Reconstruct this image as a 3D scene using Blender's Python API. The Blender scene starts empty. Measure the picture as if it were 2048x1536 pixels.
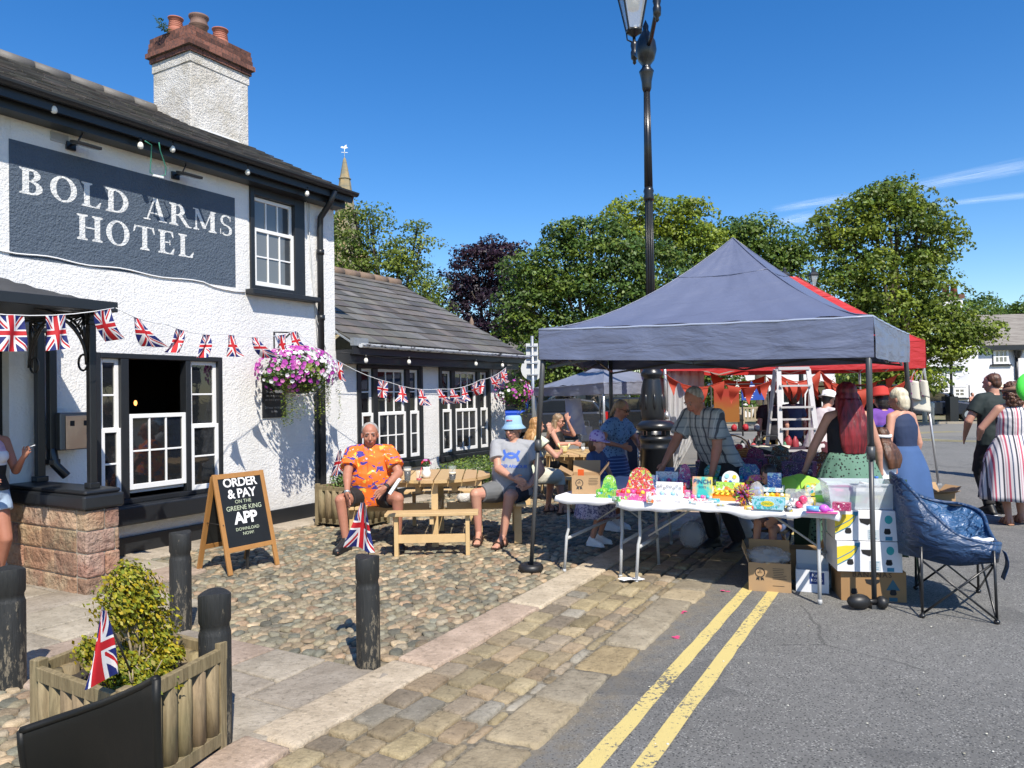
import bpy, bmesh, math, random
import numpy as np
from math import sin, cos, pi, radians, sqrt, atan2
from mathutils import Vector as V, Matrix, noise
from mathutils.bvhtree import BVHTree
rnd = random.Random(11)
SC = bpy.context.scene
COL = SC.collection
# ---------------------------------------------------------------- camera
FPX = 1500.0
CAMH = 1.65
cam_d = bpy.data.cameras.new('camera'); cam = bpy.data.objects.new('camera', cam_d); COL.objects.link(cam)
cam_d.sensor_width = 36; cam_d.lens = FPX/2048*36; cam_d.clip_start = .05; cam_d.clip_end = 20000
CR = Matrix.Rotation(radians(90)+math.atan(20/FPX), 3, 'X') @ Matrix.Rotation(radians(-.9), 3, 'Z')
cam.matrix_world = Matrix.Translation((0, 0, CAMH)) @ CR.to_4x4()
SC.camera = cam
# ---------------------------------------------------------------- sky, sun, exposure
SUN_EL = 50.0
SUN_DIR = V((.33, -.945, 0)).normalized()*cos(radians(SUN_EL)) + V((0, 0, sin(radians(SUN_EL))))
W = bpy.data.worlds.new("World"); SC.world = W; W.use_nodes = True
nt = W.node_tree; nt.nodes.clear()
sky = nt.nodes.new('ShaderNodeTexSky'); sky.sky_type = 'NISHITA'; sky.sun_disc = False
sky.sun_elevation = radians(SUN_EL); sky.sun_rotation = atan2(SUN_DIR.x, SUN_DIR.y)
sky.altitude = 0; sky.air_density = 1.0; sky.dust_density = .2; sky.ozone_density = 3.0
bg = nt.nodes.new('ShaderNodeBackground'); bg.inputs[1].default_value = .1
wo = nt.nodes.new('ShaderNodeOutputWorld')
hsv = nt.nodes.new('ShaderNodeHueSaturation'); hsv.inputs['Saturation'].default_value = 1.36; hsv.inputs['Value'].default_value = 1.3; hsv.inputs['Hue'].default_value = .507
nt.links.new(sky.outputs[0], hsv.inputs['Color']); nt.links.new(hsv.outputs[0], bg.inputs[0]); nt.links.new(bg.outputs[0], wo.inputs[0])
sd = bpy.data.lights.new('sun', 'SUN'); sd.energy = 5.0; sd.angle = radians(.5); sd.color = (1, .93, .82)
so = bpy.data.objects.new('sun', sd); COL.objects.link(so)
so.rotation_euler = SUN_DIR.to_track_quat('Z', 'Y').to_euler(); so.location = (8, -20, 25)
SC.view_settings.view_transform = 'Standard'; SC.view_settings.look = 'None'
SC.view_settings.exposure = .42; SC.view_settings.gamma = 1
SC.render.engine = 'CYCLES'
SC.cycles.max_bounces = 6; SC.cycles.diffuse_bounces = 3; SC.cycles.glossy_bounces = 3; SC.cycles.transparent_max_bounces = 12
SC.cycles.transmission_bounces = 4; SC.cycles.caustics_reflective = False; SC.cycles.caustics_refractive = False
# ---------------------------------------------------------------- measuring helpers
def ray(u, v): return (CR @ V(((u-1024)/FPX, -(v-768)/FPX, -1)))
def P(u, v, Y):                                   # the place seen at a pixel, Y metres ahead
    d = ray(u, v); return V((0, 0, CAMH)) + d*(Y/d.y)
def G(u, v, z=0):                                 # the place seen at a pixel, on a level z
    d = ray(u, v); return V((0, 0, CAMH)) + d*((z-CAMH)/d.z)
# pub frame: x along the front wall (away from the camera), y into the building
PD = V((.504, .8637, 0)); PN = V((-.8637, .504, 0)); P0 = PN*7.48
PUB_RZ = atan2(PD.y, PD.x)
PM = Matrix.Translation(P0) @ Matrix.Rotation(PUB_RZ, 4, 'Z'); PMI = PM.inverted()
def PL(u, v, y=0):                                # pub-frame point seen at a pixel on the plane y
    o = PMI @ V((0, 0, CAMH)); d = PMI.to_3x3() @ ray(u, v); return o + d*((y-o.y)/d.y)
# ---------------------------------------------------------------- mesh builder
class MB:
    def __init__(s, M=None): s.v = []; s.f = []; s.m = []; s.c = []; s.uv = []; s.M = M or Matrix(); s.mi = 0; s.col = None; s.sm = []; s.smooth = False
    def add(s, vs, fs, col=None, uvs=None):
        n = len(s.v); M = s.M
        s.v += [tuple(M @ V(p)) for p in vs]
        for i, f in enumerate(fs):
            s.f.append([n+k for k in f]); s.m.append(s.mi); s.c.append(col or s.col or (1, 1, 1)); s.sm.append(s.smooth)
            s.uv.append([uvs[k] for k in f] if uvs else None)
        return s
    def box(s, c, sz, R=None, col=None, taper=1.0):
        x, y, z = sz[0]/2, sz[1]/2, sz[2]/2; c = V(c)
        vs = [V((a*x*(taper if e > 0 else 1), b*y*(taper if e > 0 else 1), e*z)) for e in (-1, 1) for a, b in ((-1, -1), (1, -1), (1, 1), (-1, 1))]
        if R is not None: vs = [R @ p for p in vs]
        return s.add([c+p for p in vs], [(3, 2, 1, 0), (4, 5, 6, 7), (0, 1, 5, 4), (1, 2, 6, 5), (2, 3, 7, 6), (3, 0, 4, 7)], col)
    def b2(s, a, b, col=None):                     # box from two corners
        a = V(a); b = V(b); return s.box((a+b)/2, [abs(t) for t in (b-a)], col=col)
    def beam(s, p, q, w, h, col=None, up=(0, 0, 1)):
        p = V(p); q = V(q); d = (q-p); L = d.length; d.normalize(); u = V(up)
        if abs(d.dot(u)) > .98: u = V((1, 0, 0))
        x = d.cross(u).normalized(); z = x.cross(d)
        R = Matrix((d, x, z)).transposed()
        return s.box((p+q)/2, (L, w, h), R, col)
    def cyl(s, p, q, r0, r1=None, n=12, col=None, cap=True):
        p = V(p); q = V(q); r1 = r0 if r1 is None else r1; d = (q-p).normalized(); u = V((0, 0, 1)) if abs(d.z) < .95 else V((1, 0, 0))
        x = d.cross(u).normalized(); y = d.cross(x)
        vs = [c+(x*cos(2*pi*i/n)+y*sin(2*pi*i/n))*r for c, r in ((p, r0), (q, r1)) for i in range(n)]
        fs = [(i, (i+1) % n, n+(i+1) % n, n+i)[::-1] for i in range(n)]
        if cap: fs += [tuple(range(n)), tuple(range(2*n-1, n-1, -1))]
        sm = s.smooth; s.smooth = True; s.add(vs, fs, col); s.smooth = sm
        if cap: s.sm[-1] = s.sm[-2] = False
        return s
    def tube(s, pts, r, n=8, col=None, rs=None):
        pts = [V(p) for p in pts]; vs = []; N = len(pts); px = None
        for i, p in enumerate(pts):
            d = (pts[min(i+1, N-1)]-pts[max(i-1, 0)]).normalized()
            if px is None:
                u = V((0, 0, 1)) if abs(d.z) < .9 else V((1, 0, 0)); x = d.cross(u).normalized()
            else: x = (px-d*px.dot(d)).normalized()
            px = x; y = d.cross(x); rr = rs[i] if rs else r
            vs += [p+(x*cos(2*pi*k/n)+y*sin(2*pi*k/n))*rr for k in range(n)]
        fs = [(i*n+k, i*n+(k+1) % n, (i+1)*n+(k+1) % n, (i+1)*n+k)[::-1] for i in range(N-1) for k in range(n)]
        fs += [tuple(range(n)), tuple(range(N*n-1, (N-1)*n-1, -1))]
        sm = s.smooth; s.smooth = True; s.add(vs, fs, col); s.smooth = sm; return s
    def lathe(s, prof, c=(0, 0, 0), n=24, col=None, R=None, seg=None):   # prof: (r, z)
        c = V(c); R = R or Matrix.Identity(3); m = len(prof)
        vs = [c+R @ V((r*cos(2*pi*k/n), r*sin(2*pi*k/n), z)) for r, z in prof for k in range(n)]
        fs = [(i*n+k, i*n+(k+1) % n, (i+1)*n+(k+1) % n, (i+1)*n+k) for i in range(m-1) for k in range(n)]
        if prof[0][0] > 1e-4: fs.append(tuple(range(n-1, -1, -1)))
        if prof[-1][0] > 1e-4: fs.append(tuple(range((m-1)*n, m*n)))
        sm = s.smooth; s.smooth = True; s.add(vs, fs, col); s.smooth = sm; return s
    def ell(s, c, r, n=12, m=8, col=None, R=None, jit=0):
        if not hasattr(r, '__len__'): r = (r, r, r)
        R = R or Matrix.Identity(3); c = V(c); vs = []
        for i in range(m+1):
            th = pi*i/m
            for k in range(n):
                ph = 2*pi*k/n; j = 1+rnd.uniform(-jit, jit)
                vs.append(c+R @ V((r[0]*sin(th)*cos(ph)*j, r[1]*sin(th)*sin(ph)*j, -r[2]*cos(th)*j)))
        fs = [(i*n+k, i*n+(k+1) % n, (i+1)*n+(k+1) % n, (i+1)*n+k) for i in range(m) for k in range(n)]
        sm = s.smooth; s.smooth = True; s.add(vs, fs, col); s.smooth = sm; return s
    def prism(s, poly, h, o=(0, 0, 0), ax=((1, 0, 0), (0, 1, 0), (0, 0, 1)), col=None):   # poly in ax0/ax1, pushed h along ax2
        o = V(o); a, b, c = map(V, ax); n = len(poly)
        vs = [o+a*p[0]+b*p[1] for p in poly]+[o+a*p[0]+b*p[1]+c*h for p in poly]
        A = sum(poly[i][0]*poly[(i+1) % n][1]-poly[(i+1) % n][0]*poly[i][1] for i in range(n))
        fs = [tuple(range(n-1, -1, -1)), tuple(range(n, 2*n))]+[(i, (i+1) % n, n+(i+1) % n, n+i) for i in range(n)]
        if A*a.cross(b).dot(c)*(1 if h > 0 else -1) < 0: fs = [f[::-1] for f in fs]
        return s.add(vs, fs, col)
    def patch(s, fn, nu, nv, col=None, uv=True):
        vs = [fn(i/nu, j/nv) for j in range(nv+1) for i in range(nu+1)]
        uvs = [(i/nu, j/nv) for j in range(nv+1) for i in range(nu+1)]
        fs = [(j*(nu+1)+i, j*(nu+1)+i+1, (j+1)*(nu+1)+i+1, (j+1)*(nu+1)+i) for j in range(nv) for i in range(nu)]
        sm = s.smooth; s.smooth = True; s.add(vs, fs, col, uvs if uv else None); s.smooth = sm; return s
    def text(s, body, size, o, ax, col=None, off=.0, align='CENTER', sp=1.0, h=.001):
        vs, fs = text_mesh(body, off, align, sp); o = V(o); a, b, c = map(V, ax)
        return s.add([o+a*p[0]*size+b*p[1]*size+c*h for p in vs], fs, col)
    def build(s, name, mats, parent=None, thick=0, bev=0, loc=None, rz=0):
        me = bpy.data.meshes.new(name); me.from_pydata(s.v, [], s.f); me.update()
        mats = mats if isinstance(mats, (list, tuple)) else [mats]
        for m in mats: me.materials.append(m)
        n = len(me.polygons)
        if n == len(s.f):
            me.polygons.foreach_set('material_index', s.m); me.polygons.foreach_set('use_smooth', s.sm)
            if any(c != (1, 1, 1) for c in s.c) or any('Col' in m for m in mats):
                at = me.color_attributes.new('Col', 'FLOAT_COLOR', 'CORNER')
                arr = np.ones((len(me.loops), 4), dtype=np.float32); k = 0
                cnt = [len(f) for f in s.f]; arr[:, :3] = np.repeat(np.array(s.c, dtype=np.float32), cnt, axis=0)
                at.data.foreach_set('color', arr.ravel())
            if any(u is not None for u in s.uv):
                ul = me.uv_layers.new(name='UVMap'); arr = []
                for f, u in zip(s.f, s.uv): arr += [c for q in (u or [(0, 0)]*len(f)) for c in q]
                ul.data.foreach_set('uv', arr)
        o = bpy.data.objects.new(name, me); COL.objects.link(o)
        if parent: o.parent = parent
        if loc is not None: o.location = loc; o.rotation_euler = (0, 0, rz)
        if thick: q = o.modifiers.new('t', 'SOLIDIFY'); q.thickness = thick; q.offset = 0
        if bev: q = o.modifiers.new('b', 'BEVEL'); q.width = bev; q.segments = 2; q.limit_method = 'ANGLE'; q.angle_limit = .7
        return o
_txt = {}
def text_mesh(body, off=0, align='CENTER', sp=1.0):
    k = (body, off, align, sp)
    if k not in _txt:
        cu = bpy.data.curves.new('t', 'FONT'); cu.body = body; cu.size = 1; cu.align_x = align; cu.align_y = 'CENTER'; cu.offset = off; cu.space_character = sp
        cu.resolution_u = 3
        ob = bpy.data.objects.new('t', cu); COL.objects.link(ob)
        dg = bpy.context.evaluated_depsgraph_get(); ev = ob.evaluated_get(dg); me = ev.to_mesh()
        r = ([tuple(v.co) for v in me.vertices], [tuple(p.vertices) for p in me.polygons]); ev.to_mesh_clear()
        bpy.data.objects.remove(ob); bpy.data.curves.remove(cu); _txt[k] = r
    return _txt[k]
def tag(o, label=None, cat=None, group=None, kind=None):
    if label: o['label'] = label
    if cat: o['category'] = cat
    if group: o['group'] = group
    if kind: o['kind'] = kind
    return o
def T(name, label, cat, loc=(0, 0, 0), rz=0, group=None, kind=None):
    o = bpy.data.objects.new(name, None); COL.objects.link(o); o.location = loc; o.rotation_euler = (0, 0, rz); o.empty_display_size = .1
    return tag(o, label, cat, group, kind)
KIDS = {}
def dup(root, loc=None, rz=None, label=None):
    def cp(o, par):
        c = o.copy(); COL.objects.link(c); c.parent = par
        for ch in [q for q in bpy.data.objects if q.parent == o and q is not c]: cp(ch, c)
        return c
    r = cp(root, None)
    if loc is not None: r.location = loc
    if rz is not None: r.rotation_euler = (0, 0, rz)
    if label: r['label'] = label
    return r
def sub(a, b, n): return [a+(b-a)*i/n for i in range(n+1)]
def hs(h, s, v):
    import colorsys; return colorsys.hsv_to_rgb(h, s, v)
# ---------------------------------------------------------------- shader helper
class E:
    def __init__(s, nt, k): s.nt = nt; s.k = k
    def _m(s, op, *a):
        n = s.nt.nodes.new('ShaderNodeMath'); n.operation = op
        for i, x in enumerate((s,)+a):
            if isinstance(x, E): s.nt.links.new(x.k, n.inputs[i])
            else: n.inputs[i].default_value = x
        return E(s.nt, n.outputs[0])
    def __add__(s, b): return s._m('ADD', b)
    def __sub__(s, b): return s._m('SUBTRACT', b)
    def __rsub__(s, b): return (s*-1)+b
    def __mul__(s, b): return s._m('MULTIPLY', b)
    __radd__ = __add__; __rmul__ = __mul__
    def __truediv__(s, b): return s._m('DIVIDE', b)
    def abs(s): return s._m('ABSOLUTE')
    def lt(s, b): return s._m('LESS_THAN', b)
    def gt(s, b): return s._m('GREATER_THAN', b)
    def mn(s, b): return s._m('MINIMUM', b)
    def mx(s, b): return s._m('MAXIMUM', b)
    def sin(s): return s._m('SINE')
    def frac(s): return s._m('FRACT')
    def mod(s, b): return s._m('FLOORED_MODULO', b)
    def ramp(s, a, b):                              # 0 at a, 1 at b, clamped
        r = s.nt.nodes.new('ShaderNodeMapRange'); s.nt.links.new(s.k, r.inputs[0]); r.inputs[1].default_value = a; r.inputs[2].default_value = b
        return E(s.nt, r.outputs[0])
class X:                                            # node shortcuts for one material
    def __init__(s, nt): s.nt = nt; s.tc = nt.nodes.new('ShaderNodeTexCoord')
    def obj(s): return s.tc.outputs['Object']
    def uv(s): return s.tc.outputs['UV']
    def gen(s): return s.tc.outputs['Generated']
    def xyz(s, v=None):
        n = s.nt.nodes.new('ShaderNodeSeparateXYZ'); s.nt.links.new(v or s.obj(), n.inputs[0]); return [E(s.nt, n.outputs[i]) for i in range(3)]
    def map(s, v, sc, loc=(0, 0, 0), rot=(0, 0, 0)):
        n = s.nt.nodes.new('ShaderNodeMapping'); s.nt.links.new(v, n.inputs[0]); n.inputs[1].default_value = loc; n.inputs[2].default_value = rot
        n.inputs[3].default_value = sc if hasattr(sc, '__len__') else (sc,)*3; return n.outputs[0]
    def noise(s, sc, det=3, v=None, rough=.55, dist=0, col=False):
        n = s.nt.nodes.new('ShaderNodeTexNoise'); s.nt.links.new(v or s.obj(), n.inputs['Vector']); n.inputs['Scale'].default_value = sc
        n.inputs['Detail'].default_value = det; n.inputs['Roughness'].default_value = rough; n.inputs['Distortion'].default_value = dist
        return n.outputs['Color'] if col else E(s.nt, n.outputs[0])
    def vor(s, sc, v=None, feat='F1', out=0, rnd_=1.0):
        n = s.nt.nodes.new('ShaderNodeTexVoronoi'); n.feature = feat; s.nt.links.new(v or s.obj(), n.inputs['Vector']); n.inputs['Scale'].default_value = sc
        n.inputs['Randomness'].default_value = rnd_
        return n.outputs['Color'] if out == 'c' else E(s.nt, n.outputs[out])
    def mix(s, a, b, f, mode='MIX'):
        n = s.nt.nodes.new('ShaderNodeMix'); n.data_type = 'RGBA'; n.blend_type = mode
        ii = [i for i in n.inputs if i.type == 'RGBA'];
        for q, w in zip((a, b), ii):
            if isinstance(q, (tuple, list)): w.default_value = tuple(q)+((1,) if len(q) == 3 else ())
            else: s.nt.links.new(q.k if isinstance(q, E) else q, w)
        if isinstance(f, E): s.nt.links.new(f.k, n.inputs[0])
        else: n.inputs[0].default_value = f
        return [o for o in n.outputs if o.type == 'RGBA'][0]
    def attr(s, name='Col'):
        n = s.nt.nodes.new('ShaderNodeAttribute'); n.attribute_name = name; return n.outputs[0]
    def pal(s, f, cols):                            # stepped palette by a 0..1 factor
        n = s.nt.nodes.new('ShaderNodeValToRGB'); n.color_ramp.interpolation = 'CONSTANT'; s.nt.links.new(f.k if isinstance(f, E) else f, n.inputs[0])
        e = n.color_ramp.elements
        for i, c in enumerate(cols):
            q = e[i] if i < 2 else e.new(i/len(cols)); q.position = i/len(cols); q.color = tuple(c)+(1,)
        return n.outputs[0]
def M(name, col=(.5, .5, .5), rough=.6, metal=0, spec=.5, var=None, bump=None, attr=False, fn=None, alpha=None, sheen=0, trans=0, emit=None, coat=0, tl=0):
    m = bpy.data.materials.new(name); m.use_nodes = True; nt = m.node_tree; b = nt.nodes['Principled BSDF']; x = X(nt)
    b.inputs['Roughness'].default_value = rough; b.inputs['Metallic'].default_value = metal; b.inputs['Specular IOR Level'].default_value = spec
    b.inputs['Coat Weight'].default_value = coat
    c = fn(x) if fn else None
    if attr: m['Col'] = 1; c = x.mix(c if c is not None else col, x.attr(), 1.0, 'MULTIPLY')
    if var:
        vc = x.map(x.obj(), var[2]) if len(var) > 2 else x.obj()
        g = x.noise(var[0], 4, vc, .6); k = g*(2*var[1])+(1-var[1])
        n = nt.nodes.new('ShaderNodeCombineColor')
        for i in range(3): nt.links.new(k.k, n.inputs[i])
        c = x.mix(c if c is not None else col, n.outputs[0], 1.0, 'MULTIPLY')
    if c is not None: nt.links.new(c.k if isinstance(c, E) else c, b.inputs['Base Color'])
    else: b.inputs['Base Color'].default_value = tuple(col)+(1,)
    if bump:
        bn = nt.nodes.new('ShaderNodeBump'); bn.inputs['Strength'].default_value = bump[1]; bn.inputs['Distance'].default_value = bump[2]
        hgt = bump[3](x) if len(bump) > 3 and callable(bump[3]) else x.noise(bump[0], 5, x.map(x.obj(), bump[3]) if len(bump) > 3 else None, .6)
        nt.links.new(hgt.k, bn.inputs['Height']); nt.links.new(bn.outputs[0], b.inputs['Normal'])
    if emit: b.inputs['Emission Color'].default_value = tuple(emit[0])+(1,); b.inputs['Emission Strength'].default_value = emit[1]
    if trans: b.inputs['Transmission Weight'].default_value = trans
    if alpha is not None:
        a = alpha(x) if callable(alpha) else alpha
        if isinstance(a, E): nt.links.new(a.k, b.inputs['Alpha'])
        else: b.inputs['Alpha'].default_value = a
    if tl:                                          # thin cloth or leaf: some light comes through
        t = nt.nodes.new('ShaderNodeBsdfTranslucent'); mx = nt.nodes.new('ShaderNodeMixShader'); mx.inputs[0].default_value = tl
        if c is not None: nt.links.new(c.k if isinstance(c, E) else c, t.inputs[0])
        else: t.inputs[0].default_value = tuple(col)+(1,)
        out = nt.nodes['Material Output']; nt.links.new(b.outputs[0], mx.inputs[1]); nt.links.new(t.outputs[0], mx.inputs[2]); nt.links.new(mx.outputs[0], out.inputs[0])
    return m
def plain(name, col, rough=.6, **k): return M(name, col, rough, **k)
# ---------------------------------------------------------------- materials
def rough_cast(x): return x.noise(42, 4, None, .62)+x.noise(14, 2)*.6
def wallcol(c1, c2):
    def f(x):
        g = x.noise(1.3, 5, x.map(x.obj(), (1, 1, .45)), .65).ramp(.5, .74)
        c = x.mix(c1, c2, g*.5)
        c = x.mix(c, (.5, .48, .43), x.noise(5, 5, x.map(x.obj(), (2.2, 2.2, .16)), .7).ramp(.58, .72)*x.noise(.6, 2).ramp(.45, .6)*.45)
        z = x.xyz()[2]; low = (z*-1+x.noise(5, 3)*.5).ramp(-.45, .12)
        return x.mix(c, (.42, .40, .36), low*.35)
    return f
m_render = M('white_roughcast', rough=.85, fn=wallcol((.78, .775, .76), (.55, .54, .51)), bump=(0, .75, .018, rough_cast))
m_signblue = M('slate_blue_paint', rough=.7, fn=lambda x: x.mix((.062, .088, .125), (.09, .12, .16), x.noise(6, 5)), bump=(0, .9, .022, rough_cast))
m_letter = M('white_letter_paint', rough=.7, fn=lambda x: x.mix((.72, .73, .72), (.35, .38, .41), x.noise(30, 5).ramp(.58, .8)), bump=(0, .9, .022, rough_cast))
m_stackcast = M('weathered_roughcast', rough=.9, fn=lambda x: x.mix(x.mix((.72, .7, .66), (.48, .44, .36), x.noise(2.5, 5, None, .7).ramp(.42, .72)), (.36, .35, .32), x.noise(9, 4).ramp(.58, .8)*.5), bump=(0, 1, .03, rough_cast))
m_black = M('black_gloss_paint', (.016, .018, .021), .38, var=(3, .4), bump=(60, .25, .004))
m_blackiron = M('black_iron', (.012, .013, .015), .32, spec=.6, bump=(90, .2, .002))
m_white = M('white_gloss_paint', (.8, .8, .79), .35, var=(6, .06))
m_slate = M('roof_slate', (.16, .155, .15), .62, attr=True, fn=lambda x: x.mix(x.mix((.11, .104, .096), (.165, .152, .135), x.noise(3, 5).ramp(.4, .7)), (.30, .29, .24), x.noise(26, 4).ramp(.66, .75)*.5), bump=(50, .4, .006))
m_ridge = M('ridge_clay', (.2, .14, .1), .85, var=(9, .4), bump=(50, .4, .006))
m_lead = M('lead_flashing', (.22, .24, .26), .5, var=(10, .3))
m_limewash = M('flaking_gutter', fn=lambda x: x.mix((.03, .03, .035), (.66, .68, .7), x.noise(7, 5, x.map(x.obj(), (1, 3, 3)), .7).ramp(.40, .48)), rough=.6)
m_brick = M('brick', attr=True, fn=lambda x: x.mix((.17, .075, .05), (.06, .04, .035), x.noise(30, 5).ramp(.4, .7)), rough=.85, bump=(60, .6, .006))
m_mortar = M('lime_mortar', (.33, .29, .23), .9, var=(20, .2), bump=(60, .5, .006))
m_pot = M('terracotta', (.36, .13, .085), .75, var=(12, .25))
m_pot2 = M('brown_terracotta', (.17, .1, .075), .7, var=(12, .25))
m_sand = M('sandstone', attr=True, rough=.9, fn=lambda x: x.mix(x.mix(x.mix((.40, .31, .22), (.31, .19, .13), x.noise(2.6, 5, None, .7).ramp(.42, .58)), (.11, .09, .075), x.noise(7, 6, None, .8).ramp(.54, .68)*.7), (.5, .42, .32), x.noise(18, 4, None, .7).ramp(.62, .72)*.5), bump=(11, 1, .06))
m_glass = M('window_glass', (.012, .014, .016), .03, spec=1.0, coat=0, bump=(2.2, .05, .02))
m_clear = M('clear_pane', (.9, .95, .95), .03, alpha=.22)
m_dark = M('dark_interior', (.012, .012, .014), .8)
m_steel = M('brushed_steel', (.55, .5, .46), .28, metal=1, bump=(40, .1, .002, (1, 1, 12)))
m_galv = M('galvanised_steel', (.5, .52, .53), .4, metal=.7)
m_greyplastic = M('grey_leg_enamel', (.42, .43, .43), .45)
m_bulb = M('white_bulb', (.85, .83, .75), .3)
m_cable = M('white_cable', (.6, .6, .58), .6); m_green_cable = M('green_cable', (.05, .25, .17), .5)
def asph(x):
    v = x.map(x.obj(), 1); g = x.noise(.5, 5, None, .65).ramp(.3, .72)
    c = x.mix((.15, .148, .138), (.215, .212, .2), g)
    c = x.mix(c, (.08, .08, .077), x.noise(1.4, 4, x.map(x.obj(), (1, .35, 1), (0, 0, 0), (0, 0, .5)), .7).ramp(.6, .78)*.5)
    c = x.mix(c, (.52, .51, .47), x.vor(70).lt(.32)*x.noise(9, 3).ramp(.35, .6)*.55)
    c = x.mix(c, (.04, .04, .04), x.vor(58, x.map(x.obj(), 1, (3.3, 1.7, 0))).lt(.30)*.8)
    w = x.mix(x.obj(), x.noise(2.2, 5, None, .7, 0, True), .16)
    c = x.mix(c, (.05, .05, .048), x.vor(.42, w, 'DISTANCE_TO_EDGE').lt(.0028)*x.noise(.8, 2).gt(.5)*.5)
    px_, py_, pz_ = x.xyz(); ac = px_*.876-py_*.4824
    c = x.mix(c, x.mix((.13, .11, .08), (.3, .26, .19), x.noise(22, 5)), (ac*-1-1.40+x.noise(2.2, 5)*.34).ramp(.12, .32)*(x.noise(9, 5, None, .7).ramp(.35, .6))*.85)
    c = x.mix(c, (.09, .09, .088), (x.noise(.9, 3, x.map(x.obj(), 1, (7, 3, 0)), .5, .6).gt(.66))*.35)
    return c
m_asphalt = M('asphalt', rough=.85, fn=asph, bump=(170, .9, .012))
m_yellow = M('yellow_road_paint', rough=.75, fn=lambda x: x.mix(x.mix((.68, .55, .2), (.58, .46, .18), x.noise(5, 3)), (.12, .12, .118), (x.noise(38, 6, x.map(x.obj(), (1, 1, 1)), .72)*.62+x.noise(1.3, 3)*.38).ramp(.545, .57)), bump=(150, .7, .01))
m_stone = M('worn_stone', attr=True, rough=.85, fn=lambda x: x.mix(x.mix(x.mix((1.1, 1.03, .94), (.68, .62, .54), x.noise(5, 6, None, .7).ramp(.35, .68)), (.4, .38, .33), x.noise(26, 6, None, .75).ramp(.52, .66)*.75), (1.5, 1.42, 1.25), x.noise(60, 4, x.map(x.obj(), 1, (3, 1, 2)), .7).ramp(.6, .7)*.55), bump=(40, .6, .016))
m_pebble = M('pebble', attr=True, rough=.7, fn=lambda x: x.mix(x.mix((1.14, 1.02, .86), (.62, .56, .46), x.noise(24, 6, None, .7).ramp(.36, .66)), (1.6, 1.5, 1.3), x.noise(70, 4, None, .7).ramp(.6, .7)*.5), bump=(55, .6, .01))
m_grout = M('grit_bed', rough=.95, fn=lambda x: x.mix((.10, .088, .065), (.30, .26, .19), x.noise(28, 5).ramp(.35, .7)), bump=(90, .8, .012))
m_verge = M('dry_verge', rough=.95, fn=lambda x: x.mix(x.mix((.22, .18, .12), (.14, .15, .06), x.noise(1.1, 5).ramp(.4, .6)), (.3, .25, .17), x.noise(12, 5).ramp(.5, .75)), bump=(30, .6, .03))
m_faroad = M('pale_asphalt', rough=.9, fn=lambda x: x.mix((.16, .155, .14), (.23, .22, .2), x.noise(2, 5)), bump=(60, .5, .01))
m_grass = M('grass', rough=.9, fn=lambda x: x.mix((.05, .09, .02), (.12, .13, .04), x.noise(3, 5)))
m_bollard = M('weathered_black_post', rough=.6, fn=lambda x: x.mix(x.mix((.008, .009, .009), (.026, .027, .026), x.noise(30, 5, x.map(x.obj(), (3, 3, .4)))), (.2, .17, .12), ((x.noise(15, 6, x.map(x.obj(), (2, 2, .6)), .8)+x.xyz()[2]*-.22).ramp(.50, .56))*.8), bump=(26, .6, .012, (3, 3, .3)))
m_wood = M('fresh_pine', rough=.6, attr=True, fn=lambda x: x.mix((.66, .47, .24), (.5, .33, .15), x.noise(3, 6, x.map(x.obj(), (3, 3, 3)), .6, 1.5)), bump=(30, .15, .003))
m_greywood = M('weathered_pine', rough=.75, attr=True, fn=lambda x: x.mix((.4, .31, .19), (.25, .2, .13), x.noise(4, 6, x.map(x.obj(), (3, 3, 3)), .6, 1.2)), bump=(30, .3, .004))
m_planter = M('treated_timber', rough=.75, attr=True, fn=lambda x: x.mix(x.mix((.26, .205, .115), (.12, .09, .045), x.noise(9, 6, x.map(x.obj(), (4, 4, .45)), .75, 1.0).ramp(.38, .66)), (.1, .11, .06), x.noise(3, 4).ramp(.55, .75)*.6), bump=(22, .5, .006, (4, 4, .3)))
m_boardframe = M('oiled_timber', rough=.5, fn=lambda x: x.mix((.44, .22, .07), (.3, .14, .04), x.noise(8, 5, x.map(x.obj(), (3, 3, .7)), .6, 1)))
m_chalk = M('chalkboard', (.012, .014, .015), .45, var=(4, .5)); m_chalkw = M('chalk_white', (.8, .8, .78), .8); m_chalkg = M('chalk_green', (.45, .5, .35), .8)
def tentm(n, c, tl=.12): return M(n, c, .42, spec=.7, var=(2.5, .1), tl=tl, bump=(0, .55, .05, lambda x: x.noise(3.2, 4, x.map(x.obj(), (.8, .8, 2.6)), .5, .35)))
m_navy = tentm('slate_navy_canvas', (.125, .145, .225), .05); m_greycanvas = tentm('pale_grey_canvas', (.24, .26, .33)); m_redcanvas = tentm('red_canvas', (.55, .03, .03), .25)
m_sheer = M('sheer_white', (.7, .7, .7), .8, tl=.4, alpha=.85, bump=(0, .8, .05, lambda x: x.noise(9, 2, x.map(x.obj(), (2.5, 2.5, .2)))))
m_polegrey = M('dark_grey_pole', (.055, .058, .062), .4); m_polelight = M('light_pole', (.5, .5, .5), .35, metal=.6)
m_clothw = M('white_cloth', (.8, .8, .82), .85, bump=(0, .35, .015, lambda x: x.noise(9, 2, x.map(x.obj(), (1, 5, 1), (0, 0, 0), (0, 0, .4)), .4)))
m_kraft = M('kraft_card', (.40, .255, .13), .75, var=(8, .08)); m_whitecard = M('white_card', (.76, .77, .79), .6, var=(4, .05))
m_ink = M('black_ink', (.02, .02, .02), .6); m_inkblue = M('blue_ink', (.03, .22, .34), .6); m_inky = M('yellow_ink', (.78, .58, .04), .6); m_inknavy = M('navy_ink', (.02, .05, .2), .6)
m_film = M('plastic_film', (.8, .8, .8), .12, alpha=.32, bump=(18, 1, .03))
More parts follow.
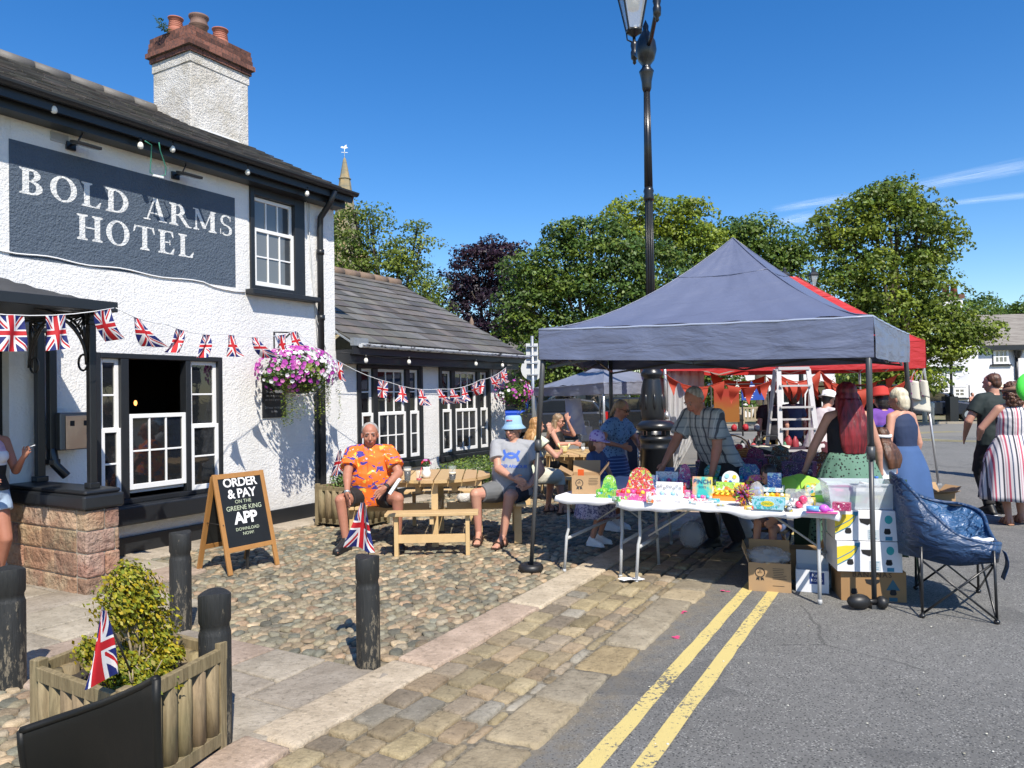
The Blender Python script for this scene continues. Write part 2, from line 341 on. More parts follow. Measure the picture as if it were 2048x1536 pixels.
m_tub = M('clear_tub', (.72, .78, .82), .18, alpha=.45)
m_glassware = M('glassware', (.8, .85, .85), .05, alpha=.16)
m_rubber = M('black_rubber', (.015, .015, .016), .45)
m_chairn = M('navy_polyester', (.022, .055, .13), .42, bump=(0, 1, .05, lambda x: x.noise(5, 3, x.map(x.obj(), (1, 1, 2)), .5, 1.2)))
m_chairin = M('blue_sheen_polyester', (.04, .11, .24), .33, bump=(0, 1, .09, lambda x: x.noise(6, 3, x.map(x.obj(), (1, 2, 1.4)), .5, 1.5)))
m_grille = M('paper', (.75, .76, .68), .7)
def col_noise(a, b, sc=4, lo=.4, hi=.6): return lambda x: x.mix(a, b, x.noise(sc, 4).ramp(lo, hi))
def union(x):
    u, v = x.xyz(x.uv())[:2]; X_ = (v-.5)*1.6; Y_ = u-.5; k = 1/1.6
    d1 = (X_*k-Y_)/sqrt(1+k*k); d2 = (X_*k+Y_)/sqrt(1+k*k)
    white = (d1.abs().mn(d2.abs())).lt(.1); sx = X_.gt(0)
    r1 = (d1*(sx*2-1)+.035).abs().lt(.034); r2 = (d2*(sx*2-1)-.035).abs().lt(.034)
    c = x.mix((.008, .018, .15), (.78, .78, .78), white); c = x.mix(c, (.52, .012, .02), r1.mx(r2))
    c = x.mix(c, (.78, .78, .78), X_.abs().lt(.165).mx(Y_.abs().lt(.155))); return x.mix(c, (.52, .012, .02), X_.abs().lt(.1).mx(Y_.abs().lt(.095)))
m_union = M('union_flag_cloth', rough=.7, fn=union, tl=.25)
def leafm(n, a, b, tl=.28, rough=.5): return M(n, rough=rough, attr=True, fn=lambda x: x.mix(a, b, x.noise(.6, 3).ramp(.35, .65)), tl=tl, spec=.4)
m_bark = M('bark', (.09, .07, .05), .9, var=(6, .4), bump=(14, .8, .05, (2, 2, .4)))
m_purple = M('petal_purple', (.42, .05, .36), .6, tl=.2); m_pink = M('petal_pink', (.62, .2, .45), .6, tl=.2); m_petalw = M('petal_white', (.8, .78, .8), .6, tl=.2); m_redpetal = M('petal_red', (.7, .05, .06), .6, tl=.2)
m_lime = leafm('lime_trailing_leaf', (.3, .34, .05), (.2, .26, .05)); m_gleaf = leafm('green_leaf', (.06, .12, .03), (.1, .16, .04))
m_boxleaf = leafm('box_leaf', (.34, .32, .04), (.16, .2, .025), .22); m_hedge = leafm('hedge_leaf', (.12, .18, .04), (.08, .13, .03), .2)
# ---------------------------------------------------------------- ground
K = V((.4824, .876, 0)); KM = V((.876, -.4824, 0))        # along the kerb, and across it towards the road
KMX = Matrix((( K.x, KM.x, 0, 0), (K.y, KM.y, 0, 0), (0, 0, 1, 0), (0, 0, 0, 1)))
b = MB(); b.add([(-400, -60, -.02), (400, -60, -.02), (400, 700, -.02), (-400, 700, -.02)], [(0, 1, 2, 3)]); tag(b.build('ground', m_verge), kind='structure')
def kpoly(name, pts, z, mat):      # sheet given as (along, across)
    b = MB(); b.add([K*s+KM*a+V((0, 0, z)) for s, a in pts], [tuple(range(len(pts)))])
    if (K*pts[1][0]+KM*pts[1][1]-K*pts[0][0]-KM*pts[0][1]).cross(K*pts[2][0]+KM*pts[2][1]-K*pts[0][0]-KM*pts[0][1]).z < 0: b.f = [f[::-1] for f in b.f]
    return tag(b.build(name, mat), kind='structure')
b = MB(); pts = [K*-3+KM*-1.66, K*-3+KM*14, V((30, 3, 0)), V((60, 24, 0)), V((60, 33.5, 0)), V((21, 33.5, 0)), V((10, 35, 0)), V((-6, 37, 0)), V((-6, 27, 0)), K*13.5+KM*-1.66]
b.add([p+V((0, 0, 0)) for p in pts], [tuple(range(len(pts)))]); tag(b.build('road', m_asphalt), kind='structure')
b = MB(); b.add([V((-14, 26.5, .004)), V((60, 22.5, .004)), V((60, 33.45, .004)), V((21, 33.45, .004)), V((10, 34.95, .004)), V((-14, 37.5, .004))], [(0, 1, 2, 3, 4, 5)]); tag(b.build('side_road', m_faroad), kind='structure')
# pavement bed under cobbles, setts and flags
b = MB(); q = [K*-3+KM*-1.63, K*17+KM*-1.63, K*17+KM*-9, K*-3+KM*-12]; b.add([p+V((0, 0, .008)) for p in q], [(0, 1, 2, 3)]); tag(b.build('pavement_bed', m_grout), kind='structure')
def block(b, c, ax, ay, hx, hy, z0, z1, col, ins=.012, jit=.008, rndc=.02):
    # one stone with a worn, rounded rim
    pts = []
    for sx, sy in ((-1, -1), (1, -1), (1, 1), (-1, 1)):
        jx, jy = rnd.uniform(-jit, jit), rnd.uniform(-jit, jit)
        cx_, cy_ = sx*hx+jx, sy*hy+jy
        a1 = (cx_, cy_-sy*rndc) if sx*sy > 0 else (cx_-sx*rndc, cy_); a2 = (cx_-sx*rndc, cy_) if sx*sy > 0 else (cx_, cy_-sy*rndc)
        pts += [a1, a2]
    mids = []
    for i in range(8):
        p = pts[i]; mids.append(p); q = pts[(i+1) % 8]
        L = math.hypot(q[0]-p[0], q[1]-p[1])
        if L > .09: 
            for k in range(1, int(L/.06)+1): mids.append((p[0]+(q[0]-p[0])*k/(int(L/.06)+1)+rnd.uniform(-1, 1)*jit*.4, p[1]+(q[1]-p[1])*k/(int(L/.06)+1)+rnd.uniform(-1, 1)*jit*.4))
    n = len(mids); tz = [rnd.uniform(-.003, .003) for _ in range(2)]
    def W_(p, k, z): 
        return c+ax*(p[0]*k)+ay*(p[1]*k)+V((0, 0, z+(tz[0]*p[0]/hx+tz[1]*p[1]/hy)))
    kk = 1-ins/min(hx, hy); k2 = 1-2.6*ins/min(hx, hy)
    vs = [W_(p, 1, z0) for p in mids]+[W_(p, 1-.25*ins/min(hx, hy), z1-.008) for p in mids]+[W_(p, kk, z1-.002) for p in mids]+[W_(p, k2, z1) for p in mids]
    fs = [(r*n+i, r*n+(i+1) % n, (r+1)*n+(i+1) % n, (r+1)*n+i) for r in range(3) for i in range(n)]+[tuple(range(3*n, 4*n))]
    b.smooth = True; b.add(vs, fs, col)
def sc_(c, k): return tuple(max(.01, t*k) for t in c)
SETT = [(.37, .32, .20), (.40, .35, .23), (.33, .28, .19), (.32, .28, .22), (.42, .36, .24), (.32, .31, .27), (.37, .30, .21)]
b = MB(); rows = [(-2.585, .175), (-2.41, .17), (-2.24, .165), (-2.075, .125), (-1.95, .07)]
for ri, (a0, w) in enumerate(rows):
    s = -1.5+rnd.random()*.1
    while s < 16:
        L = rnd.uniform(.13, .27)*(1.1 if w > .1 else 1.0); g = .019
        c = K*(s+L/2)+KM*(a0+w/2+rnd.uniform(-.004, .004)); zt = .03+rnd.uniform(-.007, .006)-(.008 if w < .1 else 0)
        block(b, c, K, KM, L/2-g/2, w/2-g/2, 0, zt, sc_(rnd.choice(SETT), rnd.uniform(.6, 1.0)), .008, .008, .011); s += L
tag(b.build('sett_paving', m_stone), kind='structure')
b = MB(); s = -1.6
while s < 16:
    L = rnd.uniform(.32, .68); c = K*(s+L/2)+KM*(-1.745+rnd.uniform(-.012, .012))
    block(b, c, K, KM, L/2-.008, .135+rnd.uniform(-.01, .012), -.01, .022+rnd.uniform(-.004, .006), sc_(rnd.choice([(.40, .33, .20), (.36, .33, .26), (.39, .34, .24), (.35, .33, .28)]), rnd.uniform(.7, .95)), .01, .014, .02); s += L
tag(b.build('gutter_stones', m_stone), kind='structure')
b = MB(); s = -1.2
for L in [1.3, 1.5, .95, 1.15, 1.4, 1.25, 1.3, 1.2, 1.1, 1.4, 1.2, 1.3, 1.3]:
    c = K*(s+L/2)+KM*-2.735; k = rnd.choice([(.47, .42, .34), (.44, .36, .30), (.50, .45, .36), (.46, .41, .34)])
    block(b, c, K, KM, L/2-.004, .145, 0, .04, k, .007, .004, .008); s += L
tag(b.build('kerb_slab', m_stone), kind='structure')
# flagged path to the door and strip by the wall (pub frame)
def inflag(t, y):
    if 2.3 < t < 3.42 and y > -4.66: return True
    if 2.3 < t < 3.95 and y > -2.75: return True
    if 2.3 < t < 4.7 and y > -1.5: return True
    if t > 2.3 and y > -.42: return True
    return False
b = MB(); y = -4.66
flags_rows = [.52, .45, .48, .42, .5, .4, .52, .48, .5, .45]
def wl(t, y, z=0): return PM @ V((t, y, z))
for ri, h in enumerate(flags_rows):
    t = 2.3; tend = 3.42 if y < -2.75 else (3.95 if y < -1.5 else 4.7)
    while t < tend-.05:
        L = min(rnd.uniform(.42, .8), tend-t)
        if tend-t-L < .2: L = tend-t
        block(b, wl(t+L/2, y+h/2), PD, PN, L/2-.005, h/2-.005, 0, .036+rnd.uniform(-.003, .003), sc_(rnd.choice([(.34, .32, .28), (.30, .28, .25), (.36, .30, .26), (.38, .36, .31)]), rnd.uniform(.9, 1.1)), .007, .004, .008); t += L
    y += h
t = 4.7
while t < 13:
    L = rnd.uniform(.5, .9); block(b, wl(t+L/2, -.21), PD, PN, L/2-.005, .205, 0, .04, sc_((.4, .37, .32), rnd.uniform(.9, 1.1)), .007, .004, .008); t += L
tag(b.build('flagstones', m_stone), kind='structure')
# cobbles: every pebble modelled
PEB = [(.30, .28, .22), (.24, .24, .20), (.37, .32, .24), (.42, .35, .26), (.26, .27, .23), (.20, .22, .20), (.36, .28, .21), (.33, .31, .26), (.30, .26, .20), (.26, .26, .21), (.48, .42, .32), (.18, .19, .17), (.32, .31, .24)]
b = MB(); vs = []; fs = []; cs = []
row = 0; yy = -6.3
while yy < 0:
    tt = 1.0+(.055 if row % 2 else 0)
    while tt < 15.5:
        t = tt+rnd.uniform(-.02, .02); y = yy+rnd.uniform(-.017, .017); tt += rnd.uniform(.082, .118)
        w = wl(t, y); off = w.dot(KM)
        if off > -2.93 or inflag(t, y) or w.y < 2.5: continue
        ax, ay = rnd.uniform(.045, .066), rnd.uniform(.037, .05); rot = PUB_RZ+rnd.uniform(-.35, .35)+(1.57 if rnd.random() < .12 else 0); hh = rnd.uniform(.014, .026); n = 9
        base = len(vs); sup = [rnd.uniform(.78, 1.16) for _ in range(n)]; tx, ty = rnd.uniform(-.12, .12), rnd.uniform(-.12, .12)
        for r, z in ((1.0, .0), (.95, .6), (.72, .93)):
            for k in range(n):
                a = 2*pi*k/n; dx = ax*r*sup[k]*cos(a); dy = ay*r*sup[k]*sin(a)
                vs.append((w.x+dx*cos(rot)-dy*sin(rot), w.y+dx*sin(rot)+dy*cos(rot), .008+hh*z+dx*tx+dy*ty))
        vs.append((w.x, w.y, .008+hh))
        for r in range(2):
            for k in range(n): fs.append((base+r*n+k, base+r*n+(k+1) % n, base+(r+1)*n+(k+1) % n, base+(r+1)*n+k))
        for k in range(n): fs.append((base+2*n+k, base+2*n+(k+1) % n, base+3*n))
        c = sc_(rnd.choice(PEB), rnd.uniform(.55, 1.12)); cs += [c]*(3*n)
    yy += .08; row += 1
b.v = vs; b.f = [list(f) for f in fs]; b.c = cs; b.m = [0]*len(fs); b.sm = [True]*len(fs); b.uv = [None]*len(fs)
tag(b.build('cobbles', m_pebble), kind='structure')
# double yellow lines
for a0 in (-1.515*.876, -1.28*.876):
    b = MB(); 
    n = 60; L = sub(-2, 9.5, n)
    lo = [K*s+KM*(a0-.045+rnd.uniform(-.004, .004))+V((0, 0, .004)) for s in L]; hi = [K*s+KM*(a0+.045+rnd.uniform(-.004, .004))+V((0, 0, .004)) for s in L]
    b.add(lo+hi, [(i+1, i, n+1+i, n+2+i)[::-1] for i in range(n)]); b.f = [f[::-1] if (V(b.v[f[1]])-V(b.v[f[0]])).cross(V(b.v[f[2]])-V(b.v[f[0]])).z < 0 else f for f in b.f]
    tag(b.build('yellow_line', m_yellow), kind='structure')
# far kerb, verge and the curved yellow line across the road
b = MB(); pts = [V((60, 33.5, 0)), V((21, 33.5, 0)), V((10, 35, 0)), V((-14, 37.7, 0))]
for p, q in zip(pts, pts[1:]): b.beam(p+V((0, .08, .03)), q+V((0, .08, .03)), .16, .14)
tag(b.build('kerb', m_mortar), kind='structure')
b = MB(); c = G(2075, 872)
for r in (2.6, 2.95):
    a = [radians(t) for t in range(100, 265, 8)]
    vs = [c+V((cos(t)*rr*1.6, sin(t)*rr*1.1, .009)) for t in a for rr in (r, r+.1)]
    b.add(vs, [(2*i, 2*i+1, 2*i+3, 2*i+2) for i in range(len(a)-1)])
tag(b.build('road_marking', M('old_yellow_paint', (.45, .38, .14), .8)), kind='structure')
b = MB()
for i in range(26):
    p = G(rnd.uniform(1180, 2040), rnd.uniform(1180, 1530), .006); r = rnd.uniform(.004, .009); b.smooth = False
    b.ell(p, (r, r*.7, r*.5), 5, 3, rnd.choice([(.7, .68, .6), (.5, .48, .4), (.3, .28, .22)]))
tag(b.build('road_grit', M('grit', attr=True, col=(1, 1, 1), rough=.9)), 'scattered pale grit on the asphalt', 'grit', kind='stuff')
for i, (u, v) in enumerate(((1365, 1226), (1352, 1277), (1449, 1183))):
    b = MB(); n = 9
    for k in range(3): b.prism([(cos(2*pi*j/n)*.02*rnd.uniform(.5, 1.2), sin(2*pi*j/n)*.012*rnd.uniform(.5, 1.2)) for j in range(n)], .002, (rnd.uniform(-.02, .02), rnd.uniform(-.015, .015), .003+.004*k))
    o = b.build('petal_litter', M('pink_scrap', (.7, .08, .22), .6)); o.location = G(u, v)
    tag(o, ['crumpled pink scrap at the edge of the gutter stones, beside the yellow line', 'small pink scrap on the asphalt nearest the camera by the gutter stones', 'pink scrap on the road just ahead of the brown ribbon-printed box'][i], 'litter')
# ---------------------------------------------------------------- the pub
pub = T('public_house', 'white roughcast pub with black trim, slate roofs and large painted name sign', 'pub', P0, PUB_RZ)
TE = 7.886; TX = 12.54; WT = 4.34
def tz(u, v, y=0): p = PL(u, v, y); return p.x, p.z
def wallquads(b, x0, x1, z0, z1, holes, y=0, rev=.12):
    xs = sorted({x0, x1, *[h[0] for h in holes], *[h[1] for h in holes]}); zs = sorted({z0, z1, *[h[2] for h in holes], *[h[3] for h in holes]})
    for i in range(len(xs)-1):
        for j in range(len(zs)-1):
            cx_, cz = (xs[i]+xs[i+1])/2, (zs[j]+zs[j+1])/2
            if any(h[0] < cx_ < h[1] and h[2] < cz < h[3] for h in holes): continue
            b.add([(xs[i], y, zs[j]), (xs[i+1], y, zs[j]), (xs[i+1], y, zs[j+1]), (xs[i], y, zs[j+1])], [(0, 1, 2, 3)])
    for a, c, e, f in holes:
        b.add([(a, y, e), (a, y, f), (a, y+rev, f), (a, y+rev, e)], [(0, 1, 2, 3)]); b.add([(c, y, f), (c, y, e), (c, y+rev, e), (c, y+rev, f)], [(0, 1, 2, 3)])
        b.add([(a, y, f), (c, y, f), (c, y+rev, f), (a, y+rev, f)], [(0, 1, 2, 3)]); b.add([(c, y, e), (a, y, e), (a, y+rev, e), (c, y+rev, e)], [(0, 1, 2, 3)])
LW = (tz(189, 705)[0], tz(443, 712)[0], .56, 2.14)       # lower window opening
UW = (tz(498, 400)[0], tz(606, 400)[0], 3.06, WT-.02)
E1 = (tz(716, 740)[0], tz(841, 740)[0], .62, 2.12); E2 = (tz(879, 740)[0], tz(977, 740)[0], .62, 2.12)
DR = (2.35, 3.63, 0.0, 2.15)
b = MB(); wallquads(b, -2, TE, 0, WT, [LW, UW, DR])
b.add([(TE, 0, 0), (TE, 5.2, 0), (TE, 5.2, WT), (TE, 2.6, 5.75), (TE, 0, WT)], [(0, 1, 2, 3, 4)]); b.add([(-2, 0, 0), (-2, 5.2, 0), (-2, 5.2, WT), (-2, 2.6, 5.75), (-2, 0, WT)], [(4, 3, 2, 1, 0)])
b.add([(TE, 5.2, 0), (-2, 5.2, 0), (-2, 5.2, WT), (TE, 5.2, WT)], [(0, 1, 2, 3)])
b.build('wall', m_render, pub)
b = MB(); wallquads(b, TE+.002, TX, 0, 2.3, [E1, E2], y=.0)
b.add([(TX, 0, 0), (TX, 5.5, 0), (TX, 5.5, 2.3), (TX, 2.757, 3.9), (TX, 0, 2.3)], [(0, 1, 2, 3, 4)])
b.build('extension_wall', m_render, pub)
b = MB(); b.b2((-2, -.03, 0), (DR[0]-.05, 0, .24)); b.b2((DR[1]+.05, -.03, 0), (TE-.3, 0, .22)); b.b2((TE+.12, -.025, 0), (TX+.02, -.001, .2)); b.build('plinth', m_black, pub, bev=.008)
b = MB(); b.b2((DR[0], .6, 0), (DR[1], .64, 2.15)); b.b2((DR[0], .12, 0), (DR[0]+.06, .6, 2.15)); b.b2((DR[1]-.06, .12, 0), (DR[1], .6, 2.15)); b.b2((DR[0], .12, 2.1), (DR[1], .6, 2.15)); b.build('doorway', m_dark, pub)
# dark rooms behind the windows
b = MB(); b.b2((LW[0]-.4, 1.9, .2), (LW[1]+.6, 2.0, 2.5)); b.b2((LW[0]-.4, .3, 2.45), (LW[1]+.6, 1.9, 2.5)); b.b2((LW[0]-.4, .3, .2), (LW[1]+.6, 1.9, .25)); b.b2((LW[0]-.45, .3, .2), (LW[0]-.4, 2, 2.5)); b.b2((LW[1]+.6, .3, .2), (LW[1]+.65, 2, 2.5))
b.build('room', m_dark, pub)
b = MB(); b.ell(PL(271, 806, 1.5), (.02, .02, .035)); b.build('wall_lamp', M('warm_lamp', (.9, .5, .2), .5, emit=((1, .42, .12), 2.2)), pub)
def sash(par, x0, x1, z0, z1, y, cols, rows, fw=.045, bw=.02, glass=True, gm=None, zs=None):
    b = MB(); d = .045
    b.b2((x0, y, z0), (x0+fw, y+d, z1)); b.b2((x1-fw, y, z0), (x1, y+d, z1)); b.b2((x0+fw, y, z0), (x1-fw, y+d, z0+fw*1.25)); b.b2((x0+fw, y, z1-fw), (x1-fw, y+d, z1))
    for i in range(1, cols):
        c = x0+fw+(x1-x0-2*fw)*i/cols; b.b2((c-bw/2, y+.006, z0+fw*1.25), (c+bw/2, y+d-.006, z1-fw))
    for j in range(1, rows):
        c = z0+fw*1.25+(z1-z0-2.25*fw)*j/rows; b.b2((x0+fw, y+.009, c-bw/2), (x1-fw, y+d-.009, c+bw/2))
    o = b.build('sash', m_white, par, bev=.004)
    if glass:
        g = MB(); g.b2((x0+fw-.004, y+d/2-.002, z0+fw), (x1-fw+.004, y+d/2+.002, z1-fw+.004)); g.build('pane', gm or m_glass, par)
def window3(h, split, us, sillout=.12):
    x0, x1, z0, z1 = h; w = bpy.data.objects.new('window', None); COL.objects.link(w); w.parent = pub
    b = MB(); fb = .055; y = -.018
    b.b2((x0, y, z0), (x0+fb, .1, z1)); b.b2((x1-fb, y, z0), (x1, .1, z1)); b.b2((x0+fb, y, z1-fb), (x1-fb, .1, z1)); b.b2((x0+fb, y, z0), (x1-fb, .1, z0+.05))
    m1, m2 = us[1], us[2]
    for a, c in ((m1[0], m1[1]), (m2[0], m2[1])): b.b2((a, y+.004, z0+.05), (c, .1, z1-fb))
    b.build('frame', m_black, w, bev=.006)
    b = MB(); b.b2((x0-.05, -sillout, z0-.1), (x1+.05, .05, z0-.002)); b.build('sill', m_black, w, bev=.01)
    return w, x0+fb, x1-fb, z0+.05, z1-fb
# lower window: the middle sash is slid down, its opening dark
ut = lambda u: tz(u, 800)[0]
w, a, c, z0, z1 = window3(LW, 1.33, (0, (ut(241), ut(257)), (ut(371), ut(381))))
b = MB(); b.b2((ut(236)-.4, -.17, .36), (LW[1]+.06, -.001, .55)); b.build('stone_sill', m_black, w, bev=.015)
zm = 1.33
for p, q in ((a, ut(241)), (ut(381), c)):
    sash(w, p, q, zm-.02, z1, .03, 1, 2); sash(w, p, q, z0, zm+.03, -.004, 1, 2)
sash(w, ut(257), ut(371), .70, 1.5, -.004, 3, 2); sash(w, ut(257), ut(371), .66, 1.42, .045, 3, 2)
for k, (u0, u1, v0, v1) in enumerate(((200, 215, 880, 950),)):
    p = PL(u0, v1, .02); q = PL(u1, v0, .02); b = MB(); b.b2((p.x, .018, p.z), (q.x, .021, q.z)); b.build('poster', M('poster_blue_white', fn=lambda x: x.mix((.6, .62, .66), (.05, .1, .25), x.noise(14, 2).gt(.52))), w)
for h in (E1, E2):
    L = h[1]-h[0]; w, a, c, z0, z1 = window3(h, 1.37, (0, (h[0]+L*.215, h[0]+L*.285), (h[0]+L*.735, h[0]+L*.80)))
    for p, q, n in ((a, h[0]+L*.215, 1), (h[0]+L*.285, h[0]+L*.735, 3), (h[0]+L*.80, c, 1)):
        sash(w, p, q, 1.35, z1, .03, n, 2); sash(w, p, q, z0, 1.40, -.004, n, 2)
# upper window
w = bpy.data.objects.new('window', None); COL.objects.link(w); w.parent = pub
x0, x1, z0, z1 = UW; a = ut(507); c = ut(587)
a = PL(507, 480, 0).x; c = PL(587, 480, 0).x
b = MB(); b.b2((x0, -.03, z0-.06), (a, .1, z1)); b.b2((c, -.03, z0-.06), (x1, .1, z1)); b.b2((a, -.03, 4.19), (c, .1, z1)); b.b2((a, -.03, z0-.06), (c, .1, z0+.0)); b.build('frame', m_black, w, bev=.006)
b = MB(); b.b2((x0-.07, -.14, z0-.13), (x1+.17, .05, z0-.062)); b.build('sill', m_black, w, bev=.01)
zt = 4.185; zb = z0+.002; zm = zb+(zt-zb)*.62
m_glass2 = M('sky_reflection_glass', rough=.05, spec=1.0, fn=lambda x: x.mix((.16, .17, .17), (.05, .055, .06), x.xyz()[0].gt(PL(571, 480, 0).x)), bump=(2, .05, .02))  # grey sky reflection painted into the pane colour, darker at the right
sash(w, a, c, zm-.02, zt, .03, 3, 1, gm=m_glass2); sash(w, a, c, zb, zm+.03, -.004, 3, 2, gm=m_glass2)
# painted sign
sx0, sx1 = tz(18, 400)[0], tz(470, 480)[0]; sz0, sz1 = 3.0, 4.09
sg = MB(); sg.b2((sx0, -.004, sz0), (sx1, -.0002, sz1)); sgn = sg.build('painted_sign', m_signblue, pub)
def glyph(ch):
    q = []; th = .19; tn = .075; se = .055
    def R(a, c, e, f): q.append([(a, c), (e, c), (e, f), (a, f)])
    def stem(x, w=th, z0=0, z1=1, s=(1, 1)):
        R(x, z0, x+w, z1)
        for yy, on, d in ((z0, s[0], 1), (z1, s[1], -1)):
            if on: q.append([(x-.085, yy), (x+w+.085, yy), (x+w+.085, yy+d*se), (x+w, yy+d*(se+.05)), (x, yy+d*(se+.05)), (x-.085, yy+d*se)])
    def arc(cx, cy, rx, ry, a0, a1, T=th, N=tn, n=18):
        o = []; i = []
        for k in range(n+1):
            t = radians(a0+(a1-a0)*k/n); o.append((cx+rx*cos(t), cy+ry*sin(t))); i.append((cx+(rx-T)*cos(t), cy+(ry-N)*sin(t)))
        for k in range(n): q.append([o[k], o[k+1], i[k+1], i[k]])
    def line(x0, y0, x1, y1, w): q.append([(x0-w/2, y0), (x0+w/2, y0), (x1+w/2, y1), (x1-w/2, y1)])
    if ch == 'B': stem(.09); R(.24, .945, .36, 1); R(.24, .49, .36, .545); R(.24, 0, .36, .055); arc(.35, .765, .27, .235, -90, 90); arc(.35, .27, .33, .27, -90, 90); w = .76
    if ch == 'O': arc(.43, .5, .42, .52, 0, 360, n=40); w = .86
    if ch == 'L': stem(.09); R(.24, 0, .6, .055); q.append([(.6, 0), (.66, .26), (.62, .26), (.48, .055), (.48, 0)]); w = .68
    if ch == 'D': stem(.09); R(.24, .945, .36, 1); R(.24, 0, .36, .055); arc(.34, .5, .47, .5, -90, 90, n=26); w = .86
    if ch == 'A': line(.1, 0, .4, 1.02, .06); line(.72, 0, .43, 1.02, .17); R(.22, .3, .6, .35); R(-.03, 0, .23, se); R(.56, 0, .88, se); w = .84
    if ch == 'R': stem(.09); R(.24, .945, .36, 1); R(.24, .46, .36, .515); arc(.35, .73, .3, .27, -90, 90); line(.78, 0, .44, .5, .17); R(.68, 0, .92, se); w = .86
    if ch == 'M': stem(.1, .07, s=(1, 0)); stem(.76, th, s=(1, 0)); line(.5, .12, .15, 1, .16); line(.5, .12, .82, 1, .055); R(.0, .955, .2, 1); R(.76, .955, 1.0, 1); w = 1.02
    if ch == 'H': stem(.09); stem(.6); R(.24, .47, .6, .53); w = .86
    if ch == 'T': stem(.34, s=(1, 0)); R(.04, .94, .79, 1); q.append([(.04, 1), (.0, .72), (.04, .72), (.12, .94)]); q.append([(.79, 1), (.83, .72), (.79, .72), (.71, .94)]); w = .82
    if ch == 'E': stem(.09); R(.24, .945, .6, 1); R(.24, 0, .62, .055); R(.24, .48, .48, .53); q.append([(.6, 1), (.63, .74), (.6, .74), (.5, .945)]); q.append([(.62, 0), (.68, .28), (.64, .28), (.5, .055)]); R(.46, .4, .5, .61); w = .7
    if ch == 'S': arc(.33, .74, .26, .27, 40, 270, .11, .07); arc(.33, .26, .28, .27, -140, 90, .13, .07); R(.5, .72, .54, .96); R(.05, .04, .09, .3); w = .62
    if ch == ' ': w = .28
    return q, w
def word(b, s, x, z, h, spx=.13, yb=-.0045, wid=None):
    tot = sum(glyph(c)[1]+spx for c in s)-spx; sc = h if wid is None else h; k = 0; fx = (wid/(tot*h)) if wid else 1
    for ch in s:
        q, w = glyph(ch)
        for poly in q:
            k += 1; pts = [(x+px*h*fx, z+pz*h) for px, pz in poly]; A = sum(pts[i][0]*pts[(i+1) % len(pts)][1]-pts[(i+1) % len(pts)][0]*pts[i][1] for i in range(len(pts)))
            if A < 0: pts = pts[::-1]
            b.add([(px, yb-.00012*(k % 23), pz) for px, pz in pts], [tuple(range(len(pts)))])
        x += (w+spx)*h*fx
b = MB(); p = PL(38, 385); q = PL(464, 468); h1 = .245
word(b, 'BOLD ARMS', p.x, p.z, h1, wid=q.x-p.x)
p = PL(153, 476); q = PL(388, 516); word(b, 'HOTEL', p.x, p.z-.005, .255, wid=q.x-p.x); b.build('lettering', m_letter, sgn)
# roofs: real slates in courses
def slates(b, t0, t1, y0, z0, y1, z1, n, w, eave=.012, cut=None):
    d = V((0, y1-y0, z1-z0)); L = d.length; d.normalize(); nrm = V((0, -d.z, d.y)); 
    for i in range(n):
        s0 = L*i/n; s1 = L*(i+1)/n+.05; t = t0-rnd.random()*w*(i % 2)
        while t < t1:
            a, c = max(t, t0), min(t+w*rnd.uniform(.92, 1.06), t1); t = c if c > a else t+w
            if c-a < .03: continue
            e = rnd.uniform(0, .006); lift0 = .022+e; lift1 = .004+e*.3; k = rnd.uniform(.62, 1.25); col = (k*rnd.uniform(.95, 1.1), k, k*rnd.uniform(.9, 1.05))
            o = V((0, y0, z0)); s0j = s0-rnd.uniform(0, .012)
            A = [V((a+.003, 0, 0))+o+d*s0j+nrm*lift0, V((c-.003, 0, 0))+o+d*s0j+nrm*lift0, V((c-.003, 0, 0))+o+d*s1+nrm*lift1, V((a+.003, 0, 0))+o+d*s1+nrm*lift1]
            B = [p-nrm*.014 for p in A]
            b.add(A+B, [(0, 1, 2, 3), (4, 5, 1, 0), (1, 5, 6, 2), (3, 7, 4, 0), (4, 7, 6, 5)], col)
RE = 4.53; RR = 5.93; GE = TE+.07
b = MB(); slates(b, -2.1, GE-.02, -.30, RE-.03, 2.6, RR, 15, .26)
slates(b, -2.1, GE-.02, 5.6, RE, 2.6, RR, 6, .6); rf = b.build('roof', m_slate, pub)
b = MB(); b.add([(-2, -.28, RE-.05), (GE-.04, -.28, RE-.05), (GE-.04, 2.6, RR-.04), (-2, 2.6, RR-.04)], [(0, 1, 2, 3)]); b.add([(-2, 5.5, RE-.05), (TE-.04, 5.5, RE-.05), (TE-.04, 2.6, RR-.04), (-2, 2.6, RR-.04)], [(3, 2, 1, 0)])
b.b2((-2, -.265, RE-.15), (GE-.04, 0, RE-.11)); b.b2((-2, -.30, RE-.17), (GE-.02, -.265, RE-.04)); b.b2((-2, -.2, RE-.24), (GE-.05, -.001, RE-.152))
b.beam((GE, -.30, RE-.09), (GE, 2.6, RR-.08), .04, .13); b.build('eaves_board', m_black, rf)
b = MB(); t = -2
while t < TE+.1:
    b.tube([(t, 2.6, RR-.01), (t+.43, 2.6, RR-.01)], .1, 10); t += .45
b.build('ridge_tiles', m_slate, rf)
def gutter(b, t0, t1, y, z, r=.06):
    n = 8; a = [pi+pi*k/n for k in range(n+1)]; vs = [(t, y+r*cos(q), z+r*sin(q)) for t in (t0, t1) for q in a]
    b.add(vs, [(k, k+1, n+2+k, n+1+k) for k in range(n)])
    for t in (t0, t1): b.prism([(r*cos(q), r*sin(q)) for q in a], .004, (t, y, z), ((0, 1, 0), (0, 0, 1), (1, 0, 0)))
b = MB(); gutter(b, -2, GE+.02, -.345, RE-.035, .052); b.build('gutter', m_black, rf, thick=.006)
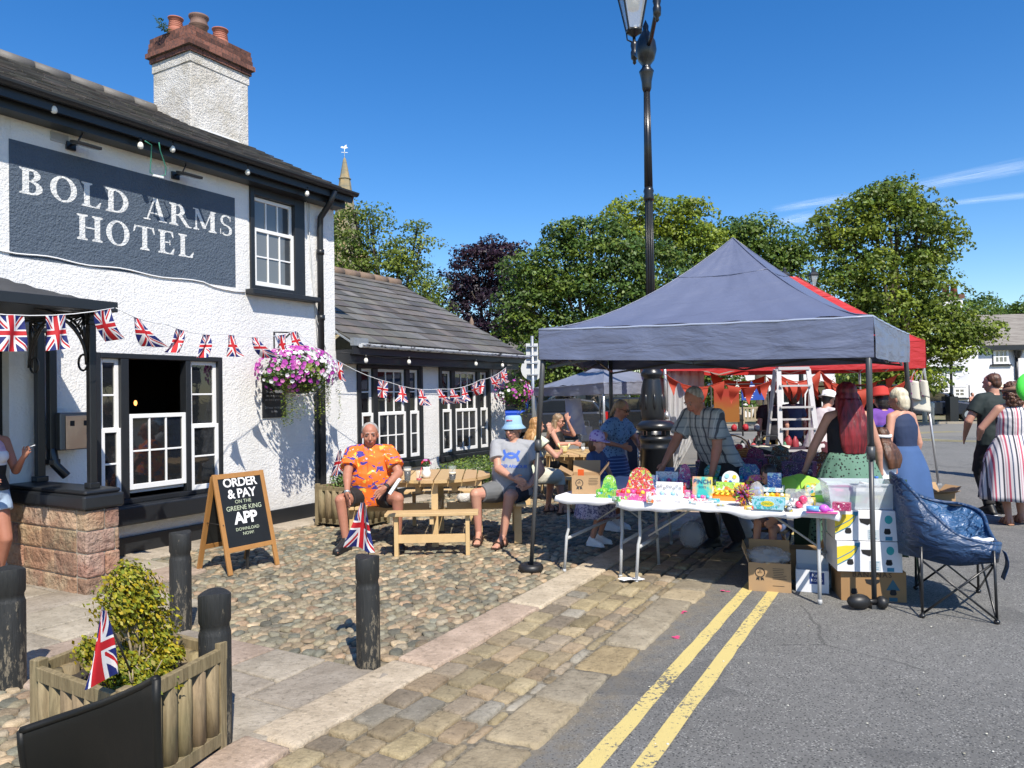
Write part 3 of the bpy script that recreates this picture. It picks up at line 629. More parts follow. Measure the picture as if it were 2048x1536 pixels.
# extension roof
XE = 2.42; XR = 4.07
b = MB(); slates(b, TE+.02, TX+.2, -.33, XE-.01, 2.757, XR, 12, .3); slates(b, TE+.02, TX+.2, 5.8, XE, 2.757, XR, 5, .6); rf2 = b.build('extension_roof', m_slate, pub)
b = MB(); b.add([(TE, -.3, XE-.03), (TX+.18, -.3, XE-.03), (TX+.18, 2.757, XR-.03), (TE, 2.757, XR-.03)], [(0, 1, 2, 3)]); b.b2((TE+.01, -.3, XE-.16), (TX+.17, 0, XE-.11)); b.b2((TE+.01, -.33, XE-.18), (TX+.2, -.3, XE-.04)); b.b2((TE+.01, -.26, XE-.30), (TX+.1, -.002, XE-.162))
b.beam((TX+.2, -.33, XE-.07), (TX+.2, 2.757, XR-.07), .03, .1); b.build('eaves_board', m_black, rf2)
b = MB(); t = TE+.05
while t < TX+.1: b.tube([(t, 2.757, XR), (t+.42, 2.757, XR)], .1, 10); t += .44
b.build('ridge_tiles', m_ridge, rf2)
b = MB(); gutter(b, TE+.1, TX+.3, -.385, XE-.03, .055); b.build('gutter', m_limewash, rf2, thick=.006)
b = MB(); b.b2((TE+.001, -.35, XE-.06), (TE+.3, -.28, XE+.05)); b.box((TE+.2, -.1, XE+.09), (.4, .5, .02), Matrix.Rotation(.5, 3, 'X')); b.build('lead_flashing', m_lead, rf2)
# timber band over the extension windows and the corner posts
b = MB(); b.b2((TE+.012, -.028, 2.121), (TX-.02, -.003, XE-.302)); 
for h in (E1, E2):
    for x in (h[0], h[1]): b.b2((x-.035, -.026, .52), (x+.03, -.001, 2.12))
    b.b2((h[0]-.035, -.03, .5), (h[1]+.03, -.002, .52))
b.build('window_surround', m_black, pub)
# chimney
cx0, cx1, cy0, cy1 = TE-1.0, TE+.02, 1.75, 2.6
ch = MB(); ch.b2((cx0, cy0, 4.9), (cx1, cy1, 6.62)); cho = ch.build('chimney', m_stackcast, pub, bev=.015)
b = MB(); b.b2((cx0-.012, cy0-.012, 6.46), (cx1+.012, cy1+.012, 6.6)); b.build('render_band', m_stackcast, cho, bev=.004)
b = MB(); z = 6.6
for i, (o, hgt) in enumerate(((.035, .075), (.075, .075), (.05, .075), (.04, .075), (.03, .07))):
    X0, X1, Y0, Y1 = cx0-o, cx1+o, cy0-o, cy1+o; g = .008; b.b2((X0+.01, Y0+.01, z), (X1-.01, Y1-.01, z+hgt+.004), (.8, 1.4, 1.6))
    def run(p, q, fixed, ax, ydir):
        s = p-(.11 if i % 2 else 0); 
        while s < q-.02:
            a_, c_ = max(s, p), min(s+.215, q); s += .225
            if c_-a_ < .03: continue
            k = rnd.uniform(.55, 1.5); col = (k*1.1, k, k)
            j = rnd.uniform(0, .006)
            if ax == 0: b.b2((a_, fixed-j, z+g/2), (c_, fixed+.1, z+hgt-g/2), col) if ydir < 0 else b.b2((a_, fixed-.1, z+g/2), (c_, fixed+j, z+hgt-g/2), col)
            else: b.b2((fixed-j, a_, z+g/2), (fixed+.1, c_, z+hgt-g/2), col) if ydir < 0 else b.b2((fixed-.1, a_, z+g/2), (fixed+j, c_, z+hgt-g/2), col)
    run(X0, X1, Y0, 0, -1); run(X0, X1, Y1, 0, 1); run(Y0+.1, Y1-.1, X0, 1, -1); run(Y0+.1, Y1-.1, X1, 1, 1); z += hgt
b.build('brick_corbel', m_brick, cho)
b = MB(); b.add([(cx0+.0, cy0+.0, z), (cx1, cy0, z), (cx1, cy1, z), (cx0, cy1, z), (cx0+.2, cy0+.2, z+.11), (cx1-.2, cy0+.2, z+.11), (cx1-.2, cy1-.2, z+.11), (cx0+.2, cy1-.2, z+.11)], [(0, 1, 5, 4), (1, 2, 6, 5), (2, 3, 7, 6), (3, 0, 4, 7), (4, 5, 6, 7)])
b.build('mortar_cap', m_mortar, cho)
def pot(x, y, h, r, kind):
    b = MB(); zc = z+.04
    if kind == 0:
        pr = [(r*1.12, 0), (r*1.1, h*.3)]
        for k in range(4): pr += [(r*1.07-k*.004, h*(.42+k*.11)), (r*1.0-k*.004, h*(.44+k*.11)), (r*1.0-k*.004, h*(.47+k*.11)), (r*1.06-k*.004, h*(.49+k*.11))]
        pr += [(r*.98, h*.93), (r*1.1, h*.95), (r*1.12, h), (r*.92, h), (r*.9, h*.7)]
    else: pr = [(r*1.05, 0), (r*1.02, h*.35), (r*1.2, h*.42), (r*1.2, h*.5), (r*1.02, h*.55), (r*1.05, h*.82), (r*1.22, h*.9), (r*1.24, h), (r*.95, h), (r*.9, h*.6)]
    b.lathe(pr, (x, y, zc), 20); b.build('chimney_pot', m_pot2 if kind else m_pot, cho)
pot(cx0+.17, cy0+.55, .27, .1, 0); pot(cx0+.3, cy0+.2, .26, .115, 1); pot(cx1-.42, cy0+.62, .2, .095, 0); pot(cx1-.25, cy0+.32, .29, .11, 0)
b = MB(); b.b2((cx0+.15, cy0-.02, 5.42), (cx1-.2, cy0-.001, 5.54)); b.build('white_flashing_board', m_white, cho)
b = MB(); b.b2((cx0-.1, cy0-.05, 5.34), (cx1-.18, cy0-.002, 5.418)); b.b2((cx0-.14, cy0-.04, 5.36), (cx0-.002, cy0+.3, 5.5)); b.build('lead_flashing', m_lead, cho)
wd = T('weed', 'wispy green weed sprouting from the brick top of the chimney', 'weed', PM @ V((cx0-.02, cy0+.4, z-.05)))
b = MB()
for k in range(7):
    a = rnd.uniform(-.6, .6); pts = [V((0, 0, 0)), V((-.09*cos(a), -.12*sin(a), .07)), V((-.17*cos(a)-.03*k*.3, -.2*sin(a), .08+.035*k))]; b.tube(pts, .003, 4)
    for q in range(9):
        p = pts[0].lerp(pts[2], .25+q*.085)+V((0, 0, .02)); d = V((rnd.uniform(-1, 1), rnd.uniform(-1, 1), rnd.uniform(-.2, .7))).normalized()*.06; s = d.cross(V((0, 0, 1))).normalized()*.012
        b.add([p, p+d*.5+s, p+d, p+d*.5-s], [(0, 1, 2, 3)])
b.build('stems', m_gleaf, wd)
# downpipe at the junction, with hopper band and offset at foot
tp = PL(643, 700, -.06).x
b = MB(); b.tube([(tp, -.34, RE-.08), (tp, -.24, RE-.25), (tp, -.07, RE-.42), (tp, -.06, RE-.6), (tp, -.06, 2.0)], .042, 10)
for zz in (3.6, 2.7): b.cyl((tp, -.06, zz), (tp, -.06, zz+.07), .055)
b.b2((tp-.09, -.05, .0), (tp+.07, -.001, 2.02)); b.b2((tp-.05, -.075, .25), (tp+.05, -.04, 2.1)); b.build('downpipe', m_black, pub)
b = MB(); pts = [PL(612, 392, -.05), PL(616, 440, -.02), PL(622, 500, -.02), PL(626, 560, -.02), PL(634, 640, -.03), PL(652, 700, -.1)]; b.tube(pts, .005, 5); pts = [PL(618, 400, -.02), PL(620, 520, -.012), PL(629, 600, -.012), PL(636, 700, -.012)]; b.tube(pts, .006, 5); b.build('wall_cable', m_cable, pub)
b = MB(); n = 24; pts = []
for k in range(n+1):
    u = -10+500*k/n; pts.append(PL(u, 498+(u+10)*.163+6*sin(k*.9)*.4+ (4 if k > 20 else 0), -.012))
b.tube(pts, .008, 6); b.build('painted_cable', m_white, pub)
# air vent, boiler of small wall things
p = PL(100, 262); q = PL(136, 290); b = MB(); b.b2((p.x, -.012, q.z), (q.x, -.0005, p.z))
for k in range(5): b.b2((p.x+.01, -.02, q.z+.02+k*(p.z-q.z-.02)/5), (q.x-.01, -.012, q.z+.03+k*(p.z-q.z-.02)/5))
b.build('air_vent', M('grey_vent', (.4, .4, .4), .6), pub)
# porch: stone dwarf wall, coping, posts, canopy
tp0, tp1 = 3.59, 3.89; yp = -1.27
por = bpy.data.objects.new('porch', None); COL.objects.link(por); por.parent = pub
b = MB(); zz = [0, .17, .37, .56, .735]
for i in range(4):
    for side in range(2):
        if side == 0:   # front face run along t
            cuts = [tp0, tp0+(.17 if i % 2 else .26), tp1]
            for a, c in zip(cuts, cuts[1:]): k = rnd.uniform(.75, 1.15); b.b2((a+.003, yp-rnd.uniform(0, .008), zz[i]+.003), (c-.003, yp+.14, zz[i+1]-.003), (k, k*rnd.uniform(.85, 1), k*rnd.uniform(.75, 1)))
        else:
            y = yp+.145
            while y < -.02:
                L = rnd.uniform(.28, .56); e = min(y+L, -.01); k = rnd.uniform(.7, 1.2)
                b.b2((tp0-rnd.uniform(0, .008), y+.003, zz[i]+.003), (tp1+.004, e-.003, zz[i+1]-.003), (k, k*rnd.uniform(.85, 1), k*rnd.uniform(.75, 1))); y = e
b.build('dwarf_wall', m_sand, por, bev=.022)
b = MB(); b.b2((tp0+.012, yp+.012, 0), (tp1-.012, -.02, .73)); b.build('mortar_core', m_mortar, por)
b = MB(); b.b2((tp0-.03, yp-.03, .74), (tp1+.03, -.01, .86)); b.b2((tp0-.01, yp-.01, .86), (tp1+.01, -.01, .90)); b.build('coping', m_black, por, bev=.02)
fp = PL(183, 985, -1.13); ty = -1.13; tx = PL(183, 800, -1.13).x
def post(b, x, y, z0, z1, w=.075):
    b.b2((x-w/2, y-w/2, z0), (x+w/2, y+w/2, z1)); b.b2((x-w*.75, y-w*.75, z0), (x+w*.75, y+w*.75, z0+.05)); b.b2((x-w*.7, y-w*.7, z1-.12), (x+w*.7, y+w*.7, z1-.08))
for x, y, z, w in ((tx, ty, .9, .06), (PL(79, 800, -.1).x, -.1, .9, .07), (2.1, ty, 0, .075)): b = MB(); post(b, x, y, z, 2.42, w); b.build('post', m_blackiron, por, bev=.006)
b = MB(); post(b, PL(103, 800, -.1).x, -.1, 1.05, 2.42, .07)
b.tube([(PL(103, 800, -.1).x, -.1, 1.2), (PL(106, 800, -.1).x, -.12, 1.05), (PL(125, 800, -.1).x, -.16, .93)], .045, 8)
b.build('drainpipe', m_blackiron, por, bev=.006)
for (yc, sgn_) in ((-.14, -1), (ty+.03, 1)):
    R_ = .44; b = MB()
    arc = [V((tx, yc+sgn_*(R_-R_*cos(a)), 2.40-R_+R_*sin(a))) for a in [radians(t) for t in range(0, 91, 10)]]
    b.tube(arc, .013, 6); b.tube([p+V((0, sgn_*.05, -.0)) for p in arc[:7]], .008, 6)
    for k in range(1, 9): b.tube([arc[k], V((tx, yc+sgn_*.02, 2.38))], .007, 5)
    ring = [V((tx, yc+sgn_*.09+.07*cos(a), 1.98+.07*sin(a))) for a in [radians(t) for t in range(0, 361, 30)]]; b.tube(ring, .01, 6); b.build('fan_bracket', m_blackiron, por)
ax_, bx_ = 2.1, tx
for (xc, sgn_) in ((tx-.04, -1), (ax_+.04, 1)):
    b = MB(); R_ = .42; arc = [V((xc+sgn_*(R_-R_*cos(a)), ty, 2.40-R_+R_*sin(a))) for a in [radians(t) for t in range(0, 91, 10)]]
    b.tube(arc, .013, 6)
    for k in range(1, 9): b.tube([arc[k], V((xc+sgn_*.02, ty, 2.38))], .007, 5)
    b.build('fan_bracket', m_blackiron, por)
cr = PL(229, 612, -1.42); ct = cr.x; cz = 2.42
def canopy(s, v):
    t = 1.9+(ct-1.9)*s; y = -1.42+1.41*v; e = min(1, (ct-t)/1.35, (t-1.9)/1.2+.4); hh = .62*min(v, e)**1.35
    return V((t, y, cz+.045+hh))
b = MB(); b.patch(canopy, 24, 12, uv=False); b.build('canopy', M('lead_canopy', (.045, .046, .048), .6, var=(5, .4), bump=(20, .3, .006)), por, thick=.02)
b = MB(); b.b2((1.9, -1.44, cz-.03), (ct+.02, -1.38, cz+.055)); b.b2((ct-.04, -1.38, cz-.03), (ct+.02, -.02, cz+.055)); b.b2((1.9, -1.37, cz-.02), (ct-.05, -.02, cz+.0)); b.build('canopy_fascia', m_black, por, bev=.006)
# ------------------------------------------------ things fixed to the pub wall
def atpub(name, label, cat, p, group=None): return T(name, label, cat, PM @ V(p), PUB_RZ, group)
t = atpub('wall_ashtray', 'brushed copper-steel cigarette bin on the wall beside the porch post', 'ashtray', PL(146, 866, -.16))
b = MB(); b.b2((-.15, -.05, -.16), (.14, .12, .2)); b.build('box', M('dark_steel', (.14, .15, .16), .4, metal=.8), t, bev=.012)
b = MB(); b.b2((-.1, -.062, -.15), (.14, -.051, .17)); b.build('front_panel', M('copper_steel', (.62, .45, .36), .3, metal=1, bump=(4, .3, .02)), t, bev=.003)
for x in (-.06, .07): b = MB(); b.b2((x, -.066, .07), (x+.04, -.0625, .12)); b.build('slot', m_dark, t)
for i, (u, v) in enumerate(((172, 290), (379, 350))):
    p = PL(u, v, -.2); t = atpub('floodlight', ['slim black floodlight over the start of the painted sign', 'slim black floodlight over the right end of the painted sign, below the eaves'][i], 'floodlight', p, 'floodlights above the painted sign')
    b = MB(); b.box((0, 0, 0), (.24, .15, .03), Matrix.Rotation(.25, 3, 'X')); b.build('lamp_head', m_blackiron, t, bev=.005)
    b = MB(); b.box((0, 0, -.018), (.2, .12, .006), Matrix.Rotation(.25, 3, 'X')); b.build('lens', M('lamp_glass', (.2, .2, .19), .15), t)
    b = MB(); b.tube([(-.03, .05, .01), (-.05, .19, .02)], .012, 6); b.tube([(-.06, .04, .02), (.0, .06, .12), (.03, .12, .16)], .008, 6); b.b2((-.09, .17, -.03), (-.0, .198, .05)); b.build('bracket', m_blackiron, t)
def bulbs(label, pts, y, cordpts):
    t = T('string_lights', label, 'string lights', PM @ V(PL(*pts[0], y)), PUB_RZ, 'bulb strings under the eaves'); o = PL(*pts[0], y)
    for u, v in pts:
        p = PL(u, v, y)-o; b = MB(); b.lathe([(.001, -.045), (.022, -.036), (.03, -.015), (.026, .01), (.014, .03)], p, 14); b.build('bulb', m_bulb, t)
        b = MB(); b.cyl(p+V((0, 0, .028)), p+V((0, 0, .075)), .016, n=10); b.build('socket', m_rubber, t)
    b = MB(); b.tube([V(q)-o for q in cordpts], .004, 5); b.build('cord', m_rubber, t)
def under(pts, y, dz=.07):
    q = [PL(u, v, y)+V((0, 0, dz)) for u, v in pts]; r = [q[0]-V((.5, 0, -.02))]
    for a, c in zip(q, q[1:]): r += [a, a.lerp(c, .5)-V((0, 0, .03))]
    return r+[q[-1], q[-1]+V((.3, 0, .04))]
B1 = [(108, 218), (281, 290), (345, 297), (495, 343), (614, 386)]; bulbs('round white bulbs strung under the high eaves above the painted sign', B1, -.29, under(B1, -.29))
B2 = [(732, 720), (818, 723), (952, 727), (1005, 730)]; bulbs('round white bulbs strung under the low gutter of the side extension', B2, -.36, under(B2, -.36))
b = MB(); pts = [PL(290, 282, -.34), PL(303, 290, -.3), PL(302, 320, -.25), PL(300, 345, -.25), PL(316, 353, -.25), PL(331, 350, -.25), PL(332, 335, -.28), PL(320, 300, -.3), PL(318, 285, -.34)]; o = pts[0]; b.tube([p-o for p in pts], .006, 6)
c = atpub('cable_loop', 'loop of green flex hanging down over the top of the painted sign', 'cable', o); b.build('flex', m_green_cable, c)
b = MB(); q = PL(316, 353, -.25)-o; b.beam(q-V((.06, 0, 0)), q+V((.06, 0, .005)), .02, .02); b.build('connector', m_white, c)
# camera notice under the big basket
p = PL(549, 793, -.02); t = atpub('notice_board', 'small black notice with grey lettering beneath the big hanging basket', 'notice', p)
b = MB(); b.b2((-.19, 0, -.27), (.19, .018, .27)); b.build('board', m_black, t, bev=.003)
b = MB(); fm = ((1, 0, 0), (0, 0, 1), (0, -1, 0))
for i, s in enumerate(('Security cameras', 'are in operation', 'on these premises', '', '24 hour recording', 'facility')):
    if s: b.text(s, .042, (0, -.001, .06-i*.05), fm)
b.build('lettering', M('grey_letter', (.35, .36, .38), .6), t)
# flowers
def leafy(b, c, r, n, size, cols, flat=.6, shell=.5, droop=0):
    c = V(c)
    for _ in range(n):
        d = V((rnd.gauss(0, 1), rnd.gauss(0, 1), rnd.gauss(0, 1))).normalized(); k = rnd.uniform(shell, 1)
        p = c+V((d.x*r[0], d.y*r[1], d.z*r[2]))*k; a = (d+V((rnd.uniform(-1, 1), rnd.uniform(-1, 1), rnd.uniform(-.6, 1)))*.9).normalized(); s = size*rnd.uniform(.6, 1.3)
        u = a.cross(V((rnd.random(), rnd.random(), rnd.random()))).normalized(); w = u.cross(a)*.5; b.add([p-u*s*.5, p+w*s*.5, p+u*s*.5, p-w*s*.5], [(0, 1, 2, 3)], sc_(rnd.choice(cols), rnd.uniform(.6, 1.3)))
def bloom(b, p, d, r, mi, col=None):
    d = V(d).normalized(); u = d.cross(V((.3, .2, 1))).normalized(); w = d.cross(u); n = 10; b.mi = mi
    vs = [V(p)-d*r*.35]+[V(p)+(u*cos(2*pi*k/n)+w*sin(2*pi*k/n))*r*(1 if k % 2 else .82) for k in range(n)]; b.add(vs, [(0, k+1, (k+1) % n+1) for k in range(n)], col); b.mi = 0
def basket(label, c, R_, mats, nb, trail, chainz, arm):
    t = T('hanging_basket', label, 'flower basket', PM @ V(c), PUB_RZ)
    b = MB(); b.lathe([(.02, -R_*.42), (R_*.3, -R_*.36), (R_*.48, -.02)], n=16); b.build('bowl', m_rubber, t)
    b = MB(); leafy(b, (0, 0, R_*.08), (R_*.92, R_*.72, R_*.5), int(3400*R_), .05, [(1, 1, 1), (.7, 1, .6), (1.4, 1.3, .5)]); tag(b.build('foliage', m_gleaf, t), kind='stuff')
    b = MB()
    for i in range(nb):
        d = V((rnd.gauss(0, 1), rnd.gauss(0, 1)-.5, rnd.gauss(.25, .8))).normalized(); p = V((d.x*R_, d.y*R_*.8, R_*.12+d.z*R_*.55)); mi = mats(p, R_)
        bloom(b, p+d*.02, d+V((0, -.3, .1)), rnd.uniform(.022, .034), mi)
    tag(b.build('blooms', [m_purple, m_pink, m_petalw, m_redpetal, m_lime], t), kind='stuff')
    b = MB()
    for i in range(trail[0]):
        x = trail[1]+rnd.uniform(-1, 1)*trail[2]; y = rnd.uniform(-.3, .1)*R_; L = rnd.uniform(.3, 1)*trail[3]; p = V((x, y-.1, 0)); z_ = 0
        while z_ < L:
            q = p+V((rnd.uniform(-.012, .012), rnd.uniform(-.012, .012), -z_)); s = .03*rnd.uniform(.6, 1.2); a = rnd.uniform(0, 6.3); e = V((cos(a), sin(a), -.4))*s; f = V((-sin(a), cos(a), 0))*s*.4
            b.add([q, q+e*.5+f, q+e, q+e*.5-f], [(0, 1, 2, 3)], sc_(rnd.choice([(1, 1, 1), (1.1, 1, .6), (.6, .8, .5)]), rnd.uniform(.6, 1.2))); z_ += .012
    tag(b.build('trailing_stems', m_lime, t), kind='stuff')
    b = MB(); top = V((0, 0, chainz))
    for k in range(3): a = 2*pi*k/3; b.tube([V((cos(a)*R_*.48, sin(a)*R_*.48, 0)), top], .004, 5)
    b.tube([top, V((0, arm, chainz+.03)), V((0, arm, chainz-.35))], .012, 6); b.tube([V((0, arm*.3, chainz)), V((0, arm*.75, chainz-.12)), V((0, arm, chainz-.3))], .01, 6); b.build('bracket', m_blackiron, t); return t
def pk1(p, R_):
    k = p.x/R_; r = rnd.random()
    if k > -.02 and p.z < R_*.42: return 2 if r < .8 else 0
    if abs(k+.28) < .16 and p.z < .12: return 4 if r < .6 else 0
    return 0 if r < .55 else (1 if r < .78 else 2)
bc = PL(596, 752, -.42); basket('big hanging basket of purple, pink and white petunias with lime trailing stems', bc, .54, pk1, 430, (42, .05, .42, .62), PL(590, 665, -.42).z-bc.z, .42)
bc = PL(1027, 790, -.45); basket('smaller hanging basket of pink and red flowers at the far corner of the extension', bc, .42, lambda p, R_: 3 if rnd.random() < .12 else (1 if rnd.random() < .5 else (2 if rnd.random() < .4 else 0)), 130, (22, .12, .2, .5), .55, .45)
# bunting: cord with one cloth flag per part
def bunting(label, pts, flags, size=(.2, .30), seedk=0):
    pts = [V(p) for p in pts]; o = pts[0].copy(); t = T('bunting', label, 'bunting', o, 0, 'union flag bunting')
    b = MB(); b.tube([p-o for p in pts], .004, 5); b.build('cord', m_white, t)
    seg = [0]
    for a, c in zip(pts, pts[1:]): seg.append(seg[-1]+(c-a).length)
    def at(s):
        for i in range(len(pts)-1):
            if s <= seg[i+1] or i == len(pts)-2: k = (s-seg[i])/(seg[i+1]-seg[i]); return pts[i].lerp(pts[i+1], k), (pts[i+1]-pts[i]).normalized()
    for (fr, sw, tw, wk) in flags:       # position 0..1, sideways swing, twist, width factor
        p, d = at(seg[-1]*fr); w_, h_ = size; w_ *= wk; nrm = d.cross(V((0, 0, 1))).normalized(); ph = rnd.uniform(0, 6)
        def fn(u, v):
            q = p-o+d*(u-.5)*w_*(1-.25*v*abs(tw)); q = q+V((0, 0, -1))*h_*v+d*(sw*h_*v*v)+nrm*(tw*h_*.5*v*(u-.5)*2+.018*sin(9*u+ph+4*v)*(.3+v)+.05*v*sin(ph)+.3*abs(sw)*h_*v); return q
        b = MB(); b.patch(fn, 12, 14); b.build('flag', m_union, t)
    return t
def curve(P_, n=5):
    out = []
    for i in range(len(P_)-1):
        a, c = V(P_[i]), V(P_[i+1]); L = (c-a).length
        out += [a.lerp(c, k/n)-V((0, 0, .04*L*4*(k/n)*(1-k/n))) for k in range(n)]
    return out+[V(P_[-1])]
W_ = lambda u, v, y: PM @ PL(u, v, y)
pA = curve([W_(-40, 625, -1.52), W_(228, 616, -1.5)], 6)
bunting('union flag bunting along the front edge of the porch canopy', pA, [(.20, 0, 0, 1), (.52, 0.0, .05, .8), (.90, .45, .5, .7)], (.195, .27))
pB = curve([W_(232, 616, -1.5), W_(330, 648, -1.2), W_(450, 668, -.8), W_(592, 662, -.45), W_(660, 712, -.55), W_(780, 765, -.7), W_(880, 778, -.75), W_(960, 760, -.65), W_(1012, 735, -.5)], 5)
bunting('long swag of union flag bunting from the canopy past both hanging baskets', pB, [(.035, .5, .7, .7), (.115, -.45, .5, .75), (.17, -.4, .4, .8), (.225, .1, .5, .7), (.275, .7, .6, .8), (.34, .2, .2, 1), (.37, .3, .3, 1), (.465, .1, .6, .8), (.56, 0, .2, 1), (.605, -.3, .4, .9), (.655, .15, .4, .8), (.705, .6, .5, .8), (.75, .5, .6, .8), (.795, 0, .2, 1), (.84, .5, .5, .9), (.875, -.3, .5, .8), (.92, .7, .5, .9), (.95, .4, .3, .8), (.975, .3, .4, .8), (.99, 0, .5, .8)], (.16, .235))
# ---------------------------------------------------------------- trees
nr = np.random.default_rng(5)
def leafmesh(name, mat, parent, C, R, n_per, size, cols, ccol=None, inner=.25):
    """C: clump centres, R: clump radii. One leaf is one small bent pair of faces; colour varies per clump and per leaf."""
    m = len(C); N = m*n_per; C = np.repeat(np.array(C), n_per, 0); R = np.repeat(np.array(R), n_per, 0)
    d = nr.normal(size=(N, 3)); d[:, 2] = np.abs(d[:, 2])*.9-.25; d /= np.linalg.norm(d, axis=1)[:, None]; k = nr.uniform(.45, 1, (N, 1))**.4
    p = C+d*R*k; a = d*.8+nr.normal(size=(N, 3))*.55+np.array([0, 0, .35]); a /= np.linalg.norm(a, axis=1)[:, None]
    t = nr.normal(size=(N, 3)); u = np.cross(a, t); u /= np.linalg.norm(u, axis=1)[:, None]; w = np.cross(a, u)
    s = size*nr.uniform(.6, 1.35, (N, 1)); w = w*.62
    v = np.stack([p-u*s*.5, p+w*s*.5+a*s*.08, p+u*s*.5, p-w*s*.5+a*s*.08], 1).reshape(-1, 3)
    me = bpy.data.meshes.new(name); me.vertices.add(4*N); me.vertices.foreach_set('co', v.ravel()); me.loops.add(4*N); me.loops.foreach_set('vertex_index', np.arange(4*N))
    me.polygons.add(N); me.polygons.foreach_set('loop_start', np.arange(N)*4); me.polygons.foreach_set('loop_total', np.full(N, 4)); me.update(calc_edges=True)
    cc = nr.integers(0, len(cols), m); base = np.array(cols)[cc]*nr.uniform(.75, 1.25, (m, 1)); c = np.repeat(base, n_per, 0)*nr.uniform(.7, 1.35, (N, 1))
    c = np.concatenate([c, np.ones((N, 1))], 1); at = me.color_attributes.new('Col', 'FLOAT_COLOR', 'CORNER'); at.data.foreach_set('color', np.repeat(c, 4, 0).astype(np.float32).ravel())
    me.materials.append(mat); o = bpy.data.objects.new(name, me); COL.objects.link(o); o.parent = parent; return o
def tree(name, label, Y, lobes, mat, cols, trunk_u, size=.2, clump=.8, dens=1.0, n_per=46, group=None, base_r=.3, deep=.75, loose=0):
    base = P(trunk_u, 780, Y); base.z = 0; t = T(name, label, 'tree', base, 0, group); C = []; R = []; tops = []
    for L in lobes:
        u, v, ru = L[:3]; rv = L[3] if len(L) > 3 else ru; dy = L[4] if len(L) > 4 else 0
        c = P(u, v, Y+dy)-base; a = ru*1.08/FPX*Y; e = rv*1.08/FPX*Y; dp = (a+e)/2*deep; tops.append((c, min(a, e)))
        n = max(5, int(dens*(a*e+a*dp+e*dp)*4/(3*clump*clump)*3.6))
        for i in range(n):
            d = nr.normal(size=3); d /= np.linalg.norm(d); k = nr.uniform(.55, 1.0+loose)
            C.append((c.x+d[0]*a*k, c.y+d[1]*dp*k, c.z+d[2]*e*k)); r = clump*nr.uniform(.55, 1.15); R.append((r, r, r*.62))
    leafmesh('crown', mat, t, C, R, int(n_per*1.55), size*.8, cols)
    b = MB(); ctr = sum((c for c, r in tops), V((0, 0, 0)))/len(tops); fork = V((ctr.x*.25, ctr.y*.25, max(1.8, ctr.z*.38)))
    b.tube([(0, 0, -.1), (base_r*.05, 0, .5), fork], base_r, 10, rs=[base_r*1.35, base_r, base_r*.72]); b.build('trunk', m_bark, t)
    b = MB()
    for c, r in tops:
        mid = fork.lerp(c, .55)+V((0, 0, .25*r)); b.tube([fork-V((0, 0, .3)), fork.lerp(mid, .5)+V((rnd.uniform(-.2, .2), 0, .2)), mid, c+V((0, 0, .3*r))], base_r, 7, rs=[base_r*.5, base_r*.34, base_r*.16, .02])
        for k in range(4):
            d = V((rnd.gauss(0, 1), rnd.gauss(0, 1), rnd.gauss(.3, .7))).normalized()*r*.95; b.tube([mid.lerp(c, rnd.uniform(.1, .9)), c+d*.5+V((0, 0, .1)), c+d], .05, 5, rs=[base_r*.12, base_r*.06, .01])
    b.build('limbs', m_bark, t); return t
L_ash = leafm('ash_leaf', (.17, .22, .05), (.11, .165, .04), .38); L_dark = leafm('dark_tree_leaf', (.065, .12, .025), (.10, .16, .03), .3)
L_lime = leafm('lime_tree_leaf', (.24, .3, .045), (.16, .22, .035), .38); L_beech = leafm('copper_leaf', (.016, .011, .024), (.026, .011, .017), .12); L_syc = leafm('sycamore_leaf', (.2, .255, .04), (.11, .16, .028), .36)
cg = [(1, 1, 1), (1.15, 1.1, .8), (.8, .9, .8), (1.3, 1.2, .7)]
tree('ash_tree', 'loose pale green ash tree rising behind the main pub gable', 30, [(692, 470, 45, 50), (738, 442, 38, 22), (700, 560, 60, 70), (752, 520, 46, 50), (802, 500, 34, 32), (842, 490, 24, 16), (820, 560, 48, 50), (858, 600, 32, 45), (770, 610, 70, 60), (825, 650, 60, 50), (705, 425, 28, 18), (835, 462, 14, 10)], L_ash, cg, 780, .16, .62, 1.0, 36, loose=.15, base_r=.25)
tree('copper_beech', 'dark purple copper beech between the ash and the green maples', 40, [(955, 545, 62, 58), (1010, 540, 50, 52), (920, 590, 34, 44), (970, 640, 76, 70), (1010, 700, 70, 60), (930, 690, 48, 50), (985, 505, 38, 24), (1040, 620, 40, 80), (970, 760, 70, 40)], L_beech, [(1, 1, 1), (1.4, 1.1, 1.2), (.7, .7, .9)], 975, .2, .8, 1.2, 46, base_r=.4)
tree('maple_tree', 'large dark green maple with spreading tiers behind the grey gazebo', 31, [(1140, 475, 50, 32), (1180, 470, 60, 34), (1070, 545, 62, 40), (1120, 545, 70, 50), (1210, 520, 70, 55), (1250, 580, 80, 70), (1170, 610, 80, 60), (1300, 550, 70, 70), (1320, 640, 80, 60), (1050, 610, 55, 36), (1095, 590, 50, 36), (1230, 670, 80, 50), (1110, 670, 60, 45), (1040, 660, 44, 34), (1120, 730, 60, 36), (1180, 745, 60, 30), (1250, 760, 80, 34), (1060, 735, 40, 36)], L_dark, [(1, 1, 1), (1.2, 1.1, .9), (1.5, 1.25, .8), (.75, .85, .8)], 1190, .19, .68, 1.0, 44, base_r=.38)
tree('lime_tree', 'bright yellow-green lime tree whose crown rises left and right of the lamp post', 42, [(1265, 440, 58, 36), (1330, 440, 60, 38), (1385, 455, 50, 46), (1400, 500, 44, 40), (1330, 500, 70, 40), (1420, 540, 40, 40), (1382, 424, 16, 18), (1250, 490, 60, 30), (1390, 600, 60, 60)], L_lime, cg, 1340, .26, .9, 1.0, 44, base_r=.35)
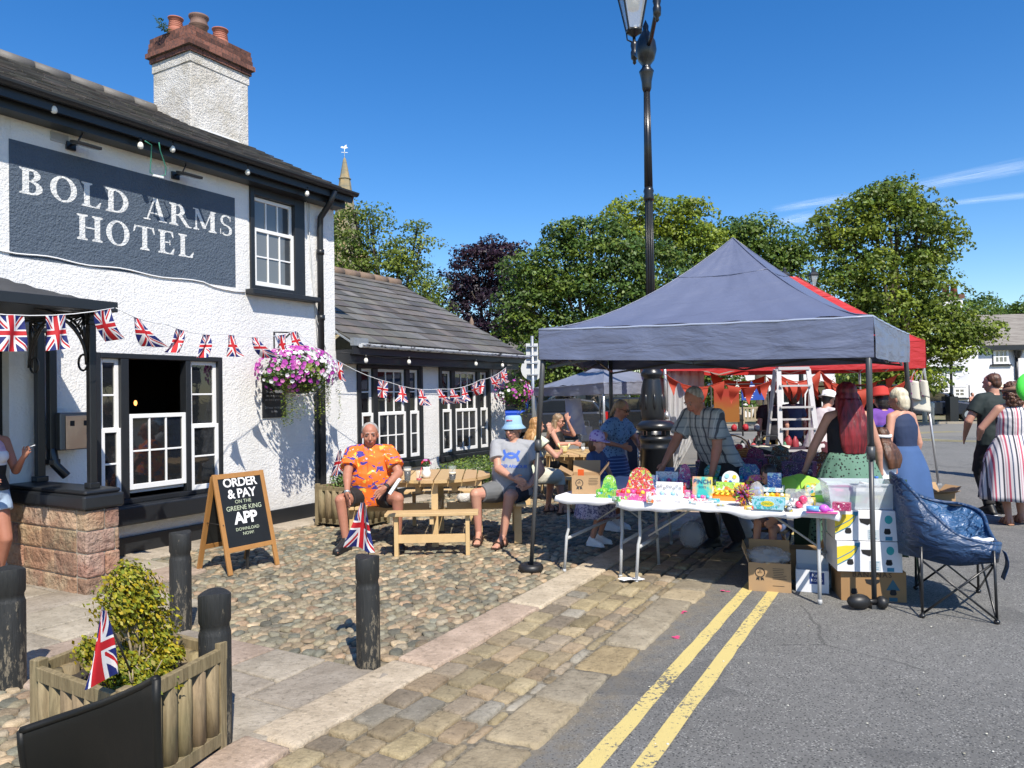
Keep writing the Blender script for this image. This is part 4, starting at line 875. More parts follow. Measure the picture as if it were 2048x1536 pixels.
tree('oak_tree', 'rounded mid green oak behind the peak of the navy gazebo', 46, [(1470, 480, 50, 38), (1520, 480, 55, 40), (1570, 505, 46, 40), (1500, 540, 80, 50), (1575, 560, 44, 50), (1440, 510, 40, 50), (1460, 600, 60, 50), (1560, 630, 60, 60), (1596, 520, 18, 26)], L_dark, [(1.2, 1.15, 1), (1.5, 1.3, .9), (.9, 1, .9)], 1520, .28, 1.0, 1.0, 44, base_r=.4)
tree('sycamore_tree', 'tall sunlit sycamore on the green in front of the far white inn', 31, [(1790, 400, 52, 32), (1740, 420, 60, 42), (1840, 430, 46, 40), (1690, 455, 62, 44), (1790, 470, 80, 60), (1880, 480, 42, 46), (1655, 470, 34, 30), (1700, 540, 62, 50), (1780, 560, 90, 60), (1860, 560, 56, 50), (1690, 610, 64, 44), (1780, 640, 90, 60), (1860, 650, 80, 56), (1925, 640, 56, 36), (1950, 660, 36, 30), (1710, 670, 70, 40), (1880, 705, 62, 36), (1800, 720, 80, 40), (1775, 372, 20, 20), (1920, 690, 36, 22), (1840, 760, 50, 30), (1760, 770, 60, 24)], L_syc, cg, 1800, .2, .72, 1.0, 44, base_r=.4, loose=.06)
for i, (u, v, ru, rv, Y) in enumerate(((1955, 615, 40, 20, 95), (2010, 630, 46, 20, 90), (2060, 625, 40, 26, 85))):
    tree('far_tree', ['distant green tree behind the chimney of the far white inn', 'distant tree showing over the ridge of the far inn', 'distant tree at the right edge over the far inn roof'][i], Y, [(u-20, v+8, ru*.6, rv), (u+18, v, ru*.7, rv*1.1), (u, v+30, ru, rv*1.4)], L_dark, cg, u, .5, 1.6, 1.0, 30, group='trees far behind the inn')
for i, (u0, u1, v, Y) in enumerate(((1085, 1260, 795, 38), (1240, 1480, 775, 44), (1470, 1700, 745, 50), (1690, 1860, 775, 46))):
    c = P((u0+u1)/2, 800, Y); c.z = 0; t = T('shrub', ['dark shrubbery beyond the grey gazebo, behind the parked van', 'dark shrubbery beyond the bin and the lamp post base', 'hedge of dark shrubs behind the blue notice board', 'dark shrubs under the sycamore tree'][i], 'shrub', c, 0)
    C = []; R = []; zt = P(u0, v-28, Y).z
    for k in range(130):
        p = P(rnd.uniform(u0, u1), 800, Y)-c; C.append((p.x, rnd.uniform(-1.5, 1.5), rnd.uniform(.3, zt))); R.append((.9, .9, .7))
    leafmesh('foliage', L_dark, t, C, R, 46, .26, [(.8, .85, .8), (.6, .7, .6), (1.2, 1.1, .8)]); b = MB()
    for k in range(6): x = (P(u0+(u1-u0)*(k+.5)/6, 800, Y)-c).x; b.tube([(x, 0, -.05), (x+.1, 0, zt*.6)], .06, 6)
    b.build('stems', m_bark, t)
# ---------------------------------------------------------------- church spire
c = P(690, 385, 85); c.z = 0
t = T('church_spire', 'slim weathered stone church spire with weathervane beyond the pub roof', 'church', c, radians(12))
m_spire = M('spire_stone', rough=.9, fn=lambda x: x.mix(x.mix((.36, .27, .14), (.2, .19, .14), x.noise(.8, 5).ramp(.4, .6)), (.16, .16, .12), (x.xyz()[2]*1.1).frac().lt(.12)*.6))
zt = P(690, 318, 85).z; zb = P(690, 385, 85).z; zm = P(690, 358, 85).z
b = MB(); b.lathe([(1.9, zb-8), (.62, zm-.1), (.62, zm+.05), (.58, zm+.08), (.22, zt-.3), (.15, zt), (.001, zt+.25)], n=8); b.sm = [False]*len(b.f); b.build('spire', m_spire, t)
b = MB(); b.lathe([(.64, zm-.1), (.74, zm), (.64, zm+.1)], n=8); b.build('band', m_spire, t)
b = MB(); b.b2((-2.6, -2.6, 0), (2.6, 2.6, zb-7.6)); b.build('tower', m_spire, t)
b = MB(); b.cyl((0, 0, zt), (0, 0, zt+1.3), .035, n=6); b.beam((-.35, 0, zt+.75), (.35, 0, zt+.75), .04, .06); b.beam((0, -.35, zt+.75), (0, .35, zt+.75), .04, .06)
b.prism([(-.45, 0), (-.3, .16), (-.05, .1), (.1, .3), (.28, .34), (.2, .15), (.4, .0), (.1, -.1), (-.2, -.08)], .04, (0, 0, zt+1.3), ((1, 0, 0), (0, 0, 1), (0, 1, 0))); b.build('weathervane', M('pale_gilt', (.7, .72, .7), .4), t)
# lodge with a clay hip roof behind the extension
c = P(950, 680, 24); c.z = 0; t = T('lodge', 'little lodge with orange clay hipped roof and finial behind the extension roof', 'lodge', c)
zt = P(944, 655, 24).z; b = MB(); b.b2((-.9, -.9, 0), (.9, .9, zt-.75)); b.build('wall', m_sand, t); b = MB(); b.add([(-1.1, -1.1, zt-.8), (1.1, -1.1, zt-.8), (1.1, 1.1, zt-.8), (-1.1, 1.1, zt-.8), (-.1, 0, zt-.1)], [(0, 1, 4), (1, 2, 4), (2, 3, 4), (3, 0, 4)]); b.build('roof', M('orange_clay', (.34, .14, .08), .8, var=(6, .3)), t)
b = MB(); b.lathe([(.16, zt-.16), (.1, zt-.05), (.14, zt+.02), (.05, zt+.08), (.08, zt+.16), (.001, zt+.36)], (-.1, 0, 0), 10); b.build('finial', m_ridge, t)
# sandstone cottage glimpsed left of the gazebo
c = P(1110, 780, 34); c.z = 0; t = T('stone_cottage', 'buff sandstone cottage glimpsed between the road sign and the maple', 'cottage', c, radians(15))
b = MB(); b.b2((-3.2, 0, 0), (1.2, 4, 2.9)); b.build('wall', M('buff_stone', rough=.9, fn=lambda x: x.mix((.42, .34, .22), (.28, .22, .15), x.noise(2.5, 3).ramp(.4, .6)), bump=(3, .5, .03)), t); b = MB(); b.add([(-3.4, -.2, 2.85), (1.4, -.2, 2.85), (1.4, 2, 4.1), (-3.4, 2, 4.1), (1.4, 4.2, 2.85), (-3.4, 4.2, 2.85)], [(0, 1, 2, 3), (3, 2, 4, 5)]); b.build('roof', m_slate, t, thick=.06)
b = MB(); b.b2((-1.6, -.02, .9), (-.7, .02, 2)); b.build('window', m_glass, t)
# ---------------------------------------------------------------- far white inn
YI = 50; c = P(1850, 800, YI); c.z = 0; t = T('white_inn', 'long white rendered inn with black trimmed windows across the green', 'inn', c, radians(-6))
RI = Matrix.Rotation(radians(6), 3, 'Z')
def I(u, v): 
    d = ray(u, v); o = V((0, 0, CAMH))-c; n = V((sin(radians(6)), -cos(radians(6)), 0)); n = V((-sin(radians(6)), -cos(radians(6)), 0)); k = -o.dot(n)/d.dot(n); p = RI @ (o+d*k); return p
m_farwhite = M('far_white_render', rough=.8, fn=col_noise((.76, .76, .78), (.66, .66, .68), .8))
ze = I(2010, 690).z; 
b = MB(); b.b2((-1.5, 0, 0), (19, 7, ze)); b.build('wall', m_farwhite, t)
b = MB(); x0 = I(1962, 690).x; b.add([(x0, -.35, ze-.05), (19.4, -.35, ze-.05), (19.4, 3.5, ze+2.3), (x0+.2, 3.5, ze+2.3), (19.4, 7.3, ze), (x0, 7.3, ze)], [(0, 1, 2, 3), (3, 2, 4, 5)]); b.build('roof', M('far_slate', rough=.8, fn=lambda x: x.mix((.17, .15, .13), (.25, .23, .2), x.noise(3, 4, x.map(x.obj(), (.4, 1, 5))).ramp(.4, .6))), t, thick=.08)
b = MB(); b.b2((x0, -.4, ze-.35), (19.4, -.02, ze-.06)); b.b2((-1.6, -.12, I(1870, 738).z-.12), (x0-1.2, -.02, I(1870, 738).z+.12)); b.build('fascia', m_black, t)
def farwin(u0, u1, v0, v1, cols, rows, fr=.1):
    p, q = I(u0, v1), I(u1, v0); w = bpy.data.objects.new('window', None); COL.objects.link(w); w.parent = t
    b = MB(); b.b2((p.x-fr, -.05, p.z-fr), (q.x+fr, -.02, q.z+fr)); b.b2((p.x-.25, -.14, p.z-fr-.1), (q.x+.25, -.02, p.z-fr)); b.build('surround', m_black, w)
    b = MB(); b.b2((p.x+.06, -.065, p.z+.06), (q.x-.06, -.055, q.z-.06)); b.build('pane', m_glass2, w)
    b = MB(); f = .07
    for i in range(cols+1): xx = p.x+(q.x-p.x)*i/cols; e = f if i in (0, cols) else .035; b.b2((xx-e, -.1, p.z), (xx+e, -.067, q.z))
    for j in range(rows+1): zz_ = p.z+(q.z-p.z)*j/rows; e = f if j in (0, rows) else .035; b.b2((p.x-f, -.105, zz_-e), (q.x+f, -.102, zz_+e))
    b.build('sash', m_white, w)
farwin(1988, 2013, 689, 726, 3, 3); farwin(1880, 1897, 777, 793, 2, 2); farwin(1908, 1928, 777, 793, 2, 2); farwin(1856, 1862, 763, 776, 2, 2); farwin(1852, 1868, 722, 732, 2, 2)
b = MB(); xx = I(2031, 700).x; b.cyl((xx, -.1, .3), (xx, -.1, ze-.5), .09); b.lathe([(.12, 0), (.25, .25), (.28, .5), (.3, .52)], (xx, -.3, ze-.9), 4); b.build('drainpipe', m_black, t)
p = I(1953, 612); b = MB(); b.b2((p.x-.75, 3, ze+1.5), (p.x+.55, 4.1, ze+3.5)); cm = b.build('chimney', m_farwhite, t); b = MB(); b.b2((p.x-.85, 2.9, ze+3.5), (p.x+.65, 4.2, ze+3.8)); b.build('cap', m_brick, cm)
for k in (-.35, .2): b = MB(); b.lathe([(.26, 0), (.2, .6), (.28, .7)], (p.x+k, 3.5, ze+3.8), 10); b.build('chimney_pot', m_pot, cm)
b = MB(); b.b2((-1.5, -.03, 0), (19, -.001, .7)); b.build('plinth', m_black, t)
# second white house glimpsed under the red canopy
c2 = P(1600, 780, 46); c2.z = 0; t = T('white_house', 'white house glimpsed under the red canopy between ladder and bunting', 'house', c2); b = MB(); b.b2((-4.6, 0, 0), (2.2, 5, 3.0)); b.build('wall', m_farwhite, t)
b = MB(); b.add([(-4.8, -.3, 2.95), (2.4, -.3, 2.95), (2.4, 2.5, 4.6), (-4.8, 2.5, 4.6)], [(0, 1, 2, 3)]); b.build('roof', m_slate, t, thick=.06)
for x in (-3.2, -1.0, .9): b = MB(); b.b2((x, -.03, .9), (x+.7, -.01, 2.1)); b.build('window', m_glass, t)
# contrails
m_cloud = M('contrail', (.9, .9, .9), 1, alpha=lambda x: ((x.noise(3.2, 6, x.map(x.uv(), (1, 6, 1)), .7)-.34)*1.1*((x.xyz(x.uv())[1]-.5).abs()*-2+1).mx(0)*((x.xyz(x.uv())[0]*-1+1)*x.xyz(x.uv())[0]*4).mx(0)).mx(0).mn(.5), emit=((.8, .87, 1), .25))
for i, (u0, v0, u1, v1, w) in enumerate(((1770, 385, 2120, 322, 26), (1540, 420, 1720, 395, 16), (1545, 447, 1640, 436, 22), (1850, 412, 2120, 385, 12))):
    Yc = 2600; A = [P(u0, v0-w/2, Yc), P(u1, v1-w, Yc), P(u1, v1+w*.6, Yc), P(u0, v0+w/2, Yc)]
    b = MB(); b.patch(lambda s, v: A[0].lerp(A[1], s).lerp(A[3].lerp(A[2], s), v), 4, 2); o = b.build('contrail_cloud', m_cloud); tag(o, kind='structure')
# ---------------------------------------------------------------- gazebos
m_hem = M('hem_sun_highlight', (.3, .34, .44), .35)  # paler than the canvas: sun highlight painted along the navy eave
def gazebo(name, label, corners, zt, zv, apex, canv, polem, feet=None, legs=(0, 1, 2, 3), lr=.022, ridge=None, sagp=1.68, extra=None):
    C = [V((c[0], c[1], 0)) for c in corners]; ctr = sum(C, V((0, 0, 0)))/4; t = T(name, label, 'gazebo', ctr)
    Z = zt if hasattr(zt, '__len__') else [zt]*4; ZV = zv if hasattr(zv, '__len__') else [zv]*4
    A = [V(a)-ctr for a in (ridge or [apex]*4)]; L = [c-ctr for c in C]
    SG = sagp if hasattr(sagp, '__len__') else [sagp]*4; b = MB(); W4 = 30
    for i in range(4):
        j = (i+1) % 4; p, q = L[i], L[j]; ap, aq = A[i], A[j]
        def fn(s, v):
            e = p.lerp(q, s); a = ap.lerp(aq, s); g = e.lerp(V((a.x, a.y, 0)), v); z0 = Z[i]*(1-s)+Z[j]*s; mid = 4*s*(1-s)
            z = z0+(a.z-z0)*(v**(SG[i]*(1-s)+SG[j]*s))-.05*mid*(1-v)*v*2+.05*v*(1-v)*noise.noise((e.x*1.7+i*5, e.y*1.7, v*2.2))+.02*(1-v)*noise.noise((e.x*6, e.y*6+i*3, v*3))
            return V((g.x, g.y, z))
        b.patch(fn, W4, 16, uv=False)
    b.build('roof_canvas', canv, t)
    b = MB()
    for i in range(4):
        j = (i+1) % 4; p, q = L[i], L[j]; out = ((p+q)/2).normalized()
        def fv(s, v):
            e = p.lerp(q, s)*1.004; z0 = Z[i]*(1-s)+Z[j]*s; z1 = ZV[i]*(1-s)+ZV[j]*s-.015*sin(s*pi); w = .012*sin(s*23+i*2)*v+.008*sin(s*57+v*3)*v*(1-v)*3; e = e+out*w; return V((e.x, e.y, z0+(z1-z0)*v))
        b.patch(fv, 40, 5, uv=False)
    b.build('valance', canv, t)
    b = MB(); k = 0.70
    for i in range(4):
        j = (i+1) % 4; pts = []
        for s in sub(0, 1, 8): e = L[i].lerp(L[j], s); a = A[i].lerp(A[j], s); g = e.lerp(V((a.x, a.y, 0)), k); z0 = Z[i]*(1-s)+Z[j]*s; pts.append(V((g.x, g.y, z0+(a.z-z0)*k**(SG[i]*(1-s)+SG[(i+1) % 4]*s)-.05*4*s*(1-s)*(1-k)*k*2+.006)))
        b.tube(pts, .004, 5)
    for i in range(4):
        pts = []
        for v in sub(0, 1, 10): g = L[i].lerp(V((A[i].x, A[i].y, 0)), v); pts.append(V((g.x, g.y, Z[i]+(A[i].z-Z[i])*v**SG[i]+.003)))
        b.tube(pts, .006, 5)
    b.build('seams', canv, t)
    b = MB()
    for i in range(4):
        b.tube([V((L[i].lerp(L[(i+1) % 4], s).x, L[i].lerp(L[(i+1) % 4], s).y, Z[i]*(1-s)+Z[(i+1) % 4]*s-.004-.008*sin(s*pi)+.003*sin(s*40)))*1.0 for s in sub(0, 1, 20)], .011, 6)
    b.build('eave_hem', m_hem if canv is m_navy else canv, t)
    for i in legs:
        f = (V((feet[i][0], feet[i][1], 0))-ctr) if feet and feet[i] else L[i]*.985
        top = L[i]*.975+V((0, 0, Z[i]-.03)); bt = f+V((0, 0, .03)); m = top.lerp(bt, .47)
        b = MB(); b.cyl(m, top, lr, n=8); b.cyl(bt, m, lr*.8, n=8); b.cyl(m-V((0, 0, .05)), m+V((0, 0, .05)), lr*1.35, n=8); b.b2((f.x-.035, f.y-.035, .0), (f.x+.035, f.y+.035, .03)); b.build('leg', polem, t)
    b = MB()
    for i in range(4):
        j = (i+1) % 4; p = L[i]*.96; q = L[j]*.96; n = 2 if (p-q).length < 3.6 else 3; za = min(Z)-.1; zb_ = min(ZV)-.0
        for k in range(n):
            a, c = p.lerp(q, k/n), p.lerp(q, (k+1)/n); b.beam(a+V((0, 0, za)), c+V((0, 0, zb_)), .014, .022); b.beam(a+V((.01, .01, zb_)), c+V((.01, .01, za)), .014, .022)
    for i in range(4):
        c = V((A[i].x, A[i].y, Z[i]+.05)); b.beam(L[i]*.96+V((0, 0, Z[i]-.1)), c, .014, .022)
    b.build('truss', polem, t); return t
FL = G(1062, 1148); FR = G(1749, 1216)
cFL = P(1079, 659, 6.8); cFR = P(1745, 632, 5.65); cBR = P(1817, 668, 7.75); cBL = (1.2, 9.3)
gz = gazebo('gazebo', 'slate navy pop-up gazebo over the toy stall, nearest the camera', [cFL, cFR, cBR, cBL], [cFL.z, cFR.z, cBR.z, 2.2], [1.96, 1.885, 1.915, 1.93], P(1466, 476, 7.3), m_navy, m_polegrey, [FL, FR, G(1836, 1062, .0), None], lr=.024, sagp=[1.66, 1.5, 1.4, 1.6])
b = MB(); n = 20; R_ = .075; r = .042; vs = [((R_+r*cos(a))*cos(c), (R_+r*cos(a))*sin(c), .045+r*sin(a)) for c in [2*pi*k/n for k in range(n)] for a in [2*pi*k/10 for k in range(10)]]
b.smooth = True; b.add(vs, [(i*10+j, ((i+1) % n)*10+j, ((i+1) % n)*10+(j+1) % 10, i*10+(j+1) % 10) for i in range(n) for j in range(10)])
t = T('leg_weight', 'black ring weight round the foot of the left front gazebo leg', 'weight', (FL.x, FL.y, .012)); b.build('ring', m_rubber, t)
t = T('leg_weight', 'pair of black dumbbell weights at the foot of the gazebo leg by the banana boxes', 'weight', (FR.x-.04, FR.y-.02, .0), .1); b = MB(); b.ell((-.09, .0, .06), (.09, .06, .055), 14, 8); b.ell((.08, -.02, .05), (.045, .05, .048), 12, 8); b.cyl((-.05, 0, .06), (.06, -.01, .055), .018); b.build('weights', m_rubber, t)
gazebo('gazebo', 'pale grey pop-up gazebo on white poles behind the toy stall', [P(1068, 779, 13.6), P(1207, 768, 11.4), P(1345, 762, 13.0), (1.8, 15.4)], [P(1068, 777, 13.6).z, P(1207, 765, 11.4).z, P(1345, 760, 13).z, 1.95], [P(1068, 792, 13.6).z, P(1207, 788, 11.4).z, P(1345, 783, 13).z, 1.7], P(1207, 730, 13.3), m_greycanvas, m_polelight, None, lr=.02, sagp=1.1)
rFR = P(1849, 680, 12.3); rFL = P(1322, 722, 11.6)
gazebo('gazebo', 'long red canopy stall behind the navy gazebo', [rFL, rFR, (rFR.x+.35, rFR.y+3, 0), (rFL.x+.2, rFL.y+3, 0)], [2.42]*4, [1.97]*4, None, m_redcanvas, m_polelight, [G(1340, 1003, 0), G(1877, 970), None, None], lr=.025, ridge=[P(1420, 553, 13.4), P(1592, 553, 13.4), P(1592, 553, 13.6), P(1420, 553, 13.6)], sagp=1.1)
# sheer curtain on the red stall, and the printed cloth sheet on the grey gazebo
t = T('sheer_curtain', 'white sheer curtain gathered on the left end of the red stall', 'curtain', (rFL.x, rFL.y+.1, 0)); b = MB()
def cur(s, v):
    w = 1.15 if v < .4 else 1.15-.9*((v-.4)/.6)**1.3; return V((.12+s*.78*w/1.15*1.0, .14*sin(s*26)*(.3+.3*v)+.8*s, 1.98-1.75*v))
b.patch(cur, 60, 20); b.build('cloth', m_sheer, t, thick=.003)
c = P(1142, 797, 12.6); t = T('hanging_sheet', 'plain white cloth sheet hanging from the eaves of the grey gazebo', 'cloth', c); b = MB()
b.patch(lambda s, v: V((-.13+.26*s*(1+.25*v)+.03*sin(3*v+2)+.1*v, .03*sin(s*5+v*4), -.58*v-.04*s*v)), 10, 14); b.build('sheet', M('hanging_cloth', rough=.7, fn=lambda x: x.mix((.6, .62, .7), (.42, .46, .62), x.noise(4, 2).ramp(.42, .55)), tl=.3), t)
b = MB(); b.tube([(-.1, 0, 0), (-.04, 0, .1)], .003, 4); b.tube([(.1, 0, 0), (.06, 0, .1)], .003, 4); b.build('ties', m_ink, t)
# red triangular bunting of the back stall
m_redtri = M('red_bunting_cloth', (.6, .08, .04), .7, tl=.45)
def tribunt(label, pts, n, s=.26):
    pts = [V(p) for p in pts]; o = pts[0].copy(); t = T('bunting', label, 'bunting', o, 0, 'red triangle bunting'); P2 = []
    for a, c in zip(pts, pts[1:]): P2 += [a.lerp(c, k/6)-V((0, 0, .13*4*(k/6)*(1-k/6))) for k in range(6)]
    P2.append(pts[-1]); b = MB(); b.tube([p-o for p in P2], .006, 4); b.build('cord', m_redtri, t)
    for i in range(n):
        f = (i+.5)/n*(len(P2)-1); k = int(f); p = P2[k].lerp(P2[min(k+1, len(P2)-1)], f-k)-o; d = (P2[min(k+1, len(P2)-1)]-P2[k]).normalized(); q = rnd.uniform(-.08, .08)
        b = MB(); b.patch(lambda u, v: p+d*((u-.5)*s*.8*(1-v))+V((q*v, .04*sin(5*v+i), -s*v)), 4, 6, uv=False); b.build('pennant', m_redtri, t)
tribunt('red triangle bunting across the left half of the red stall', [P(1330, 748, 11.5), P(1440, 765, 11.2), P(1560, 750, 11.2), P(1640, 742, 11.3)], 11)
tribunt('second string of red triangle bunting deeper in the red stall', [P(1420, 745, 13.2), P(1530, 752, 13.0), P(1640, 762, 13.2), P(1800, 748, 13.4)], 12, .3)
tribunt('red triangle bunting at the right end of the red stall', [P(1640, 742, 11.6), P(1740, 776, 11.6), P(1836, 740, 12.1)], 8, .3)
# ---------------------------------------------------------------- tables
def foldtable(label, a, d1, w, L, z, drop=.05, endlegs=((.12, 0), (.12, 1)), legx=.14):
    """a: front-left corner, d1: unit vector along the long side, w: depth; back is 90 degrees left of d1"""
    rz = atan2(d1.y, d1.x); t = T('folding_table', label, 'folding table', (a.x, a.y, 0), rz, 'white folding tables of the toy stall')
    b = MB(); b.b2((0, 0, z-.045), (L, w, z-.003)); b.build('table_top', M('white_plastic', (.72, .73, .76), .5), t, bev=.01)
    b = MB()
    def fn(s, v):
        S = -.03+(L+.06)*s; e = min(s, 1-s)*(L+.06); q = -.03+(w+.06)*v; f = min(v, 1-v)*(w+.06)
        zz = z+.004; lim = .03
        if e < .001 or f < .001: zz -= drop*(1+.5*sin(S*9)+.35*sin(S*23))
        elif e < .06 or f < .06: pass
        return V((S, q, zz+.0025*sin(S*21+q*8)))
    n, m_ = 60, 16; vs = []; 
    ss = [0, 0, .012]+[k/n for k in range(2, n-1)]+[.988, 1, 1]; vv = [0, 0, .05]+[k/m_ for k in range(2, m_-1)]+[.95, 1, 1]
    for j, v in enumerate(vv):
        for i, s in enumerate(ss):
            edge = i in (0, len(ss)-1) or j in (0, len(vv)-1); S = -.012+(L+.024)*s; q = -.012+(w+.024)*v; zz = z+.005+.0018*sin(S*17+q*9)
            if edge: zz -= drop*(1+.35*sin(S*7+q*5)+.2*sin(S*19+q*13)); S += (.012 if s > .5 else -.012)*(i in (0, len(ss)-1)); q += (.014 if v > .5 else -.014)*(j in (0, len(vv)-1))
            vs.append((S, q, zz))
    N = len(ss); b.smooth = True; b.add(vs, [(j*N+i, j*N+i+1, (j+1)*N+i+1, (j+1)*N+i) for j in range(len(vv)-1) for i in range(N-1)]); b.build('cloth', m_clothw, t, thick=.004)
    for x0, sg in ((legx, -1), (L-legx, 1)):
        b = MB(); r = .0145
        for y0, sy in ((.09, -1), (w-.09, 1)):
            b.tube([(x0, y0, z-.05), (x0+sg*.0, y0, .42), (x0+sg*.01, y0+sy*.012, .36), (x0+sg*.03, y0+sy*.07, .0)] if False else [(x0, y0+.04*-sy, z-.05), (x0, y0+.04*-sy, .40), (x0+sg*.005, y0+sy*.0, .33), (x0+sg*.01, y0+sy*.05, .03)], r, 8)
            b.cyl((x0+sg*.01, y0+sy*.05, .0), (x0+sg*.01, y0+sy*.051, .04), .018, n=8)
        b.tube([(x0+sg*.004, .10, .31), (x0+sg*.004, w-.10, .31)], .016, 8); b.build('leg_frame', m_greyplastic, t)
        b = MB(); b.tube([(x0, w/2, .36), (x0-sg*.45, w/2, z-.05)], .009, 6); b.build('brace', m_greyplastic, t)
    return t
TZ = .71
tA = G(1238, 1003, TZ); tB = G(1672, 1027, TZ); tA.z = tB.z = 0; d1 = (tB-tA).normalized(); d2 = V((-d1.y, d1.x, 0)); tL = (tB-tA).length
foldtable('long white-clothed folding table crowded with bright toys along the front of the stall', tA, d1, .74, tL, TZ, .055)
lA = G(1115, 992, TZ); lA.z = 0
foldtable('white folding table end-on at the left of the stall carrying the brown ribbon-marked carton', lA+d1*.0, d2 if False else d1, 1.7, .62, TZ-.002, .05, legx=.05)
bA = tA+d2*1.75+d1*.2
foldtable('rear table under a heap of shaded toys behind the checked-shirt man', bA, d1, .7, 1.9, TZ+.02, .2)
# ---------------------------------------------------------------- goods
RZT = atan2(d1.y, d1.x)
def pr(name, cols, sc=9, seed=0, rough=.4):
    def f(x):
        v = x.map(x.obj(), 1, (seed, seed*1.7, seed*.3)); w = x.map(x.obj(), 1, (seed*2, seed*.7, seed*1.3))
        c = x.mix(x.pal(x.noise(sc*.6, 2, v), [cols[0]]*3+[cols[1]]*2+[cols[2 % len(cols)]]+[cols[-1]]*2), x.pal(x.vor(sc*1.6, w, 'F1', 'c'), cols+[(.8, .8, .78)]), x.noise(sc*2.4, 2, w, .5, .8).gt(.54))
        c = x.mix(c, (.03, .03, .05), (x.noise(sc*3, 2, w, .5, .5)-.5).abs().lt(.012)*.8)
        return x.mix(c, (.82, .82, .8), (x.noise(sc*5, 2, x.map(x.obj(), (1, 1, 3.5))).gt(.64)))
    return M(name, rough=rough, fn=f)
PC = dict(r=(.65, .04, .05), p=(.75, .1, .35), y=(.8, .62, .05), g=(.1, .45, .08), l=(.35, .65, .08), b=(.03, .16, .55), t=(.05, .45, .5), w=(.78, .78, .78), o=(.8, .25, .03), k=(.03, .03, .04), v=(.3, .1, .5), c=(.35, .65, .75), n=(.2, .1, .05))
def pal_(s): return [PC[c] for c in s]
def item(name, label, cat, u, v, z=TZ+.006, rz=None, group=None):
    p = G(u, v, z) if not isinstance(u, V) else u; return T(name, label, cat, p, RZT if rz is None else rz, group)
def carton(t, w, d, h, mat, th=.004, flaps=None, lid=False):
    b = MB(); b.b2((-w/2, 0, 0), (w/2, th, h)); b.b2((-w/2, d-th, 0), (w/2, d, h)); b.b2((-w/2, th, 0), (-w/2+th, d-th, h)); b.b2((w/2-th, th, 0), (w/2, d-th, h)); b.b2((-w/2+th, th, 0), (w/2-th, d-th, th))
    if lid: b.b2((-w/2+th, th, h-th), (w/2-th, d-th, h))
    b.build('carton', mat, t, bev=.001)
    if flaps:
        for (side, ang) in flaps:
            b = MB(); L = d*.45
            if side == 'l': b.beam((-w/2, d/2, h), (-w/2-L*cos(ang), d/2, h+L*sin(ang)), d, th)
            if side == 'r': b.beam((w/2, d/2, h), (w/2+L*cos(ang), d/2, h+L*sin(ang)), d, th)
            if side == 'f': b.beam((0, 0, h), (0, -L*.8*cos(ang), h+L*.8*sin(ang)), w, th)
            if side == 'b': b.beam((0, d, h), (0, d+L*cos(ang), h+L*sin(ang)), w, th)
            b.build('flap', mat, t)
def rosette(t, x, z, r, y=-.001):
    b = MB(); f = ((1, 0, 0), (0, 0, 1), (0, -1, 0)); n = 32
    for k in range(n): a0, a1 = 2*pi*k/n, 2*pi*(k+1)/n; r0 = r*(1 if k % 2 else .9); r1 = r*(.9 if k % 2 else 1); b.prism([(x+r0*cos(a0), z+r0*sin(a0)), (x+r1*cos(a1), z+r1*sin(a1)), (x+r*.78*cos(a1), z+r*.78*sin(a1)), (x+r*.78*cos(a0), z+r*.78*sin(a0))], .0008, (0, y, 0), f)
    for sx in (-1, 1): b.prism([(x+sx*r*.1, z-r*.95), (x+sx*r*.6, z-r*.95), (x+sx*r*.75, z-r*1.55), (x+sx*r*.42, z-r*1.35), (x+sx*r*.15, z-r*1.6)], .0008, (0, y, 0), f)
    b.text('BEST', r*.42, (x, y-.0005, z+r*.02), f); b.prism([(x-r*.15, z+r*.25), (x, z+r*.5), (x+r*.15, z+r*.25)], .0008, (0, y, 0), f); b.build('ribbon_emblem', m_ink, t)
def lines(t, x0, x1, z0, n, dz, mat=m_ink, y=-.001, hh=.0035, name='small_print'):
    b = MB()
    for k in range(n): b.b2((x0+rnd.uniform(0, .01), y-.0006, z0-k*dz), (x1-rnd.uniform(0, .05)*(x1-x0)*6, y, z0-k*dz+hh))
    b.build(name, mat, t)
t = item('carton', 'brown carton with a black ribbon emblem on the left end of the toy stall', 'carton', 1172, 988, TZ+.006, RZT+.35); carton(t, .26, .3, .17, m_kraft, flaps=[('l', .5), ('b', .9), ('r', .9)]); rosette(t, -.06, .1, .038); lines(t, .02, .12, .14, 5, .014)
t = item('price_card', 'blank orange card standing up in the left brown carton', 'card', V((0, 0, 0)), 0); t.location = G(1163, 953, TZ+.17)+V((.0, .06, -.1)); b = MB(); b.box((0, 0, .09), (.06, .003, .14)); b.build('card', M('orange_card', (.75, .12, .02), .6), t)
